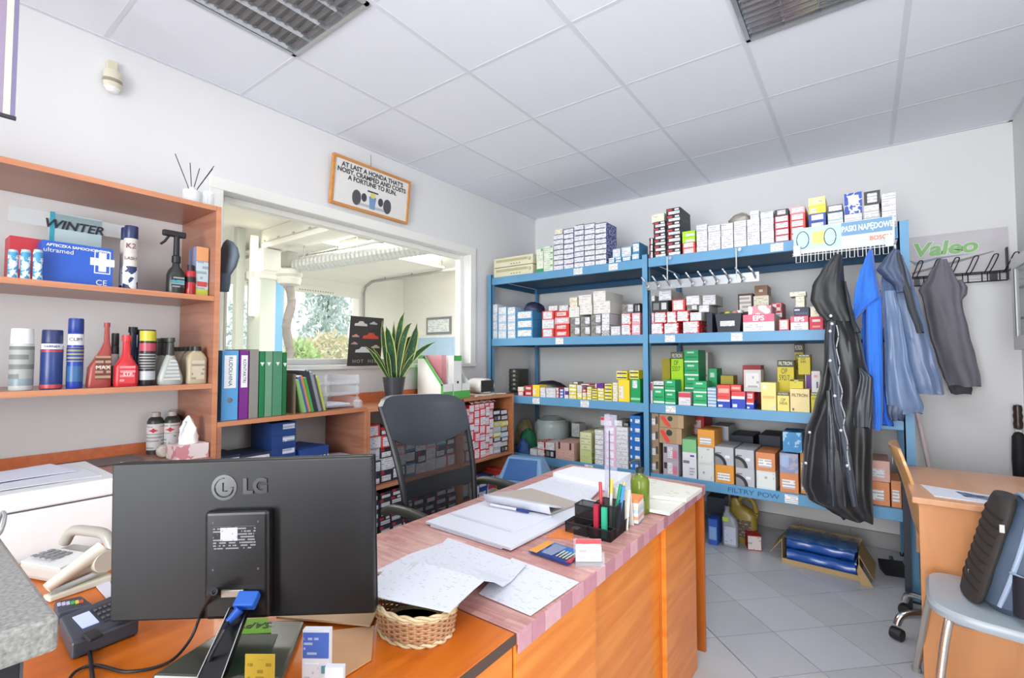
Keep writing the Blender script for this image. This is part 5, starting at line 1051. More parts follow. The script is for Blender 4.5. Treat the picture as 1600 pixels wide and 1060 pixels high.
for (y, z) in ((ya+.03, .45), (ya+.03, .2), (yc+.03, .52), (yc+.03, .3)): MB().lathe([(0, 0), (.005, 0), (.005, .0015), (0, .0015)], 10, M=Matrix.Translation((-.599+.60 if y > 1.5 else -.6265+.60, y-.832, z)) @ Matrix.Rotation(R90, 4, 'Y')).build('screw_cap', C('c98a5a'), dk)
d2 = empty('side_desk', (-.605, .13, 0), 0, 'glossy orange side desk in the foreground under the monitor', 'desk')
def d2p(nm, x0, x1, y0, y1, z0, z1, m, bv=.001): return box(nm, x0+.605, x1+.605, y0-.13, y1-.13, z0, z1, m, d2, bv)
d2p('desktop', -1.93, -.605, .13, .829, DZ-.026, DZ-.001, M_ORANGE_H, .002); d2p('front_panel', -.63, -.612, .14, .829, 0, DZ-.027, M_ORANGE); d2p('worn_edge_strip', -.605, -.6035, .13, .829, DZ-.024, DZ-.002, C('54433a'), 0)
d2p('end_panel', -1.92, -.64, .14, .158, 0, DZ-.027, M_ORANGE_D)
# papers on the main desk
sheet('document_sheet', zq([(700, 842), (822, 884), (702, 960), (560, 930)], [.746, .748, .812, .812]), .0012, M_PAPERP, 'large printed sheet resting partly on the wicker basket', curl=0)
sheet('document_sheet', zq([(640, 866), (700, 846), (640, 900), (586, 893)], .7485), .0012, M_PAPERP, 'printed sheet showing behind the right edge of the monitor', curl=0)
iv = sheet('invoice_sheet', zq([(800, 872), (905, 910), (829, 962), (748, 928)], .7435), .0012, M_PAPERP, 'printed invoice sheet at the desk edge beside the basket papers')
sheet('ledger', zq([(665, 815), (798, 857), (940, 785), (832, 757)], .7525), .007, M_PAPER, 'long white ledger sheets under the writing pad')
sheet('paper_sheets', zq([(672, 822), (783, 857), (800, 850), (690, 812)], .7445), .003, mat('dfe0e8', .7), 'lower sheets peeping from under the long ledger')
sheet('writing_pad', zq([(704, 801), (801, 829), (862, 806), (757, 787)], .760), .007, M_PAPER, 'white writing pad with blue-grey edge on the ledger')
sheet('clipboard', zq([(760, 772), (830, 763), (905, 786), (858, 803)], .7605), .006, C('b9aea4'), 'grey-brown clipboard under curled paper')
# curled block of paper
pts = []; P0, P1 = PZ(756, 786, .766), PZ(858, 806, .766); ax = (P1-P0); b = MB(); rows = []
back = PZ(800, 764, .766)-P0; back -= ax.normalized()*back.dot(ax.normalized()); bd = back.normalized()
for k in range(15):
    t_ = k/14; ang = PI*1.05*t_ if t_ < .6 else PI*.63; 
    if t_ < .5: a = -PI/2+PI*1.0*(.5-t_)*2; q = bd*(.028-.022*math.cos(0)) ; off = bd*(.018-.018*math.sin((t_)*PI)) + Vector((0, 0, .016-.016*math.cos(t_*2*PI)))
    else: s_ = (t_-.5)*2; off = bd*(.0+.11*s_) + Vector((0, 0, .032*(1-s_)**1.3))
    rows.append((P0+off, P1+off))
for r_ in rows: b.v += [tuple(r_[0].lerp(r_[1], i/6)) for i in range(7)]
b.f = [(k*7+i, k*7+i+1, (k+1)*7+i+1, (k+1)*7+i) for k in range(14) for i in range(6)]; b.mi = [0]*len(b.f)
tag(b.build('curled_paper', M_PAPER, smooth=True, solid=.003), 'thick curled-over sheets on the clipboard', 'paper')
def pen(p, q, r_, body, label, tip='c9c9c9', cap=None, parent=None, name='pen', group=None):
    p, q = Vector(p), Vector(q); d = q-p; o = empty(name, p, 0, label, 'pen', group); 
    if parent: o.parent = parent
    MB().tube([d*.08, d*.72], r_, 8).build('barrel', C(body, .3), o, smooth=True); MB().tube([Vector((0, 0, 0)), d*.08], r_*.3, 8, r1=r_).build('tip', C(tip, .3), o, smooth=True); MB().tube([d*.72, d], r_*1.15, 8).build('pen_cap', C(cap or body, .3), o, smooth=True)
    return o
pen(PZ(762, 788, .768), PZ(826, 800, .768), .005, 'dfe3ec', 'white and blue ballpoint pen on the writing pad', cap='24408a')
sheet('document_pile', zq([(864, 738), (896, 729), (986, 739), (956, 759)], .772), .03, mat('eef0f4', .7), 'thick pile of white paper at the far end of the desk')
sheet('table_sheets', zq([(806, 766), (864, 745), (940, 762), (920, 782)], .7515), .006, M_PAPERP, 'ruled sheets between the pile and the curled paper')
sheet('loose_sheet', zq([(952, 764), (990, 746), (1000, 765), (975, 785)], .748), .003, M_PAPER, 'loose white sheet beside the soap bottle')
ob = sheet('open_ledger', zq([(988, 747), (1097, 764), (1046, 801), (1000, 793)], .757), .012, mat('e6e6da', .7), 'open ledger with cream pages at the right end of the desk')
p_ = zq([(1000, 745), (1097, 763), (1072, 780), (985, 770)], .7715); c_ = Vector(ob.location)
q_ = [Vector(x)-c_ for x in p_]
MB().add([q_[0], q_[1], q_[2], q_[3], q_[0]-Vector((0, 0, .012)), q_[1]-Vector((0, 0, .012)), q_[2]-Vector((0, 0, .013)), q_[3]-Vector((0, 0, .013))], [(0, 3, 2, 1), (4, 5, 6, 7), (0, 1, 5, 4), (1, 2, 6, 5), (2, 3, 7, 6), (3, 0, 4, 7)]).build('page_block', printmat('e9e8dc', 'a9a99a', .02, .4, ax='X', bx='Y'), ob)
_o = [o for o in COL.objects if o.get('label', '').startswith('large printed sheet')][0]
_B = PZ(650, 965, .76)
for v in _o.data.vertices:
    w_ = v.co+_o.location; d_ = math.hypot(w_.x-_B.x, w_.y-_B.y); k_ = max(0, min(1, (.26-d_)/.12)); k_ = k_*k_*(3-2*k_); top_ = v.index < 81
    v.co.z = (.749+(.8165-.749)*k_ if top_ else .748+(.8153-.749)*k_)-_o.location.z
# wicker basket
B0 = (PZ(650, 965, .76)); bk_ = empty('wicker_basket', (B0.x, B0.y, DZ), 0, 'oval woven wicker basket under the papers at the desk corner', 'basket')
WK = [wood('b98a62', 'a06f4a', 'wicker_brown', (9, 9, 9)), wood('d9c7a0', 'c7b085', 'wicker_pale', (9, 9, 9))]
def basket_r(z): return .076+z*.16
for k in range(11):
    z = .005+k*.0052; n = 72
    pts = [Vector(((basket_r(z)+.0022*math.sin(i*PI*36/72*1.0+k*PI))*math.cos(2*PI*i/n)*1.12, (basket_r(z)+.0022*math.sin(i*PI/2+k*PI))*math.sin(2*PI*i/n)*.9, z)) for i in range(n)]
    MB().tube(pts, .003, 5, closed=True).build('wicker_strand', WK[0] if 1 <= k <= 8 else WK[1], bk_, smooth=True)
b = MB()
for i in range(36):
    a = 2*PI*i/36; b.tube([(math.cos(a)*basket_r(z)*1.12, math.sin(a)*basket_r(z)*.9, z) for z in (0, .056)], .0022, 5)
o = b.build('stakes', WK[1], bk_); o['kind'] = 'stuff'
for k, z in ((0, .060), (1, .003)):
    for ph in (0, PI):
        pts = [Vector(((basket_r(z)+.003*math.sin(i*PI/5+ph))*math.cos(2*PI*i/90)*1.12, (basket_r(z)+.003*math.sin(i*PI/5+ph))*math.sin(2*PI*i/90)*.9, z+.003*math.cos(i*PI/5+ph))) for i in range(90)]
        MB().tube(pts, .0035, 5, closed=True).build('braided_rim', WK[1], bk_, smooth=True)
MB().lathe([(0, .001), (.072, .001)], 30, sx=1.12, sy=.9).build('basket_base', WK[0], bk_)
# desk organiser, pens, cards
M_MESH = thin_clear('black_wire_mesh', '17171a', .55, .5)
oc = PZ(932, 832, DZ); ROT = math.radians(2)
og = empty('mesh_organiser', (oc.x, oc.y, DZ), ROT, 'black wire-mesh desk organiser with compartments', 'organiser')
def tray(x0, x1, y0, y1, h):
    b = MB(); t_ = .0015
    b.box(x0, x1, y0, y0+t_, 0, h); b.box(x0, x1, y1-t_, y1, 0, h); b.box(x0, x0+t_, y0, y1, 0, h); b.box(x1-t_, x1, y0, y1, 0, h); b.box(x0, x1, y0, y1, 0, t_); b.build('mesh_compartment', M_MESH, og)
    MB().tube([(x0, y0, h), (x1, y0, h), (x1, y1, h), (x0, y1, h)], .002, 6, closed=True).build('wire_rim', M_BLACK, og)
tray(.0, .075, -.02, .06, .1); tray(-.085, -.005, .01, .07, .075); tray(-.085, -.005, -.06, .005, .035); tray(.0, .075, -.06, -.025, .035); tray(.0, .075, .065, .10, .035)
for k, (dx, dy, lx, ly, h, c, nm, cp_) in enumerate(((.02, .0, -.01, .01, .16, 'c02c3c', 'red and white felt pen tallest at left in the organiser', 'c02c3c'), (.035, .03, 0, .02, .165, 'd8d8c8', 'white pen with a yellow end in the organiser', 'd8c23a'), (.05, .01, .02, .03, .155, '1f8a6a', 'green felt pen in the organiser', '1f8a6a'),
                                             (.06, .03, .02, .01, .15, '4a90d0', 'light blue pen in the organiser', '4a90d0'), (.03, .045, -.01, .03, .14, '26282e', 'black marker in the organiser', '26282e'), (.055, .045, .01, .04, .15, 'd09a3a', 'orange pencil in the organiser', 'd0c060'))):
    R_m = Matrix.Rotation(ROT, 4, 'Z'); a = og.location+R_m @ Vector((dx, dy, .004)); pen(a, a+R_m @ Vector((lx, ly, h)), .005, c, nm, cap=cp_, group='pens in the organiser')
R_m = Matrix.Rotation(ROT, 4, 'Z')
a = og.location+R_m @ Vector((.012, -.068, .005)); 
o = tag(box('highlighter_red', -.008, .008, -.006, .006, 0, .1, C('b3203c')), 'thick dark red marker standing at the front of the organiser', 'marker'); o.name = 'marker'; o.location = og.location+R_m @ Vector((.018, -.038, .003))
o = tag(box('marker', -.008, .008, -.006, .006, 0, .095, C('2fb08a')), 'thick green marker standing at the front of the organiser', 'marker'); o.location = og.location+R_m @ Vector((.045, -.038, .003))
# tilted white calendar card, note cube
cc = PZ(985, 822, DZ)
tc_ = empty('tent_calendar', (cc.x-.03, cc.y-.02, DZ), ROT, 'narrow white tent card between organiser and note cube', 'calendar')
for s_ in (-1, 1): o = MB().box(-.04, .04, -.0008, .0008, 0, .13).build('card_leaf', C('e6e4da'), tc_); o.matrix_local = Matrix.Translation((0, s_*.028, 0)) @ Matrix.Rotation(s_*.21, 4, 'X')
nc = PZ(997, 822, DZ); nb = empty('note_cube', (nc.x-.045, nc.y+.04, DZ), .12, 'cube of coloured note sheets with an orange top layer', 'note cube')
for k, c in enumerate(('e3e6ea', 'f0a77c', 'e3e6ea', 'b9d3e6', 'f3d9c4', 'e3e6ea', 'f2955c')): box('note_layer', -.038, .038, -.038, .038, .004+k*.0115, .0153+k*.0115, C(c, .7), nb)
box('holder', -.041, .041, -.041, .041, 0, .0035, M_ACRYL, nb); box('holder_side', -.041, -.039, -.041, .041, .0035, .075, M_ACRYL, nb); box('holder_side', .039, .041, -.041, .041, .0035, .06, M_ACRYL, nb)
# magazines, card, business cards
mg = sheet('car_magazine', zq([(856, 845), (910, 862), (888, 881), (826, 860)], .750), .006, pattern('colour_magazine_cover', '2f78c0', '1c3878', 'noise', 9, thr=.5), 'colourful car magazine with orange masthead on the desk', 'magazine')
for nm, quad, c in (('masthead', [(856, 845), (866, 848), (838, 864), (826, 860)], 'e8a040'), ('cover_picture', [(868, 850), (886, 856), (862, 868), (846, 863)], '8a93b0'), ('red_corner', [(898, 868), (906, 863), (892, 880), (883, 878)], 'c0303a')):
    q = [Vector(p)-mg.location for p in zq(quad, .7508)]; MB().add(q+[v-Vector((0, 0, .0006)) for v in q], [(0, 3, 2, 1), (4, 5, 6, 7), (0, 1, 5, 4), (1, 2, 6, 5), (2, 3, 7, 6), (3, 0, 4, 7)]).build(nm, C(c), mg)
for k in range(5):
    q = [Vector(p)-mg.location for p in zq([(868+k*5, 869+k*1.6), (870+k*5, 869.6+k*1.6), (884+k*5, 861+k*1.5), (882+k*5, 860.4+k*1.5)], .7508)]; MB().add(q, [(0, 1, 2, 3)]).build('cover_line', C('e6e0a0'), mg)
sheet('orange_card', zq([(872, 827), (896, 826), (896, 842), (853, 840)], .7425), .002, C('e0803a'), 'plain orange card behind the car magazine', 'card')
sheet('white_card', zq([(888, 824), (905, 815), (912, 822), (902, 828)], .7425), .002, C('d5d9e8'), 'small white card left of the organiser', 'card')
bp = PZ(917, 884, DZ); bh = empty('card_holder', (bp.x-.005, bp.y+.02, DZ), math.radians(35), 'clear business card holder with red-topped cards at the desk edge', 'card holder')
o = box('card_stack', -.036, .036, -.006, .006, .004, .062, printmat('f0eeee', '55555c', .016, .5), bh); o.rotation_euler = (-.2, 0, 0)
o = box('red_print', -.036, .036, -.0066, -.006, .05, .062, C('d0454a'), bh); o.rotation_euler = (-.2, 0, 0)
box('clear_front', -.04, .04, -.03, -.027, 0, .04, M_ACRYL, bh); box('clear_base', -.04, .04, -.03, .02, 0, .003, M_ACRYL, bh); o = box('clear_back', -.04, .04, .012, .015, .003, .06, M_ACRYL, bh); o.rotation_euler = (-.15, 0, 0)
# soap bottle, acrylic tower
sp_ = PZ(997, 803, DZ); so = turned('soap_bottle', sp_.x, sp_.y+.02, DZ, [('body', [(0, 0), (.031, 0), (.035, .005), (.035, .115), (.03, .13), (.014, .14), (.012, .148)], mat('8aa23c', .12, trans=.55)), ('collar', [(.013, .148), (.015, .148), (.015, .165), (.005, .168), (.005, .185), (0, .186)], C('2b3030', .3)), ], 'olive green pump soap bottle at the right of the desk', 'bottle')
MB().tube([(0, 0, .183), (0, -.0, .192), (-.018, -.018, .193), (-.028, -.028, .185)], .006, 8).build('pump_spout', C('2b3030', .3), so, smooth=True)
ac = PZ(945, 800, DZ); at_ = empty('acrylic_stand', (ac.x, ac.y, DZ), 0, 'tall clear acrylic stand rising behind the organiser', 'stand')
hA = PY(948, 648, ac.y).z-DZ
M_AC2 = thin_clear('clear_acrylic_sheet', 'd0cfe6', .26)
box('clear_panel', -.0, .05, 0, .003, 0, hA, M_AC2, at_); box('clear_panel', .0, .003, .003, .04, 0, hA, M_AC2, at_); box('dark_strip', .019, .023, -.001, 0, .02, hA-.06, C('4a4a58'), at_)

# ------------------------------------------------------------------ MONITOR AND THINGS ON THE SIDE DESK
def RD(u, v, d): return ray(u, v)*d+Vector((0, 0, CH))
mc = RD(378, 842, .975)
mo = empty('monitor', (mc.x, mc.y, DZ), math.radians(36.6), 'black computer monitor seen from behind on the side desk', 'monitor')
zc = mc.z-DZ; MR = Matrix.Translation((0, 0, zc)) @ Matrix.Rotation(math.radians(-1.8), 4, 'Y') @ Matrix.Rotation(math.radians(-1), 4, 'X')
def mpart(nm, a, m, bv=0, seg=3): o = MB().box(*a).build(nm, m, mo, bevel=bv, seg=seg); o.matrix_local = MR; return o
MW, MHh = .268, .158
mpart('back_shell', (-MW, MW, 0, .022, -MHh, MHh), pattern('black_dimpled_plastic', '101013', '17171a', 'checker', 260), .004)
mpart('screen', (-MW+.008, MW-.008, .0222, .027, -MHh+.01, MHh-.01), C('0c0d10', .2)); mpart('bezel', (-MW-.001, MW+.001, .0221, .0245, -MHh-.001, MHh+.001), C('2a2a2c', .25))
# vents along the right edge
for k in range(40): mpart('edge_vent', (MW-.012, MW-.0005, -.0006, .0, -MHh+.012+k*.0075, -MHh+.015+k*.0075), C('0b0b0d'))
mpart('rear_housing', (-.064, .066, -.022, 0, -.150, .062), C('141417', .35), .008)
mpart('spec_label', (-.045, .04, -.0226, -.022, -.012, .032), printmat('1c1c20', 'c9c9cc', .0055, .55)); mpart('spec_label_white', (-.030, .004, -.0232, -.0226, .004, .030), printmat('c9ccd2', '4a4a50', .006, .4))
mpart('recess_line', (-.04, .045, -.0224, -.022, -.06, -.058), C('111113')); mpart('port_bay', (-.058, .058, -.0225, -.0215, -.112, -.082), C('0e0e10'))
for (a, c) in ((-.045, .04), (.045, .04), (-.045, -.052), (.045, -.052)): mpart('screw', (a-.002, a+.002, -.0228, -.022, c-.002, c+.002), C('5a5a60'))
lg = C('232328', .3)
o = text('LG', .042, MR @ FR(.028, -.0012, .104), lg, mo, bold=.0018, ext=.001)
o = MB().lathe([(0, 0), (.026, 0), (.026, .0012), (0, .0012)], 30, M=MR @ Matrix.Translation((-.036, 0, .104)) @ Matrix.Rotation(R90, 4, 'X')).build('logo_disc', C('141418', .25), mo)
pts = [(math.cos(t)*.019, math.sin(t)*.019) for t in [PI*.5+i*PI*1.5/18 for i in range(19)]]
MB().tube([MR @ Vector((-.036+p[0], -.0018, .104+p[1])) for p in pts]+[MR @ Vector((-.022, -.0018, .104))], .0012, 5).build('logo_ring', C('33333a', .3), mo); MB().tube([MR @ Vector((-.038, -.0018, .114)), MR @ Vector((-.038, -.0018, .097)), MR @ Vector((-.030, -.0018, .097))], .0012, 5).build('logo_letter', C('33333a', .3), mo)
mpart('dvi_socket', (-.026, .018, -.028, -.0226, -.104, -.09), mat('b9b4a8', .3, .8), .001)
inv = mo.matrix_basis.inverted() if False else (Matrix.Translation(mo.location) @ Matrix.Rotation(math.radians(36.6), 4, 'Z')).inverted()
# stand: base plate and neck in the monitor's own frame
fb = [inv @ PZ(u, v, DZ) for u, v in ((235, 1068), (372, 978), (476, 980), (440, 1075))]
b = MB(); q = [Vector((p.x, p.y, 0)) for p in fb]; b.add(q+[v+Vector((0, 0, .014)) for v in q], [(0, 1, 2, 3), (7, 6, 5, 4), (0, 4, 5, 1), (1, 5, 6, 2), (2, 6, 7, 3), (3, 7, 4, 0)]); o = b.build('stand_base', mat('4a4b40', .25, coat=.4), mo, bevel=.006); bm_fix(o)
nk0 = inv @ RD(378, 945, .955); nk1 = inv @ PZ(330, 1062, DZ+.014); d_ = nk1-nk0
b = MB(); s_ = Vector((.022, 0, 0)); t_ = Vector((0, .012, 0)); b.add([nk0-s_*.8-t_, nk0+s_*.8-t_, nk0+s_*.8+t_, nk0-s_*.8+t_, nk1-s_-t_, nk1+s_-t_, nk1+s_+t_, nk1-s_+t_], [(3, 2, 1, 0), (4, 5, 6, 7), (0, 1, 5, 4), (1, 2, 6, 5), (2, 3, 7, 6), (3, 0, 4, 7)])
o = b.build('stand_neck', C('141417', .25), mo, bevel=.003); bm_fix(o)
for s2 in (-1, 1): MB().tube([nk0+s_*.8*s2-t_*1.05, nk1+s_*s2-t_*1.05], .0012, 5).build('neck_trim', M_CHROME, mo)
# VGA plug and cables
vg = empty('video_cable', MR @ Vector((0, 0, 0)), 0, 'blue video plug with black cable hanging from the monitor back', 'cable'); vg.location = (Matrix.Translation(mo.location) @ Matrix.Rotation(math.radians(36.6), 4, 'Z')) @ MR @ Vector((.03, -.0232, -.098))
vg.rotation_euler = (0, 0, math.radians(36.6))
o = MB().box(-.02, .02, -.03, 0, -.009, .009).build('plug', C('2f6ad0', .35), vg, bevel=.003); o.rotation_euler = (math.radians(35), 0, 0)
MB().tube([(-.005, -.028, -.018), (-.02, -.04, -.035)], .009, 10, r1=.006).build('strain_relief', C('2a60c4', .4), vg, smooth=True)
W2L = (Matrix.Translation(vg.location) @ Matrix.Rotation(math.radians(36.6), 4, 'Z')).inverted()
pts = [Vector((-.02, -.04, -.035)), W2L @ RD(350, 985, .87), W2L @ RD(330, 1025, .86), W2L @ RD(312, 1075, .86)]
MB().tube(pts, .0035, 8).build('cable', C('26262b', .5), vg, smooth=True)
a0 = (Matrix.Translation(mo.location) @ Matrix.Rotation(math.radians(36.6), 4, 'Z')) @ MR @ Vector((-.05, -.024, -.098))
def spline(pts, n=8):
    pts = [Vector(p) for p in pts]; out = []
    for i in range(len(pts)-1):
        p0, p1, p2, p3 = pts[max(i-1, 0)], pts[i], pts[i+1], pts[min(i+2, len(pts)-1)]
        for k in range(n):
            t = k/n; out.append(.5*((2*p1)+(p2-p0)*t+(2*p0-5*p1+4*p2-p3)*t*t+(3*p1-p0-3*p2+p3)*t**3))
    return out+[pts[-1]]
o = MB().tube(spline([a0, RD(335, 925, .905), PZ(316, 955, DZ+.07), PZ(297, 1000, DZ+.02), PZ(262, 1036, DZ+.005), PZ(200, 1050, DZ+.004), PZ(150, 1040, DZ+.004), PZ(118, 1050, DZ+.004), PZ(100, 1075, DZ+.004)]), .0028, 8).build('power_cable', C('1c1c20', .5), smooth=True); tag(o, 'thin black power cable looping over the side desk', 'cable')
MB().tube([a0+Vector((.012, -.016, .008))*-.0, a0+(RD(335, 925, .905)-a0)*.9], .0065, 10).build('power_plug', C('3a3a40', .4), None, smooth=True)
pp = bpy.data.objects['power_plug']; pp.parent = o
# card terminal
def quadbox(name, quad, z0, z1, m, parent=None, bv=0, loc=None):
    """slab over four measured desk points"""
    q = [PZ(u, v, z1) for u, v in quad]; c = loc if loc is not None else Vector((sum(p.x for p in q)/4, sum(p.y for p in q)/4, z0))
    b = MB(); lo = [Vector((p.x, p.y, z0))-c for p in q]; hi = [Vector((p.x, p.y, z1))-c for p in q]
    b.add(lo+hi, [(0, 1, 2, 3), (7, 6, 5, 4), (0, 4, 5, 1), (1, 5, 6, 2), (2, 6, 7, 3), (3, 7, 4, 0)]); o = b.build(name, m, parent, bevel=bv, seg=3); bm_fix(o)
    if parent is None: o.location = c
    return o, c
te, c0 = quadbox('card_terminal', [(92, 965), (176, 930), (218, 965), (112, 1005)], DZ, DZ+.035, C('3b414c', .4), None, .006)
tag(te, 'dark grey card payment terminal with a lit screen', 'payment terminal')
quadbox('screen', [(113, 965), (139, 955), (155, 972), (129, 982)], DZ+.0355, DZ+.037, mat('aab4ee', .3, emit=.6), te, 0, c0)
quadbox('keypad_field', [(142, 952), (174, 939), (196, 958), (164, 972)], DZ+.0352, DZ+.0362, C('2e3036', .5), te, 0, c0)
for i in range(3):
    for j in range(4):
        u = 149+j*7.5+i*6.2; v = 953-j*2.9+i*5.6; quadbox('key', [(u-3.2, v), (u+.6, v-1.7), (u+3.4, v+.4), (u-.4, v+2.3)], DZ+.0365, DZ+.039, C('5a5f68'), te, 0, c0)
quadbox('printer_flap', [(128, 990), (150, 981), (162, 990), (140, 1000)], DZ+.0355, DZ+.042, C('24262c'), te, .002, c0)
kp, c1 = quadbox('pin_pad', [(84, 940), (128, 930), (147, 944), (88, 958)], DZ, DZ+.028, C('3a3f4c', .4), None, .006); tag(kp, 'small pin pad with coloured keys behind the terminal', 'pin pad')
for k, c in enumerate(('c9c3e0', 'c9c3e0', 'c9c3e0', '4cb060', 'e0d04a', 'd05038')):
    u = 92+k*7; v = 943-k*.9; quadbox('key', [(u-3, v), (u+2.4, v-1.8), (u+3.6, v+2), (u-2, v+3.6)], DZ+.0285, DZ+.031, C(c), kp, 0, c1)
tag(MB().tube(spline([PZ(133, 1003, DZ+.02), PZ(140, 1020, DZ+.004), PZ(143, 1045, DZ+.004), PZ(146, 1075, DZ+.004)]), .0035, 8).build('terminal_cable', C('202024', .5), smooth=True), 'black cable running from the front of the card terminal', 'cable')
# stapler and telephone
st0, st1 = PZ(72, 940, DZ), PZ(172, 905, DZ); dd = (st1-st0); ang = math.atan2(dd.y, dd.x); Ls = dd.length
sl = empty('stapler', st0, ang, 'large cream heavy-duty stapler near the white chest', 'stapler')
MB().add([Vector(p) for p in ((0, -.018, 0), (Ls, -.022, 0), (Ls, .022, 0), (0, .018, 0), (0, -.016, .012), (Ls, -.02, .016), (Ls, .02, .016), (0, .016, .012))], [(3, 2, 1, 0), (4, 5, 6, 7), (0, 1, 5, 4), (1, 2, 6, 5), (2, 3, 7, 6), (3, 0, 4, 7)]).build('base', C('d9d4c0', .35), sl, bevel=.003)
MB().tube([(0, 0, .03), (Ls*.3, 0, .05), (Ls*.6, 0, .07), (Ls*.85, 0, .085)], .012, 12, r1=.02).build('handle', C('ddd8c6', .3), sl, smooth=True)
MB().lathe([(0, -.02), (.026, -.02), (.028, -.012), (.028, .012), (.026, .02), (0, .02)], 24, M=Matrix.Translation((Ls*.86, 0, .055)) @ Matrix.Rotation(R90, 4, 'X')).build('hinge_wheel', C('c9c6ba', .3), sl, smooth=True)
MB().tube([(Ls*.05, 0, .018), (Ls*.9, 0, .03)], .009, 8).build('magazine_rail', M_CHROME, sl)
ph0 = PZ(70, 915, DZ); ph = empty('telephone', (ph0.x-.06, ph0.y+.05, DZ), math.radians(20), 'grey and white desk telephone standing against the white chest', 'telephone')
o = MB().box(-.08, .09, -.06, .07, 0, .045).build('base', C('b5b2ac', .4), ph, bevel=.012); o = MB().box(-.07, .08, -.055, .02, .046, .05).build('key_field', C('e4e3e0'), ph); o.rotation_euler = (.1, 0, 0)
for i in range(4):
    for j in range(3): MB().box(-.06+i*.022, -.045+i*.022, -.045+j*.018, -.033+j*.018, .051, .054).build('key', C('8a8a8c'), ph)
MB().tube(spline([(-.09, .05, .05), (-.06, .05, .085), (0, .05, .092), (.07, .05, .088), (.1, .05, .05)]), .014, 12).build('handset', C('a9a49a', .25), ph, smooth=True)
sheet('small_card', zq([(150, 916), (172, 908), (178, 930), (166, 935)], DZ+.003), .002, C('dddbe6'), 'small white card lying right of the stapler', 'card')
# envelope, cards, note
sheet('brown_envelope', zq([(432, 965), (560, 938), (592, 952), (578, 978)], .748), .004, C('cfae88', .7), 'brown paper envelope sticking out behind the monitor', 'envelope', curl=.2)
sheet('kraft_sheet', zq([(520, 985), (585, 978), (580, 1030), (500, 1080)], .744), .003, C('c99a70', .6), 'kraft brown sheet lying on the side desk below the monitor')
gn = sheet('green_note', zq([(376, 968), (418, 966), (424, 988), (374, 990)], .757), .002, C('7cb53c', .7), 'bright green note with a handwritten word below the monitor', 'note')
text('SAPT', .03, Matrix.Translation((0, 0, .001)) @ Matrix.Rotation(math.radians(37), 4, 'Z') @ Matrix.Rotation(PI, 4, 'Z'), C('2c3a1c'), gn)
gp = sheet('dark_green_card', zq([(366, 992), (434, 991), (415, 1040), (350, 1060)], .756), .002, C('23331f', .4), 'dark green card on the monitor base', 'card')
def standcard(name, u0, v0, u1, v1, d, h, th, m, label, cat, bands=(), tl=0):
    A_, B_ = RD(u0, v0, d), RD(u1, v1, d); w = (B_-A_).length; rz = math.atan2((B_-A_).y, (B_-A_).x); c = (A_+B_)/2; z = c.z-h
    o = MB().box(-w/2, w/2, 0, th, 0, h).build(name, m); o.location = (c.x, c.y, DZ+.0015); o.rotation_euler = (0, tl, rz)
    hh = c.z-DZ-.002
    o.data.transform(Matrix.Diagonal((1, 1, hh/h, 1)))
    for k9, (x0, x1, z0, z1, mm) in enumerate(bands): MB().box(-w/2+x0*w, -w/2+x1*w, -.0006-.0003*k9, 0, z0*hh, z1*hh).build('printed_panel', mm, o)
    tag(o, label, cat); return o
o = standcard('yellow_card', 384, 1030, 428, 1016, .80, .06, .002, C('e3c648', .6), 'yellow business card standing at the bottom edge', 'card', ((.1, .9, .1, .9, printmat('e3c648', '5a4a10', .011, .5)),))
o = standcard('card_dispenser', 474, 992, 514, 978, .80, .09, .012, C('e8ecf2', .3), 'white and blue standing card pack beside the monitor foot', 'card holder', ((.02, .98, .62, .97, C('4a6fc4')), (.05, .6, .66, .92, printmat('4a6fc4', 'e6ecf8', .008, .5)), (.1, .6, .1, .55, printmat('e8ecf2', '9aa0ac', .008, .4)), (.72, .9, .42, .52, C('5a9aa8')), (.72, .9, .25, .35, C('5a9aa8')), (.72, .9, .08, .18, C('5a9aa8'))))
o = standcard('card_dispenser', 508, 1046, 536, 1040, .76, .09, .01, C('e4e8ee', .3), 'white card pack in front of the blue-topped one', 'card holder')

# ------------------------------------------------------------------ GRANITE COUNTER AT THE LEFT
gc = empty('granite_counter', (-.558, .105, 0), 0, 'black counter with a grey granite slab in the near left corner', 'counter')
M_GR = pattern('grey_granite', 'c2c1ba', '30302e', 'speckle', 260, rough=.3)
t_ = M_GR.node_tree
box('granite_slab', -.32, 0, -.8, 0, 1.07, 1.10, M_GR, gc, .004); box('counter_body', -.31, -.012, -.8, -.02, 0, 1.07, C('17181c', .6), gc); box('corner_strip', -.0122, -.0105, -.0215, -.0195, 0, 1.07, C('4a4a50', .3), gc)
for k, (c, du) in enumerate((('7d93a8', 0), ('2f6f9c', 1), ('3a4a5c', 2))):
    p = PZ(14-du*8, 826, 1.10)
    o = box('document_folder', -.012, 0, -.26, 0, 0, .215, C(c, .35)); o.location = (p.x-du*.013, .095, 1.1005); tag(o, ['grey-blue folder standing on the granite, nearest the room', 'mid-blue folder standing between two others on the granite', 'dark blue folder at the left picture edge on the granite'][k], 'folder', 'folders on the granite')
tag(MB().tube(spline([(-.862, .10, 1.104), (-.85, .104, 1.13), (-.83, .104, 1.13), (-.82, .10, 1.115), (-.822, .09, 1.104)]), .002, 6).build('clear_cable', C('8a8a8a', .3)), 'thin grey cable loop beside the folders on the granite', 'cable')
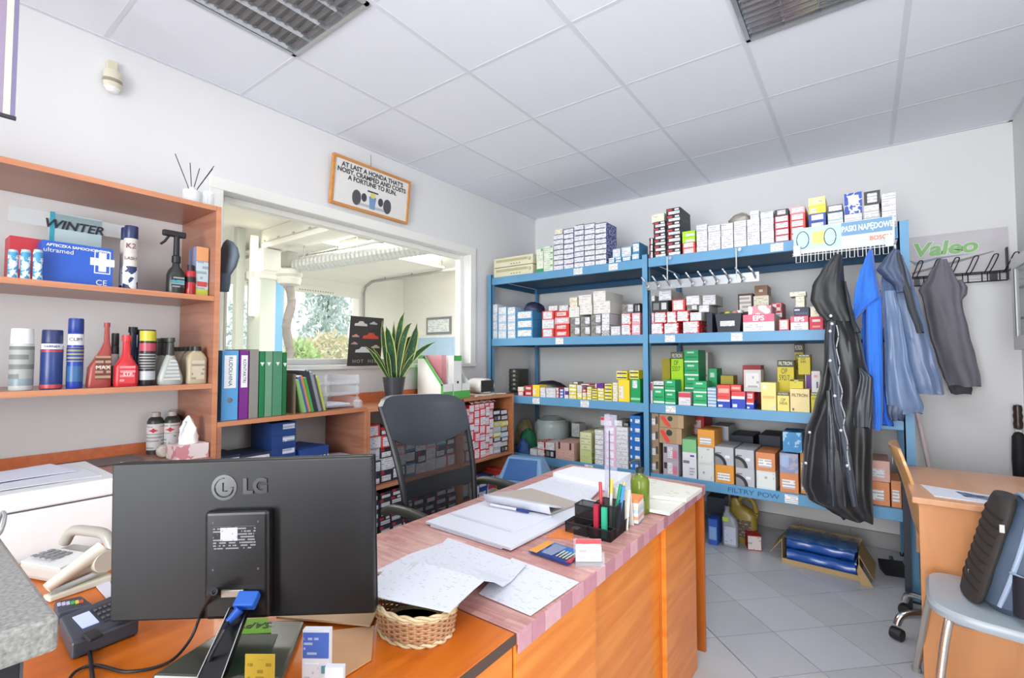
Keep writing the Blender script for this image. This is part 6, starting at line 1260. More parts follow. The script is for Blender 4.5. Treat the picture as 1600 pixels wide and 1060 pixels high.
# ------------------------------------------------------------------ OFFICE CHAIR
oc_ = empty('office_chair', (-1.40, 1.62, 0), 0, 'black mesh-back office chair behind the main desk', 'chair')
O_ = oc_.location
def bpnt(s, t):
    """backrest surface: s 0..1 left to right, t 0 bottom .. 1 top"""
    TL, TR, BL, BR = Vector((-1.76, 1.35, 1.14)), Vector((-1.74, 1.865, 1.135)), Vector((-1.58, 1.385, .56)), Vector((-1.57, 1.80, .56))
    p = BL.lerp(BR, s).lerp(TL.lerp(TR, s), t); w = math.sin(s*PI); p.x -= .055*w*(1 if t > 0 else 1)-.02; p.x += .03*math.sin(t*PI*1.0)
    return p-O_
def patch(name, s0, s1, t0f, t1f, m, th, N=14, Mn=10, puff=0, smooth=True, uv=None):
    b = MB()
    for side in (0, 1):
        for j in range(Mn+1):
            for i in range(N+1):
                s = s0+(s1-s0)*i/N; ta, tb_ = t0f(s), t1f(s); t = ta+(tb_-ta)*j/Mn
                k = (1-abs(2*i/N-1)**4)*(1-abs(2*j/Mn-1)**4); p = bpnt(s, t)
                p.x += (-1 if side else 1)*(th/2+puff*k); b.v.append(tuple(p))
    n = (N+1)*(Mn+1)
    for j in range(Mn):
        for i in range(N):
            q = (j*(N+1)+i, j*(N+1)+i+1, (j+1)*(N+1)+i+1, (j+1)*(N+1)+i); b.f.append(q); b.f.append(tuple(x+n for x in reversed(q)))
    ring = [i for i in range(N+1)]+[j*(N+1)+N for j in range(1, Mn+1)]+[Mn*(N+1)+i for i in range(N-1, -1, -1)]+[j*(N+1) for j in range(Mn-1, 0, -1)]
    b.f += [(ring[k-1], ring[k-1]+n, ring[k]+n, ring[k]) for k in range(len(ring))]; b.mi = [0]*len(b.f)
    o = b.build(name, m, oc_, smooth=smooth); bm_fix(o); return o
cr = lambda s: 1-.075*abs(2*s-1)**7-.01*(2*s-1)
patch('head_cushion', .0, 1, lambda s: .60+.10*abs(2*s-1)**2.2, cr, mat('3c4149', .32, bump=.1, scale=60), .03, puff=.016)
patch('mesh_back', .03, .97, lambda s: .02, lambda s: .62+.10*abs(2*s-1)**2.2, thin_clear('black_chair_mesh', '1d2024', .56, .6), .003)
patch('lumbar_band', .03, .97, lambda s: .25-.02*math.sin(s*PI), lambda s: .37-.02*math.sin(s*PI), thin_clear('denser_chair_mesh', '24282c', .72, .6), .007)
fpts = [bpnt(0.01, t) for t in [i/12*.93 for i in range(13)]]; MB().tube(fpts, .014, 8).build('frame_side', M_BLACK, oc_, smooth=True)
fpts = [bpnt(.99, t) for t in [i/12*.93 for i in range(13)]]; MB().tube(fpts, .014, 8).build('frame_side', M_BLACK, oc_, smooth=True)
MB().tube([bpnt(s, 0) for s in [i/10 for i in range(11)]], .014, 8).build('frame_bottom', M_BLACK, oc_, smooth=True)
rings = [[Vector((math.copysign(abs(math.cos(t))**.5, math.cos(t))*.235*k+.01, math.copysign(abs(math.sin(t))**.5, math.sin(t))*.225*k, z)) for t in [2*PI*i/32 for i in range(32)]] for z, k in ((.43, .9), (.435, .98), (.465, 1), (.49, .95), (.495, .8))]
MB().loft(rings).build('seat', M_BLACKM, oc_, smooth=True)
MB().tube([(-.2, 0, .44), (-.235, 0, .5), (-.21, 0, .6)], .02, 8).build('back_bracket', M_BLACK, oc_)
for s in (-1, 1):
    y = s*.295
    MB().tube(spline([(.0, y*.85, .44), (.0, y, .5), (-.04, y, .64), (-.1, y, .668)]), .014, 8).build('arm_post', M_BLACK, oc_, smooth=True)
    MB().tube(spline([(-.25, y, .665), (-.2, y, .685), (-.1, y, .69), (.02, y, .678), (.07, y, .66)]), .02, 10).build('armrest', C('383a34', .4), oc_, smooth=True)
MB().tube([(0, 0, .1), (0, 0, .43)], .028, 12).build('gas_column', M_BLACK, oc_, smooth=True)
for k in range(5):
    a = 2*PI*k/5+.3; MB().tube([(.02*math.cos(a), .02*math.sin(a), .12), (.28*math.cos(a), .28*math.sin(a), .075)], .02, 8, r1=.014).build('base_leg', M_BLACK, oc_, smooth=True)
    MB().lathe([(0, -.02), (.028, -.02), (.028, .02), (0, .02)], 14, M=Matrix.Translation((.28*math.cos(a), .28*math.sin(a), .028)) @ Matrix.Rotation(R90, 4, 'X')).build('castor', M_BLACK, oc_, smooth=True)

# ------------------------------------------------------------------ BLUE BIN
bp_ = PY(822, 740, 3.0)
bn_ = empty('swing_bin', (bp_.x, 3.0, 0), math.radians(12), 'light blue swing-lid bin between the desk and the rack', 'bin')
rings = [[Vector((math.copysign(abs(math.cos(t))**.4, math.cos(t))*w, math.copysign(abs(math.sin(t))**.4, math.sin(t))*d, z)) for t in [2*PI*i/32 for i in range(32)]] for z, w, d in ((0, .13, .1), (.36, .17, .13), (.365, .185, .145), (.39, .185, .145))]
MB().loft(rings).build('body', C('9cc0df', .35), bn_, smooth=True)
b = MB(); w, d = .185, .145; h0, h1 = .391, .565
b.add([(-w, -d, h0), (w, -d, h0), (w, d, h0), (-w, d, h0), (-w*.72, -.045, h1), (w*.72, -.045, h1), (w*.72, .05, h1), (-w*.72, .05, h1)], [(3, 2, 1, 0), (4, 5, 6, 7), (0, 1, 5, 4), (1, 2, 6, 5), (2, 3, 7, 6), (3, 0, 4, 7)])
b.build('hood', C('86afd6', .35), bn_, bevel=.015)
n_ = Vector((0, -(h1-h0), -(.1))).normalized()
q = [Vector((-w*.72, -d*.93, h0+.025)), Vector((w*.72, -d*.93, h0+.025)), Vector((w*.6, -.055, h1-.012)), Vector((-w*.6, -.055, h1-.012))]; off = Vector((0, -.006, .003))
b = MB().add([p+off for p in q]+[p-off for p in q], [(0, 1, 2, 3), (7, 6, 5, 4), (0, 4, 5, 1), (1, 5, 6, 2), (2, 6, 7, 3), (3, 7, 4, 0)]); b.build('swing_flap', C('3c6fb0', .3), bn_, bevel=.003)

# ------------------------------------------------------------------ RIGHT DESK, CHAIRS, BACKPACK
rd_ = empty('corner_desk', (.145, 2.60, 0), 0, 'light beech desk at the right wall in front of the coats', 'desk')
box('desktop', 0, .628, 0, .745, .715, .74, M_BEECH, rd_, .003)
box('front_panel', .022, .628, .022, .04, .0, .714, wood('d99a66', 'cd8c58', 'beech_upright', (4, 4, .7)), rd_); box('side_panel', .30, .318, .041, .72, .0, .714, M_BEECH, rd_); box('drawer_box', .05, .29, .045, .35, .60, .712, M_BEECH, rd_); box('back_panel', .05, .628, .70, .718, .3, .714, M_BEECH, rd_)
box('table_leg', .0, .028, .68, .72, 0, .714, C('2c3440'), rd_)
nw = sheet('newspaper', [(.19, 2.86, .7435), (.60, 2.76, .7435), (.60, 2.64, .7435), (.22, 2.66, .7435)], .003, M_PAPERP, 'printed white paper with a blue picture on the beech desk', 'newspaper')
q = [Vector(p)-nw.location for p in ((.30, 2.80, .7439), (.40, 2.775, .7439), (.40, 2.70, .7439), (.32, 2.715, .7439))]; MB().add(q+[v-Vector((0, 0, .0006)) for v in q], [(0, 3, 2, 1), (4, 5, 6, 7), (0, 1, 5, 4), (1, 2, 6, 5), (2, 3, 7, 6), (3, 0, 4, 7)]).build('blue_picture', pattern('newspaper_picture', '7f92aa', '3c4c66', 'noise', 30), nw)
# plywood swivel chair seen edge-on
wc_ = empty('plywood_chair', (.33, 3.02, 0), 0, 'curved plywood swivel chair pushed under the beech desk', 'chair')
W0 = wc_.location
prof = [PY(u, v, 3.0)-Vector((0, 0, 0)) for u, v in ((1390, 694), (1397, 712), (1406, 735), (1416, 765), (1425, 800), (1434, 828), (1447, 846), (1462, 850))]
prof = [Vector((p.x-W0.x, 0, p.z)) for p in prof]; prof = spline(prof, 5)
b = MB(); NW = 12
for side in (0, 1):
    for k, p in enumerate(prof):
        t = k/(len(prof)-1); hw = .19*(1-.25*max(0, 1-t*6)**2)*(.72+.28*min(1, abs(t-.55)*3)) ; 
        for i in range(NW+1):
            s = i/NW*2-1; b.v.append((p.x+.03*(s*s)*(1 if t < .75 else 0)+(.006 if side else -.006), s*hw, p.z+(.0 if t < .8 else (.006 if side else -.006))))
n = len(prof)*(NW+1)
for k in range(len(prof)-1):
    for i in range(NW):
        if 6 <= k <= 12 and 5 <= i <= 6: pass
        q = (k*(NW+1)+i, k*(NW+1)+i+1, (k+1)*(NW+1)+i+1, (k+1)*(NW+1)+i); b.f.append(q); b.f.append(tuple(x+n for x in reversed(q)))
m_ = len(prof); ring = [i for i in range(NW+1)]+[j*(NW+1)+NW for j in range(1, m_)]+[(m_-1)*(NW+1)+i for i in range(NW-1, -1, -1)]+[j*(NW+1) for j in range(m_-2, 0, -1)]
b.f += [(ring[k-1], ring[k-1]+n, ring[k]+n, ring[k]) for k in range(len(ring))]; b.mi = [0]*len(b.f)
o = b.build('back_shell', M_PLY, wc_, smooth=True); bm_fix(o)
MB().box(-.125, .22, -.19, .19, .448, .462).build('seat', M_PLY, wc_, bevel=.01); box('grip_slot', -.232, -.2315+.0, -.04, .04, .80, .83, C('f2ede4'), wc_)
MB().tube([(0, 0, .12), (0, 0, .447)], .022, 12).build('gas_column', M_BLACK, wc_, smooth=True)
for k, a in enumerate([math.atan2(3.208-3.02, .128-.33), math.atan2(2.919-3.02, .126-.33), -1.2, 0.1, 1.4]):
    L_ = .265 if k < 2 else .25; c_, s_ = math.cos(a), math.sin(a)
    MB().tube(spline([(.02*c_, .02*s_, .14), (L_*.55*c_, L_*.55*s_, .135), (L_*.9*c_, L_*.9*s_, .115), (L_*c_, L_*s_, .07)], 5), .016, 10).build('base_leg', M_CHROME, wc_, smooth=True)
    MB().lathe([(0, -.022), (.026, -.022), (.028, -.01), (.028, .01), (.026, .022), (0, .022)], 16, M=Matrix.Translation((L_*c_, L_*s_, .0285)) @ Matrix.Rotation(a+.6, 4, 'Z') @ Matrix.Rotation(R90, 4, 'X')).build('castor', M_BLACK, wc_, smooth=True)
# grey vinyl chair
gv = empty('grey_chair', (.40, 2.36, 0), math.radians(-4), 'grey vinyl chair with chrome tube legs holding the backpack', 'chair')
def sup(a, bx_, e=.45): return [(math.copysign(abs(math.cos(t))**e, math.cos(t))*a, math.copysign(abs(math.sin(t))**e, math.sin(t))*bx_) for t in [2*PI*i/36 for i in range(36)]]
MB().loft([[Vector((x*k, y*k, z+.012*(x/.23)**2)) for x, y in sup(.235, .20)] for z, k in ((.425, .94), (.43, 1), (.448, 1.01), (.462, .97), (.466, .8))]).build('seat', mat('9aa5ad', .3, var=.04), gv, smooth=True)
M_TUBE = mat('cfc9c0', .25, .85)
MB().tube(spline([(-.275, .285, .012), (-.215, .185, .40), (-.16, .16, .425), (.15, .16, .42), (.2, .18, .39), (.24, .24, .012)], 6), .013, 10).build('leg_loop', M_TUBE, gv, smooth=True)
MB().tube(spline([(-.235, -.285, .012), (-.185, -.175, .40), (-.14, -.15, .425), (.15, -.15, .42), (.2, -.17, .39), (.24, -.26, .012)], 6), .013, 10).build('leg_loop', M_TUBE, gv, smooth=True)
for p in ((-.275, .285), (-.235, -.285), (.24, .24), (.24, -.26)): MB().lathe([(0, 0), (.016, 0), (.016, .02), (0, .02)], 10, c=(p[0], p[1], 0)).build('rubber_foot', C('8a8a86'), gv)
MB().loft([[Vector((.235+.02*z/.3+dx, y, .50+z)) for y, z in [(p[0]*.85, p[1]*.55+.16) for p in sup(.22, .2)]] for dx in (-.012, .012)]).build('backrest', mat('9aa5ad', .3, var=.04), gv, smooth=True)
for s in (-1, 1): MB().tube([(.19, s*.12, .43), (.25, s*.12, .5), (.262, s*.12, .7)], .011, 8).build('back_tube', M_TUBE, gv, smooth=True)
# backpack, leaning on the chair back
bp0 = empty('backpack', (.39, 2.37, .472), 0, 'black and blue-grey backpack leaning on the grey chair', 'backpack')
def bag_rings(pts): return [[Vector((cx+dx*math.copysign(abs(math.cos(t))**.7, math.cos(t))+tilt*0, math.copysign(abs(math.sin(t))**.7, math.sin(t))*dy, z)) for t in [2*PI*i/32 for i in range(32)]] for z, cx, dx, dy, tilt in pts]
MB().loft(bag_rings([(0, .02, .09, .13, 0), (.03, .02, .115, .155, 0), (.14, .035, .12, .16, 0), (.26, .06, .11, .155, 0), (.34, .085, .085, .13, 0), (.375, .10, .04, .07, 0)])).build('main_compartment', mat('4a5a70', .6, var=.2, scale=14, bump=.5), bp0, smooth=True)
# ribbed front pocket on the left
fp = []
for z, k in ((.01, .75), (.04, .95), (.1, 1), (.2, 1), (.3, .95), (.345, .8), (.37, .5)):
    fp.append([Vector((-.105+z*.26+.028*math.cos(t), math.sin(t)*.135*k, z)) for t in [2*PI*i/28 for i in range(28)]])
MB().loft(fp).build('front_pocket', mat('35302e', .7, bump=.2, scale=60), bp0, smooth=True)
for k in range(9):
    z = .06+k*.031; MB().tube([(-.105+z*.26-.027*math.cos(a), math.sin(a)*.128, z) for a in [-1.2+i*.24 for i in range(11)]], .0045, 6).build('quilt_rib', C('231f1e', .8), bp0, smooth=True)
MB().tube(spline([(-.06+z*.26+.0, y, z) for y, z in ((-.135, .03), (-.15, .12), (-.15, .22), (-.13, .31), (-.07, .362), (.0, .372), (.07, .36), (.125, .3))]), .007, 8).build('piping', C('9fb2cc', .5), bp0, smooth=True)
MB().box(-.048, -.036, -.15, -.146, .275, .30).build('zip_pull', C('c9c9c6', .4), bp0)
MB().tube(spline([(.09, -.03, .36), (.09, -.02, .41), (.09, .03, .41), (.09, .04, .36)]), .009, 8).build('carry_handle', C('2a2c34'), bp0, smooth=True)
MB().loft([[Vector((.06+.085*math.cos(t), -.155+.028*math.sin(t)*1.2, z)) for t in [2*PI*i/24 for i in range(24)]] for z in (.02, .05, .13, .15)]).build('side_pocket', mat('171b28', .5, bump=.4, scale=20), bp0, smooth=True)
MB().tube(spline([(-.03, -.158, .155), (.05, -.188, .14), (.14, -.165, .15)]), .004, 6).build('pocket_edge', C('7d90aa'), bp0, smooth=True)
MB().tube(spline([(.13, -.11, .05), (.19, -.14, .15), (.18, -.12, .28), (.13, -.08, .36)]), .013, 8).build('shoulder_strap', C('16181f'), bp0, smooth=True)
MB().lathe([(0, 0), (.006, 0), (.006, .002), (0, .002)], 12, M=Matrix.Translation((-.128+.07*.26, -.02, .09)) @ Matrix.Rotation(-R90, 4, 'Y')).build('metal_badge', C('c9b8a8', .3), bp0)

# ------------------------------------------------------------------ COATS
def cloth(name, keys, m, parent, label=None, nf=7, amp=.012, seed=0, cat='coat', n=64, sub=10, y=3.2, dep=.05, group=None):
    """hanging cloth: keys (v, u_left, u_right, depth factor) measured in the plane y"""
    rings = []; rnd = random.Random(seed); ph = [rnd.uniform(0, 6) for _ in range(6)]
    ks = sorted(keys); c0 = PY((ks[0][1]+ks[0][2])/2, ks[0][0], y) if parent is None else parent.location
    V = [k[0] for k in ks]; 
    vv = []
    for i in range(len(V)-1): vv += [V[i]+(V[i+1]-V[i])*j/4 for j in range(4)]
    vv.append(V[-1])
    for v in vv:
        i = max(j for j in range(len(V)) if V[j] <= v+1e-6); i = min(i, len(V)-2); t = (v-V[i])/(V[i+1]-V[i])
        def ci(a):
            p0, p1, p2, p3 = ks[max(i-1, 0)][a], ks[i][a], ks[i+1][a], ks[min(i+2, len(V)-1)][a]
            return p1+(p2-p1)*(t*t*(3-2*t))*.6+(p2-p1)*t*.4
        ul, ur, df = ci(1), ci(2), ci(3); L, Rr = PY(ul, v, y), PY(ur, v, y); cx = (L.x+Rr.x)/2; hw = (Rr.x-L.x)/2; z = (L.z+Rr.z)/2
        f = (v-V[0])/(V[-1]-V[0]); ring = []
        for k in range(n):
            a = 2*PI*k/n; ex = math.copysign(abs(math.cos(a))**.8, math.cos(a))
            fo = math.sin(a*nf+ph[0]+1.1*math.sin(f*3+ph[1]))*.6+math.sin(a*(nf*2-1)+ph[2]+f*4)*.25+math.sin(a*3+ph[3]-f*2)*.35
            A = amp*(.35+.65*min(1, f*2.2))
            yy = math.sin(a)*dep*df+(fo*A if abs(math.sin(a)) > .15 else fo*A*.3)
            nz = noise.noise(Vector((ex*3+seed, z*5, math.sin(a)*2)))*amp*.9
            ring.append(Vector((cx+ex*hw, y+yy+nz, z+.006*fo*(1 if v == vv[-1] else 0)))-c0)
        rings.append(ring)
    o = MB().loft(rings).build(name, m, parent, smooth=True)
    if parent is None: o.location = c0
    if label: tag(o, label, cat, group)
    return o
def coat(name, loc, label): return empty(name, loc, 0, label, 'coat', 'coats hanging on the rack end')
YC = 3.2
ct = coat('black_long_coat', PY(1309, 398, YC), 'long black hooded winter coat with snap buttons')
M_BC = mat('17191d', .42, var=.25, scale=8, bump=.5, sheen=.2)
cloth('coat_body', [(486, 1300, 1332, .6), (505, 1290, 1334, .9), (530, 1288, 1345, 1), (560, 1287, 1351, 1), (600, 1281, 1362, 1.1), (640, 1271, 1364, 1.1), (680, 1258, 1364, 1.15), (720, 1255, 1363, 1.2), (760, 1251, 1363, 1.2), (785, 1262, 1364, 1.1), (800, 1293, 1365, 1), (812, 1316, 1365, .9)], M_BC, ct, nf=6, amp=.014, seed=1, y=YC, dep=.06)
cloth('hood', [(398, 1303, 1315, .35), (405, 1296, 1317, .5), (420, 1284, 1318, .7), (445, 1269, 1320, 1), (468, 1266, 1324, 1), (485, 1275, 1327, .9), (502, 1290, 1332, .8)], mat('2b2e30', .5, var=.2, scale=10, bump=.4), ct, nf=3, amp=.01, seed=3, y=YC-.01, dep=.055)
cloth('shoulder_fold', [(440, 1318, 1322, .5), (470, 1322, 1329, .6), (500, 1330, 1336, .7), (520, 1335, 1345, .6)], mat('33363a', .5, var=.2, bump=.3), ct, nf=3, amp=.004, seed=4, y=YC-.03, dep=.03)
pl_pts = [(502, 1294, 1306), (530, 1293, 1304), (565, 1293, 1309), (600, 1300, 1315), (640, 1303, 1318), (680, 1312, 1325), (720, 1318, 1332), (760, 1324, 1337), (792, 1331, 1341)]
cloth('button_placket', [(v, a, b_, 1) for v, a, b_ in pl_pts], mat('3a424e', .45, var=.25, bump=.5, scale=20), ct, nf=2, amp=.003, seed=5, y=YC-.072, dep=.012)
MB().tube(spline([PY(u, v, YC-.088)-ct.location for u, v in ((1307, 508), (1310, 525), (1307, 545), (1312, 570), (1310, 590), (1316, 612), (1314, 630), (1320, 650), (1318, 668), (1324, 690), (1324, 710), (1328, 735))]), .003, 6).build('zip', C('b9bcc0', .4), ct, smooth=True)
for (u, v) in ((1298, 494), (1300, 506.5), (1297, 518), (1297, 564), (1304.5, 619), (1314, 673), (1324, 728), (1265, 676), (1259, 724)):
    y_ = YC-.09 if u > 1270 else YC-.075; MB().lathe([(0, 0), (.008, 0), (.008, .003), (.005, .005), (0, .005)], 12, M=Matrix.Translation(PY(u, v, y_)-ct.location) @ Matrix.Rotation(R90, 4, 'X')).build('snap_button', mat('d9dce0', .2, .6), ct, smooth=True)
cloth('pocket_flap', [(575, 1342, 1346, .8), (590, 1343, 1364, 1), (640, 1332, 1363, 1), (668, 1334, 1360, .8)], mat('353a42', .4, var=.25, bump=.5, scale=16), ct, nf=4, amp=.005, seed=6, y=YC-.06, dep=.018)
cloth('quilted_lining', [(610, 1291, 1303, .8), (700, 1289, 1318, 1), (750, 1289, 1322, 1), (790, 1292, 1324, .8)], mat('2c2f38', .3, var=.4, bump=.8, scale=18), ct, nf=5, amp=.006, seed=7, y=YC-.062, dep=.015)
bl = coat('blue_hoodie', PY(1360, 392, YC+.06), 'bright blue hooded sweatshirt between the black coat and windbreaker'); YB_ = YC+.06
M_BL = mat('2c74dc', .8, var=.12, scale=14, bump=.35, sheen=.3)
cloth('hood', [(391, 1357, 1364, .4), (405, 1351, 1366, .6), (425, 1343, 1369, .9), (450, 1336, 1374, 1), (468, 1334, 1378, 1), (485, 1333, 1352, .7), (500, 1334, 1338, .4)], M_BL, bl, nf=3, amp=.009, seed=11, y=YB_-.02, dep=.045)
cloth('torso', [(455, 1350, 1376, .8), (500, 1347, 1379, 1), (600, 1350, 1383, 1), (650, 1358, 1392, 1), (664, 1362, 1397, 1)], mat('2868d0', .8, var=.15, scale=14, bump=.35), bl, nf=5, amp=.012, seed=12, y=YB_+.03, dep=.04)
cloth('sleeve', [(465, 1353, 1378, .6), (520, 1354, 1379, .9), (580, 1357, 1380, .9), (640, 1363, 1380, .9), (655, 1365, 1379, .7), (671, 1364, 1378, .8)], M_BL, bl, nf=3, amp=.006, seed=13, y=YB_-.035, dep=.03)
wb_ = coat('windbreaker', PY(1400, 390, YC+.02), 'slate blue windbreaker with turned collar on the rack end'); YW = YC+.02
M_WBR = mat('5c6f90', .4, var=.18, scale=10, bump=.5, sheen=.2); M_WBD = mat('3d4a66', .45, var=.2, scale=12, bump=.5)
cloth('torso', [(400, 1386, 1410, .5), (440, 1376, 1426, .8), (480, 1380, 1438, 1), (520, 1382, 1450, 1), (560, 1384, 1462, 1), (600, 1400, 1474, 1), (615, 1410, 1476, .9)], M_WBR, wb_, nf=7, amp=.012, seed=21, y=YW+.01, dep=.05)
cloth('sleeve', [(455, 1379, 1400, .7), (500, 1381, 1410, 1), (560, 1383, 1420, 1), (610, 1384, 1434, 1), (635, 1386, 1444, 1), (645, 1389, 1442, .8)], mat('657a9c', .4, var=.2, scale=10, bump=.5), wb_, nf=4, amp=.01, seed=22, y=YW-.045, dep=.035)
cloth('cuff', [(634, 1385, 1416, .8), (646, 1386, 1414, 1), (657, 1390, 1412, .8)], M_WBD, wb_, nf=8, amp=.004, seed=23, y=YW-.06, dep=.03)
cloth('collar', [(391, 1393, 1405, .3), (405, 1380, 1410, .6), (420, 1369, 1416, .9), (434, 1382, 1421, .9), (446, 1396, 1424, .8), (456, 1399, 1424, .5)], mat('46536e', .5, var=.2, scale=12, bump=.5), wb_, nf=3, amp=.008, seed=24, y=YW-.05, dep=.03)
cloth('dark_lining', [(395, 1400, 1407, .4), (430, 1403, 1416, .6), (470, 1415, 1428, .6), (520, 1432, 1444, .6)], C('2b3038', .6), wb_, nf=2, amp=.003, seed=25, y=YW-.062, dep=.015)
gj = empty('grey_jacket', PY(1472, 406, 4.02), 0, 'dark grey jacket hanging alone on the black wall rack', 'coat')
M_GJ = mat('77757e', .75, var=.1, scale=14, bump=.3)
cloth('jacket_body', [(406, 1465, 1479, .4), (430, 1450, 1491, .8), (452, 1435, 1503, 1), (465, 1441, 1503, 1), (480, 1444, 1504, 1), (520, 1452, 1514, 1), (560, 1464, 1525, 1), (590, 1474, 1532, 1), (603, 1481, 1533, .9)], M_GJ, gj, nf=5, amp=.014, seed=31, y=4.02, dep=.06)
cloth('sleeve_end', [(438, 1496, 1504, .6), (450, 1499, 1512, .8), (460, 1498, 1511, .7), (470, 1497, 1503, .4)], M_GJ, gj, nf=2, amp=.004, seed=32, y=4.0, dep=.04)
cloth('hem_lining', [(598, 1480, 1516, .8), (608, 1482, 1520, .8), (616, 1486, 1518, .6)], C('4d4b54', .8), gj, nf=3, amp=.006, seed=33, y=4.035, dep=.035)

# ------------------------------------------------------------------ HOOK RAIL, WIRE BASKET, BELT CARTON
hr = empty('hook_rail', PY(1009, 447, 3.35), 0, 'grey steel hook rail hanging below the top shelf', 'hook rail'); H0 = hr.location
A_, B_ = PY(1012, 448, 3.35), PY(1190, 431, 3.35); zr = (A_.z+B_.z)/2
box('rail', 0, B_.x-A_.x, 0, .003, zr-.03-H0.z, zr+.03-H0.z, mat('a9adb0', .35, .7), hr)
for k in range(10):
    x = .02+k*(B_.x-A_.x-.04)/9; z = zr-H0.z
    MB().tube(spline([(x, 0, z-.01), (x, -.03, z+.0), (x-.012, -.055, z+.035), (x-.03, -.06, z+.06)], 5), .006, 8).build('hook', mat('bfc2c6', .25, .8), hr, smooth=True)
    if k in (0, 1, 4, 5, 6, 7, 8): MB().tube(spline([(x, 0, z-.015), (x, -.03, z-.03), (x+.01, -.045, z-.02), (x+.02, -.045, z-.0)], 5), .005, 8).build('hook', mat('bfc2c6', .25, .8), hr, smooth=True)
for u in (1043, 1151):
    x = PY(u, 430, 3.35).x-H0.x; MB().tube([(x, -.003, zr-H0.z), (x, -.003, 2.03-H0.z)], .004, 6).build('hanger_rod', C('d0d2d4', .4), hr); MB().lathe([(.006, 0), (.012, 0), (.012, .003), (.006, .003)], 12, M=Matrix.Translation((x+.02, -.0, 2.02-H0.z)) @ Matrix.Rotation(R90, 4, 'X')).build('washer', M_CHROME, hr)
wk = empty('wire_hanger_grid', PY(1240, 392, 3.30), 0, 'white wire grid clipped to the top shelf edge carrying coats', 'wire rack'); K0 = wk.location
A_, B_ = PY(1238, 398, 3.30), PY(1397, 380, 3.30); x0, x1 = A_.x-K0.x, B_.x-K0.x; zt_ = A_.z-K0.z; M_WW = C('e2e4e2', .3)
for dz in (0, -.012): MB().tube([(x0, 0, zt_+dz), (x1, 0, zt_+dz)], .0022, 6).build('wire', M_WW, wk)
nb_ = 12
for k in range(nb_):
    xa = x0+.02+k*(x1-x0-.03)/nb_; xb = xa+(x1-x0)/nb_*.55
    MB().tube([(xa, 0, zt_), (xa, -.012, zt_-.055), (xb, -.012, zt_-.055), (xb, 0, zt_)], .002, 6).build('wire_loop', M_WW, wk)
for u in (1245, 1390):
    x = PY(u, 390, 3.30).x-K0.x; MB().box(x-.018, x+.018, .0, .075, zt_+.0, zt_+.004).box(x-.018, x+.018, -.002, .0, zt_-.01, zt_+.05).build('clip_bracket', C('cfd2d2', .4), wk)
for (u, v, c_) in ((1309, 398, ct), (1360, 391, bl), (1399, 389, wb_)):
    p = PY(u, v, 3.26)-K0; MB().tube(spline([(p.x, 0, zt_-.01), (p.x, -.03, zt_-.03), (p.x, -.045, p.z), (p.x, -.06, p.z+.015)], 5), .004, 6).build('coat_hook', M_WW, wk, smooth=True)
A_, B_ = PY(1240, 379, 3.33), PY(1398, 359, 3.33); ztop = PY(1398, 337, 3.33).z; zb = zt_+K0.z+.006
pk = empty('belt_carton', (A_.x, 3.325, zb), 0, 'long white and blue carton lettered for drive belts on the top shelf edge', 'carton'); L_ = B_.x-A_.x; hh = ztop-zb
box('carton_body', 0, L_, 0, .045, 0, hh, C('cdd3d6'), pk, .001); box('blue_panel', L_*.5, L_*.98, -.0008, 0, hh*.48, hh*.98, C('6b98bc'), pk); box('pale_panel', L_*.0, L_*.5, -.0007, 0, hh*.12, hh*.98, C('b9d0dc'), pk); box('yellow_patch', L_*.2, L_*.33, -.0012, -.0007, hh*.3, hh*.8, C('e0d27a'), pk)
text('PASKI NAP\u0118DOWE', hh*.3, FR(L_*.745, -.0012, hh*.72), C('f2f5f8'), pk, bold=.001, sx=.6); text('BOSCH', hh*.22, FR(L_*.87, -.0012, hh*.27), C('e0805a'), pk, bold=.0008, sx=.9)
for cx, w_ in ((.1, .065), (.385, .06)): MB().tube([(L_*cx+math.cos(t)*L_*w_, -.0015, hh*.52+math.sin(t)*hh*.33) for t in [2*PI*i/28 for i in range(28)]], .0022, 5, closed=True).build('belt_print', C('22343c'), pk)
# ------------------------------------------------------------------ WALL BANNER, BLACK WALL RACK, GLASS-FRONTED CABINET, UMBRELLA, POLE
wb2 = empty('valeo_banner', (.25, 4.205, 1.82), 0, 'grey banner with green brand lettering on the back wall', 'banner'); wd, hb = .485, .315
wb2.name = 'wall_banner'
box('sheet', 0, wd, 0, .004, 0, hb, pattern('silver_grey_gradient_print', 'd8d4d6', 'bab6ba', 'speckle', 4), wb2)
text('Valeo', .125, FR(wd*.385, -.0012, hb*.69), C('8cc07a'), wb2, bold=.004, shear=.15, sx=1.12, ext=.0005); text('Valeo', .125, FR(wd*.385, -.0006, hb*.69), C('dfe6dc'), wb2, bold=.0075, shear=.15, sx=1.12, ext=.0002, name='lettering_outline')
def pb(nm, pts, c, y=-.0008): MB().prismM(pts, .0006, Matrix.Translation((0, y, 0)) @ Matrix.Rotation(R90, 4, 'X')).build(nm, C(c), wb2)
pb('swoosh', [(.0, .165), (.04, .12), (.15, .15), (.33, .168), (.15, .163), (.045, .142)], '8490a0'); pb('wiper_blade_print', [(.02, .06), (.25, .115), (.42, .165), (.42, .172), (.24, .13), (.02, .075)], '8a8688')
wr = empty('coat_rack', (.25, 4.16, 1.80), 0, 'black wire coat rack fixed under the banner', 'coat rack'); M_BK = C('1f1f22', .4)
for z in (.0, .05, .06): MB().tube([(.0, .03, z), (.475, .03, z)], .004, 6).build('rail_wire', M_BK, wr)
for x in (.01, .08, .1, .175, .2, .27, .295, .36, .385, .44): MB().tube([(x, .03, 0), (x, .03, .06)], .003, 6).build('stay_wire', M_BK, wr)
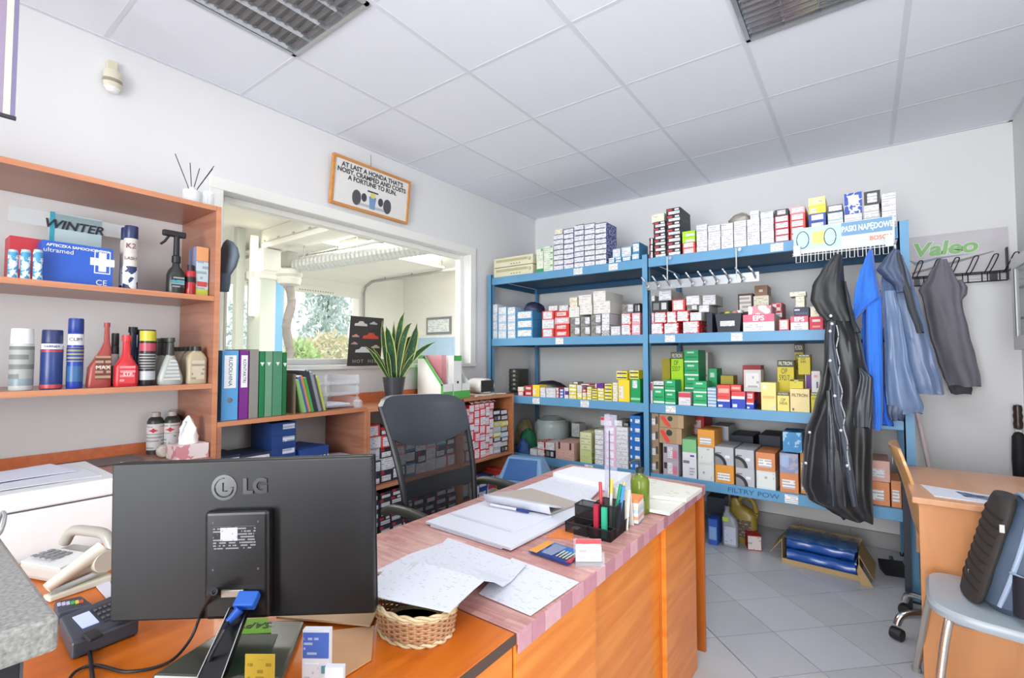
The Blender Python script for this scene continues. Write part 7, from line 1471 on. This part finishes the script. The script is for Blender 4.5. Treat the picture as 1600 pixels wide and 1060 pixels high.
box('mount_plate', .395, .43, .028, .036, .0, .055, M_BK, wr); box('mount_plate', .03, .06, .028, .036, .0, .055, M_BK, wr); box('end_bar', .468, .476, .0, .036, .0, .20, M_BK, wr)
for k in range(6):
    x = .02+k*.088; MB().tube(spline([(x, .03, .055), (x+.012, -.015, .09), (x+.03, -.05, .145), (x+.042, -.055, .155), (x+.052, -.05, .145), (x+.035, -.015, .09), (x+.022, .03, .055)], 5), .0032, 6).build('loop_hook', M_BK, wr, smooth=True)
wc2 = empty('wall_cabinet', (.765, 3.62, 1.36), 0, 'white glass-fronted wall cabinet cut by the right picture edge', 'cabinet')
Cc = [PX(u, v, .72) for u, v in ((1584, 406), (1582, 545))]
cyy = 3.60; zlo = PX(1584, 547, .637).z; zhi = PX(1584, 402, .637).z
wc2.location = (.775, cyy, zlo)
hz_ = zhi-zlo; M_WC = C('f2f4f2', .35)
box('side', -.12, -.002, -.02, 0, 0, hz_, M_WC, wc2); box('top', -.12, -.002, -.8, -.02, hz_-.02, hz_, M_WC, wc2); box('bottom', -.12, -.002, -.8, -.02, 0, .02, M_WC, wc2); box('back', -.01, -.002, -.8, -.02, .02, hz_-.02, M_WC, wc2)
for a in ((-.8, 0, 0, .07), (-.8, 0, hz_-.06, hz_), (-.06, 0, .07, hz_-.06), (-.8, -.74, .07, hz_-.06)): box('door_frame', -.14, -.122, a[0], a[1], a[2], a[3], M_WC, wc2, .002)
box('door_glass', -.134, -.130, -.74, -.06, .07, hz_-.06, thin_clear('cabinet_glass', 'c9d2d0', .35), wc2); box('seal', -.141, -.139, -.066, -.058, .07, hz_-.06, C('4a4a50'), wc2)
for z in (.33, .66): box('inner_shelf', -.118, -.012, -.78, -.022, hz_*z, hz_*z+.01, C('9aa0a0'), wc2)
um = empty('umbrella', (.735, 4.14, 0), 0, 'folded black umbrella with a brown handle in the back right corner', 'umbrella')
MB().lathe([(0, .52), (.012, .52), (.03, .56), (.034, .70), (.03, .84), (.018, .865), (0, .87)], 16).build('canopy', mat('17171d', .7, bump=.5, scale=20), um, smooth=True)
MB().tube([(0, 0, .30), (0, 0, .9)], .006, 8).build('shaft', C('2a2a2e'), um); MB().lathe([(0, .87), (.018, .872), (.02, .885), (0, .886)], 14).build('collar_ring', C('d9d9d6', .3), um, smooth=True)
MB().lathe([(0, .887), (.02, .89), (.023, .92), (.019, .94), (.023, .965), (.019, .985), (.022, 1.01), (.018, 1.03), (0, 1.035)], 16).build('handle', C('3c2b26', .35), um, smooth=True)
um2 = MB().tube([(0, 0, .0), (0, 0, .30)], .006, 8).build('tip', C('2a2a2e'), um)
p0_, p1_ = PY(1434, 650, 4.0), PY(1452, 732, 3.9); d_ = (p1_-p0_); pe = p0_+d_*((0.0-p0_.z)/d_.z); ps = p0_-d_*.8
o = tag(MB().tube([ps, p1_, pe], .012, 10).build('broom_handle', C('e3d0d2', .4), smooth=True), 'thin whitish pole leaning beside the rack end', 'pole')

# ------------------------------------------------------------------ REST OF THE RACK'S CONTENTS
cu = []
for k in range(2):
    x0, x1 = max(PY(768, 420, 3.40).x, -2.722), PY(829.5, 420, 3.40).x+.02; zb_ = 2.0455+k*.088; o = empty('cream_unit', ((x0+x1)/2, 3.40, zb_), 0, ['lower of two cream instrument units at the left rack end', 'upper of two cream instrument units at the left rack end'][k], 'instrument', 'cream instrument units'); w = (x1-x0)/2
    box('case', -w, w, 0, .24, .002, .085, C('ddd9bb', .45), o, .003); box('display_strip', -w+.03, w-.06, -.001, 0, .045, .068, C('b9b38a', .3), o); MB().lathe([(0, 0), (.016, 0), (.014, .012), (0, .012)], 18, M=Matrix.Translation((w-.035, 0, .05)) @ Matrix.Rotation(R90, 4, 'X')).build('knob', C('c9c5a4', .3), o, smooth=True)
    for j in range(4): box('button', -.02+j*.03, -.008+j*.03, -.003, 0, .018, .026, C('8a866e'), o)
    for sx in (-w+.02, w-.02): box('foot', sx-.008, sx+.008, .03, .05, 0, .0018, C('55534a'), o)
def crumple(name, u0, u1, vt, shelf, y, dep, m, label, cat, vb=None, seed=0, amp=.25):
    z0 = SH[shelf]+.001 if vb is None else PY((u0+u1)/2, vb, y).z; z1 = PY((u0+u1)/2, vt, y).z; x0, x1 = PY(u0, (vt)+8, y).x, PY(u1, vt+8, y).x; cx = (x0+x1)/2; rx = (x1-x0)/2; rings = []
    for j in range(9):
        f = j/8; r_ = math.sin(min(1, (f*.93+.07))*PI*.5) if False else math.sqrt(max(0.0, 1-(f*.98)**2.6)); ring = []
        for k in range(28):
            a = 2*PI*k/28; q = 1+amp*noise.noise(Vector((math.cos(a)*2.2+seed, math.sin(a)*2.2, f*3.0)))
            ring.append(Vector((math.cos(a)*rx*r_*q, dep/2+math.sin(a)*dep/2*r_*q, (z1-z0)*f*(1+.15*noise.noise(Vector((a, f*3, seed)))))))
        rings.append(ring)
    rings[0] = [Vector((p.x, p.y, 0)) for p in rings[0]]
    o = MB().loft(rings).build(name, m, smooth=True); o.location = (cx, y, z0); tag(o, label, cat); return o
crumple('dark_bag', 812, 838, 471, 1, 3.42, .2, mat('2c3350', .4, var=.3, bump=.6, scale=20), 'crumpled navy plastic bag on the blue-white cartons', 'bag', vb=487, seed=2)
crumple('grey_plastic_bag', 1134, 1172, 330, 0, 3.43, .16, mat('9a968c', .35, var=.3, bump=.7, scale=22), 'crumpled grey plastic bag on top of the white cartons', 'bag', vb=349, seed=5)
crumple('green_cloth', 806, 828, 672, 3, 3.5, .16, mat('1e6b4c', .8, var=.2, bump=.4), 'dark green cloth heap at the left end of the bottom shelf', 'cloth', seed=7)
crumple('blue_cloth', 803, 822, 688, 3, 3.395, .1, mat('2c4f86', .7, var=.3, bump=.4), 'blue cloth heap in front of the green cloth', 'cloth', seed=8)
crumple('yellowish_bag', 800, 824, 658, 3, 3.74, .2, mat('c2b284', .6, var=.2, bump=.4), 'yellowish paper bag at the back left of the bottom shelf', 'bag', seed=9)
# roll in clear bag, resting on the small cartons
tr_ = empty('wrapped_roll', (PY(862, 680, 3.78).x, 3.78, 0), 0, 'pale green roll wrapped in a clear plastic bag', 'roll')
tr_.location.z = SH[3]+.001; box('carton_base', -.12, .12, -.12, .12, 0, .10, C('a99a8a'), tr_)
MB().lathe([(0, .101), (.13, .101), (.135, .11), (.135, .25), (.13, .26), (.05, .26), (.05, .21), (0, .21)], 30).build('roll', C('b4cfc4', .5), tr_, smooth=True)
rings = []
for j in range(10):
    f = j/9; rings.append([Vector((math.cos(a)*.16*(1+.10*noise.noise(Vector((math.cos(a)*3, math.sin(a)*3, f*4))))*(1 if f < .75 else 1-(f-.75)*2.2), math.sin(a)*.15*(1+.10*noise.noise(Vector((math.cos(a)*3, math.sin(a)*3, f*4+9))))*(1 if f < .75 else 1-(f-.75)*2.2), .09+f*.2)) for a in [2*PI*k/36 for k in range(36)]])
MB().loft(rings).build('clear_bag', M_FILM, tr_, smooth=True)
# small black drawer unit
x0, x1 = PY(779, 590, 3.75).x, PY(811, 590, 3.75).x; dr = empty('small_drawer_unit', (x0, 3.75, SH[2]+.001), 0, 'small dark parts cabinet with square drawers on the third shelf', 'drawer unit'); hz_ = PY(795, 577, 3.75).z-SH[2]
box('case', 0, x1-x0, .006, .16, 0, hz_, C('3a3d38'), dr)
for i in range(2):
    for j in range(5): dd_ = box('drawer', .06+i*(x1-x0-.07)/2, .06+(i+.9)*(x1-x0-.07)/2, 0, .0055, .008+j*hz_/5.2, .0+(j+.86)*hz_/5.2, C('55584f'), dr); box('drawer_label', .06+(i+.3)*(x1-x0-.07)/2, .06+(i+.62)*(x1-x0-.07)/2, -.0012, 0, .02+j*hz_/5.2, .04+j*hz_/5.2, C('c9c9be'), dd_)
crumple('black_plastic_pack', 826, 880, 596, 2, 3.56, .16, mat('26262a', .3, var=.4, bump=.7, scale=24), 'flat black plastic pack lying behind the small third-shelf cartons', 'pack', seed=12)
# black basket with bits
x0, x1 = PY(1117, 505, 3.41).x, PY(1158, 505, 3.41).x; w = x1-x0; hz_ = PY(1138, 490, 3.41).z-SH[1]
bs = empty('black_basket', ((x0+x1)/2, 3.42, SH[1]+.001), 0, 'black plastic basket of small parts on the second shelf', 'basket')
b = MB(); 
for (a, c, d, e_) in ((-.5, .5, 0, .02), (-.5, .5, .96, 1)):
    pass
ri = [[Vector((x*w*(.42+.08*z/hz_), .10+y*.1*(.9+.1*z/hz_), z)) for x, y in ((-1, -1), (1, -1), (1, 1), (-1, 1))] for z in (0, hz_)]
ii = [[Vector((x*w*(.40+.08*z/hz_), .10+y*.095*(.9+.1*z/hz_), z)) for x, y in ((-1, -1), (1, -1), (1, 1), (-1, 1))] for z in (hz_, .005)]
MB().loft(ri+ii).build('basket_shell', pattern('black_slotted_plastic', '1c1e28', '3a3e50', 'wave', 40, thr=.7), bs); box('white_tag', -.05, .04, .002-.005, .004-.003, .04, .075, M_TAG, bs)
for k, (c, dx, dy) in enumerate((('e0c43a', -.02, .08), ('2f9a5a', .0, .13), ('d88a7a', .03, .06), ('e3e6e4', .05, .1), ('3a5a4a', -.06, .12))):
    o = tag(MB().lathe([(0, -.022), (.016, -.018), (.024, 0), (.016, .018), (0, .022)], 14).build('small_part', C(c), smooth=True), f'{["yellow", "green", "salmon", "white", "dark green"][k]} plastic part sticking out of the black basket', 'part'); o.location = ((x0+x1)/2+dx, 3.42+dy, SH[1]+hz_-.0+.008*(k % 2))

# ------------------------------------------------------------------ ON THE FLOOR
def lofted(name, rr, m, parent, n=28, e=.6): return MB().loft([[Vector((cx+math.copysign(abs(math.cos(t))**e, math.cos(t))*a, math.copysign(abs(math.sin(t))**e, math.sin(t))*d, z)) for t in [2*PI*i/n for i in range(n)]] for z, cx, a, d in rr]).build(name, m, parent, smooth=True)
fp_ = PZ(1140, 856, 0); sb = empty('silver_oil_bottle', (fp_.x, fp_.y+.04, 0), 0, 'silver oil bottle standing on the floor under the rack', 'bottle'); k_ = (PY(1140, 794, fp_.y).z)/.29
lofted('body', [(0, 0, .045, .032), (.005*k_, 0, .05, .036), (.15*k_, 0, .052, .036), (.2*k_, -.005, .045, .034), (.24*k_, -.018, .025, .025), (.25*k_, -.02, .016, .016), (.265*k_, -.02, .015, .015)], C('9da3ac', .3), sb)
MB().lathe([(0, .262*k_), (.018, .262*k_), (.018, .29*k_), (0, .29*k_)], 14, c=(-.02, 0, 0)).build('cap', C('8a9098', .4), sb, smooth=True); box('front_label', -.035, .04, -.038, -.0365, .02, .14, printmat('c2cbdc', '6a7a9a', .014, .4), sb); box('green_sticker', -.045, -.005, -.037, -.0362, .185*k_, .215*k_, C('b9d84a'), sb)
gp_ = PZ(1160, 853, 0); gj_ = empty('gold_oil_jug', (gp_.x-.01, gp_.y+.10, 0), 0, 'large gold oil jug with a moulded handle behind the silver bottle', 'jug'); hg = PY(1150, 776, gp_.y+.03).z
lofted('body', [(0, 0, .085, .05), (.01, 0, .092, .056), (hg*.6, 0, .09, .056), (hg*.72, -.02, .068, .045), (hg*.78, -.035, .045, .035)], mat('a08a3a', .35, var=.1), gj_)
lofted('neck', [(hg*.775, -.04, .038, .032), (hg*.9, -.052, .026, .026), (hg*.92, -.053, .024, .024)], mat('a08a3a', .35, var=.1), gj_); MB().lathe([(0, hg*.92), (.028, hg*.92), (.028, hg*.99), (0, hg)], 16, c=(-.053, 0, 0)).build('cap', C('3a2c30', .4), gj_, smooth=True)
MB().tube(spline([(-.035, 0, hg*.86), (.0, 0, hg*.97), (.04, 0, hg*.96), (.07, 0, hg*.85), (.085, 0, hg*.68), (.08, 0, hg*.55)]), .017, 10).build('handle', mat('a08a3a', .35, var=.1), gj_, smooth=True); box('front_label', -.06, .06, -.0575, -.056, .04, hg*.5, printmat('6a5a48', 'c9c2c4', .02, .5), gj_)
def floorbox(name, u0, u1, vt, vb, dep, m, label, plates=(), rz=0, z0=0):
    A_, B_ = PZ(u0, vb, z0), PZ(u1, vb, z0); y = (A_.y+B_.y)/2; x0, x1 = PY(u0, vb, y).x, PY(u1, vb, y).x; h = PY((u0+u1)/2, vt, y).z-z0; w = x1-x0
    o = MB().box(-w/2, w/2, 0, dep, 0, h).build(name, m); o.location = ((x0+x1)/2, y, z0+.001); o.rotation_euler = (0, 0, rz); tag(o, label, 'carton', 'things on the floor')
    for k9, (a, c, p, q, mm) in enumerate(plates): MB().box(-w/2+a*w, -w/2+c*w, -.0006-.0003*k9, 0, p*h, q*h).build('printed_panel', mm, o)
    return o, h
floorbox('carton', 1107, 1121, 812, 852, .12, C('3a66c8'), 'bright blue carton on the floor behind the desk end', ((.1, .9, .2, .7, C('8ab4e6')),))
o, h = floorbox('carton', 1110, 1127, 806, 838, .14, C('3c4fa0'), 'violet-blue carton on the floor beside the silver bottle')
y_ = o.location.y; o2 = MB().box(-.06, .06, 0, .14, 0, .13).build('dark_case', C('3c4450', .4)); o2.location = (o.location.x, y_, h+.002); tag(o2, 'dark grey case standing on the blue floor carton', 'case')
floorbox('carton', 1169, 1190, 838, 861, .16, C('b3242a'), 'red carton with white label beside the cardboard tray', ((.0, .98, .05, .95, printmat('dcd0cc', '5a4a48', .02, .4)),), rz=.35)
tb_ = empty('cardboard_tray', (PZ(1280, 893, 0).x, 3.62, 0), math.radians(-3), 'open cardboard box filled with rolls of blue sacks on the floor', 'cardboard box')
tb_.location.y = PZ(1280, 893, 0).y; M_CB = mat('b09468', .8, var=.08); w_, d_ = .2, .30
for nm, a in (('wall', (-w_, w_, -.003, 0, 0, .03)), ('wall', (-w_, w_, d_, d_+.003, 0, .16)), ('wall', (-w_-.003, -w_, 0, d_, 0, .15)), ('wall', (w_, w_+.003, 0, d_, 0, .15)), ('bottom', (-w_, w_, 0, d_, 0, .003))): box(nm, *a, M_CB, tb_)
for s_, a in ((-1, .5), (1, .9)):
    b = MB(); b.add([(s_*w_, 0, .15), (s_*w_, d_*.9, .15), (s_*(w_+.07), d_*.9, .03+.03*(s_ < 0)), (s_*(w_+.07), 0, .02+.03*(s_ < 0))], [(0, 1, 2, 3)]); b.build('flap', M_CB, tb_, solid=.003)
MB().add([(w_, -.002, .10), (w_+.07, -.05, .0), (w_+.01, -.06, .0), (w_-.01, -.01, .06)], [(0, 1, 2, 3)]).build('flap', M_CB, tb_, solid=.003)
M_SB = mat('2456a8', .25, var=.25, scale=9, bump=.3, coat=.4); TB0 = tb_.location; Rt = Matrix.Rotation(math.radians(-3), 4, 'Z')
sk = 0
for j, (yy, zz) in enumerate(((.045, .04), (.125, .04), (.205, .04), (.08, .112), (.17, .112))):
    pts = [(-w_+.02+i*(2*w_-.04)/10, yy+.004*math.sin(i*1.3+j), zz+.003*math.sin(i*2+j)) for i in range(11)]
    o = MB().tube([Vector(p) for p in pts], .038, 12).build('sack_roll', M_SB, smooth=True); o.location = TB0+Vector((0, .004, .004)); o.rotation_euler = (0, 0, math.radians(-3)); tag(o, ['front roll of blue sacks at the bottom of the box', 'middle roll of blue sacks at the bottom of the box', 'rear roll of blue sacks at the bottom of the box', 'front roll of blue sacks in the upper layer', 'rear roll of blue sacks in the upper layer'][j], 'roll', 'rolls of blue sacks')
rings = [[Vector((-w_*.96+i*(2*w_*.96)/20, yy, .158+.02*noise.noise(Vector((i*.4, j*.8, 2)))+.02*math.sin(j/6*PI))) for i in range(21)] for j, yy in enumerate([.02+k*.042 for k in range(7)])]
o = MB().loft([r[:] for r in rings], closed=False).build('plastic_wrap', thin_clear('blue_tinted_film', '5a7ea8', .4, .15), smooth=True, solid=.001); o.location = TB0; o.rotation_euler = (0, 0, math.radians(-3)); tag(o, 'loose clear plastic wrap over the blue rolls', 'plastic wrap')
q_ = PZ(1404, 902, 0); dp = empty('dustpan', (q_.x, q_.y+.02, 0), .3, 'small black dustpan on the floor beside the rack foot', 'dustpan')
MB().add([(-.07, -.02, .0), (.05, -.03, .0), (.05, .08, .0), (-.07, .08, .0), (-.075, -.02, .004), (.05, -.035, .004), (.055, .09, .06), (-.075, .09, .06)], [(3, 2, 1, 0), (4, 5, 6, 7), (0, 1, 5, 4), (1, 2, 6, 5), (2, 3, 7, 6), (3, 0, 4, 7)]).build('pan', C('1c1c20', .3), dp, bevel=.004); MB().tube([(0, .085, .045), (.02, .16, .05)], .012, 8).build('handle', C('1c1c20', .3), dp, smooth=True)
for o in COL.objects:
    if o.name.startswith('power_cord'): o.name = 'heater_flex'

# ------------------------------------------------------------------ smallest cartons beyond the 300 that show largest are joined
def seen_size(o):
    p = o.location+Vector((0, 0, 0)); d = p-Vector((0, 0, CH)); f = d.dot(F_)
    bb2 = [Vector(c) for c in o.bound_box]; w = (max(b.x for b in bb2)-min(b.x for b in bb2)); h = max(b.z for b in bb2)
    pen_ = 1.0
    if o.get('group') == 'cartons in the open cabinet':
        if p.z < .5 and p.y < 2.62: pen_ = .15
        elif p.y < 2.6: pen_ = .55
        elif p.z < .5: pen_ = .5
    return w*h/max(f, .1)**2*pen_
cs = [o for o in COL.objects if o.name.split('.')[0] == 'carton' and o.parent is None]
cs.sort(key=seen_size, reverse=True)
bpy.context.view_layer.update()
def join_into(lst, name, label):
    acc = MB(); mats = []; mi = []
    for o in lst:
        for q in [o]+list(o.children):
            mw = q.matrix_world if q is o else q.matrix_world
            base = len(acc.v); acc.v += [tuple(mw @ v.co) for v in q.data.vertices]
            m = q.data.materials[0]
            if m not in mats: mats.append(m)
            for p in q.data.polygons: acc.f.append(tuple(i+base for i in p.vertices)); acc.mi.append(mats.index(m))
    for o in lst:
        for ch in list(o.children): bpy.data.objects.remove(ch)
        bpy.data.objects.remove(o)
    r = acc.build(name, mats if len(mats) > 1 else mats[0]); tag(r, label, 'cartons'); r['kind'] = 'stuff'; return r
if len(cs) > 298: join_into(cs[298:], 'small_cartons', 'remaining small cartons in the open cabinet and between larger shelf cartons')
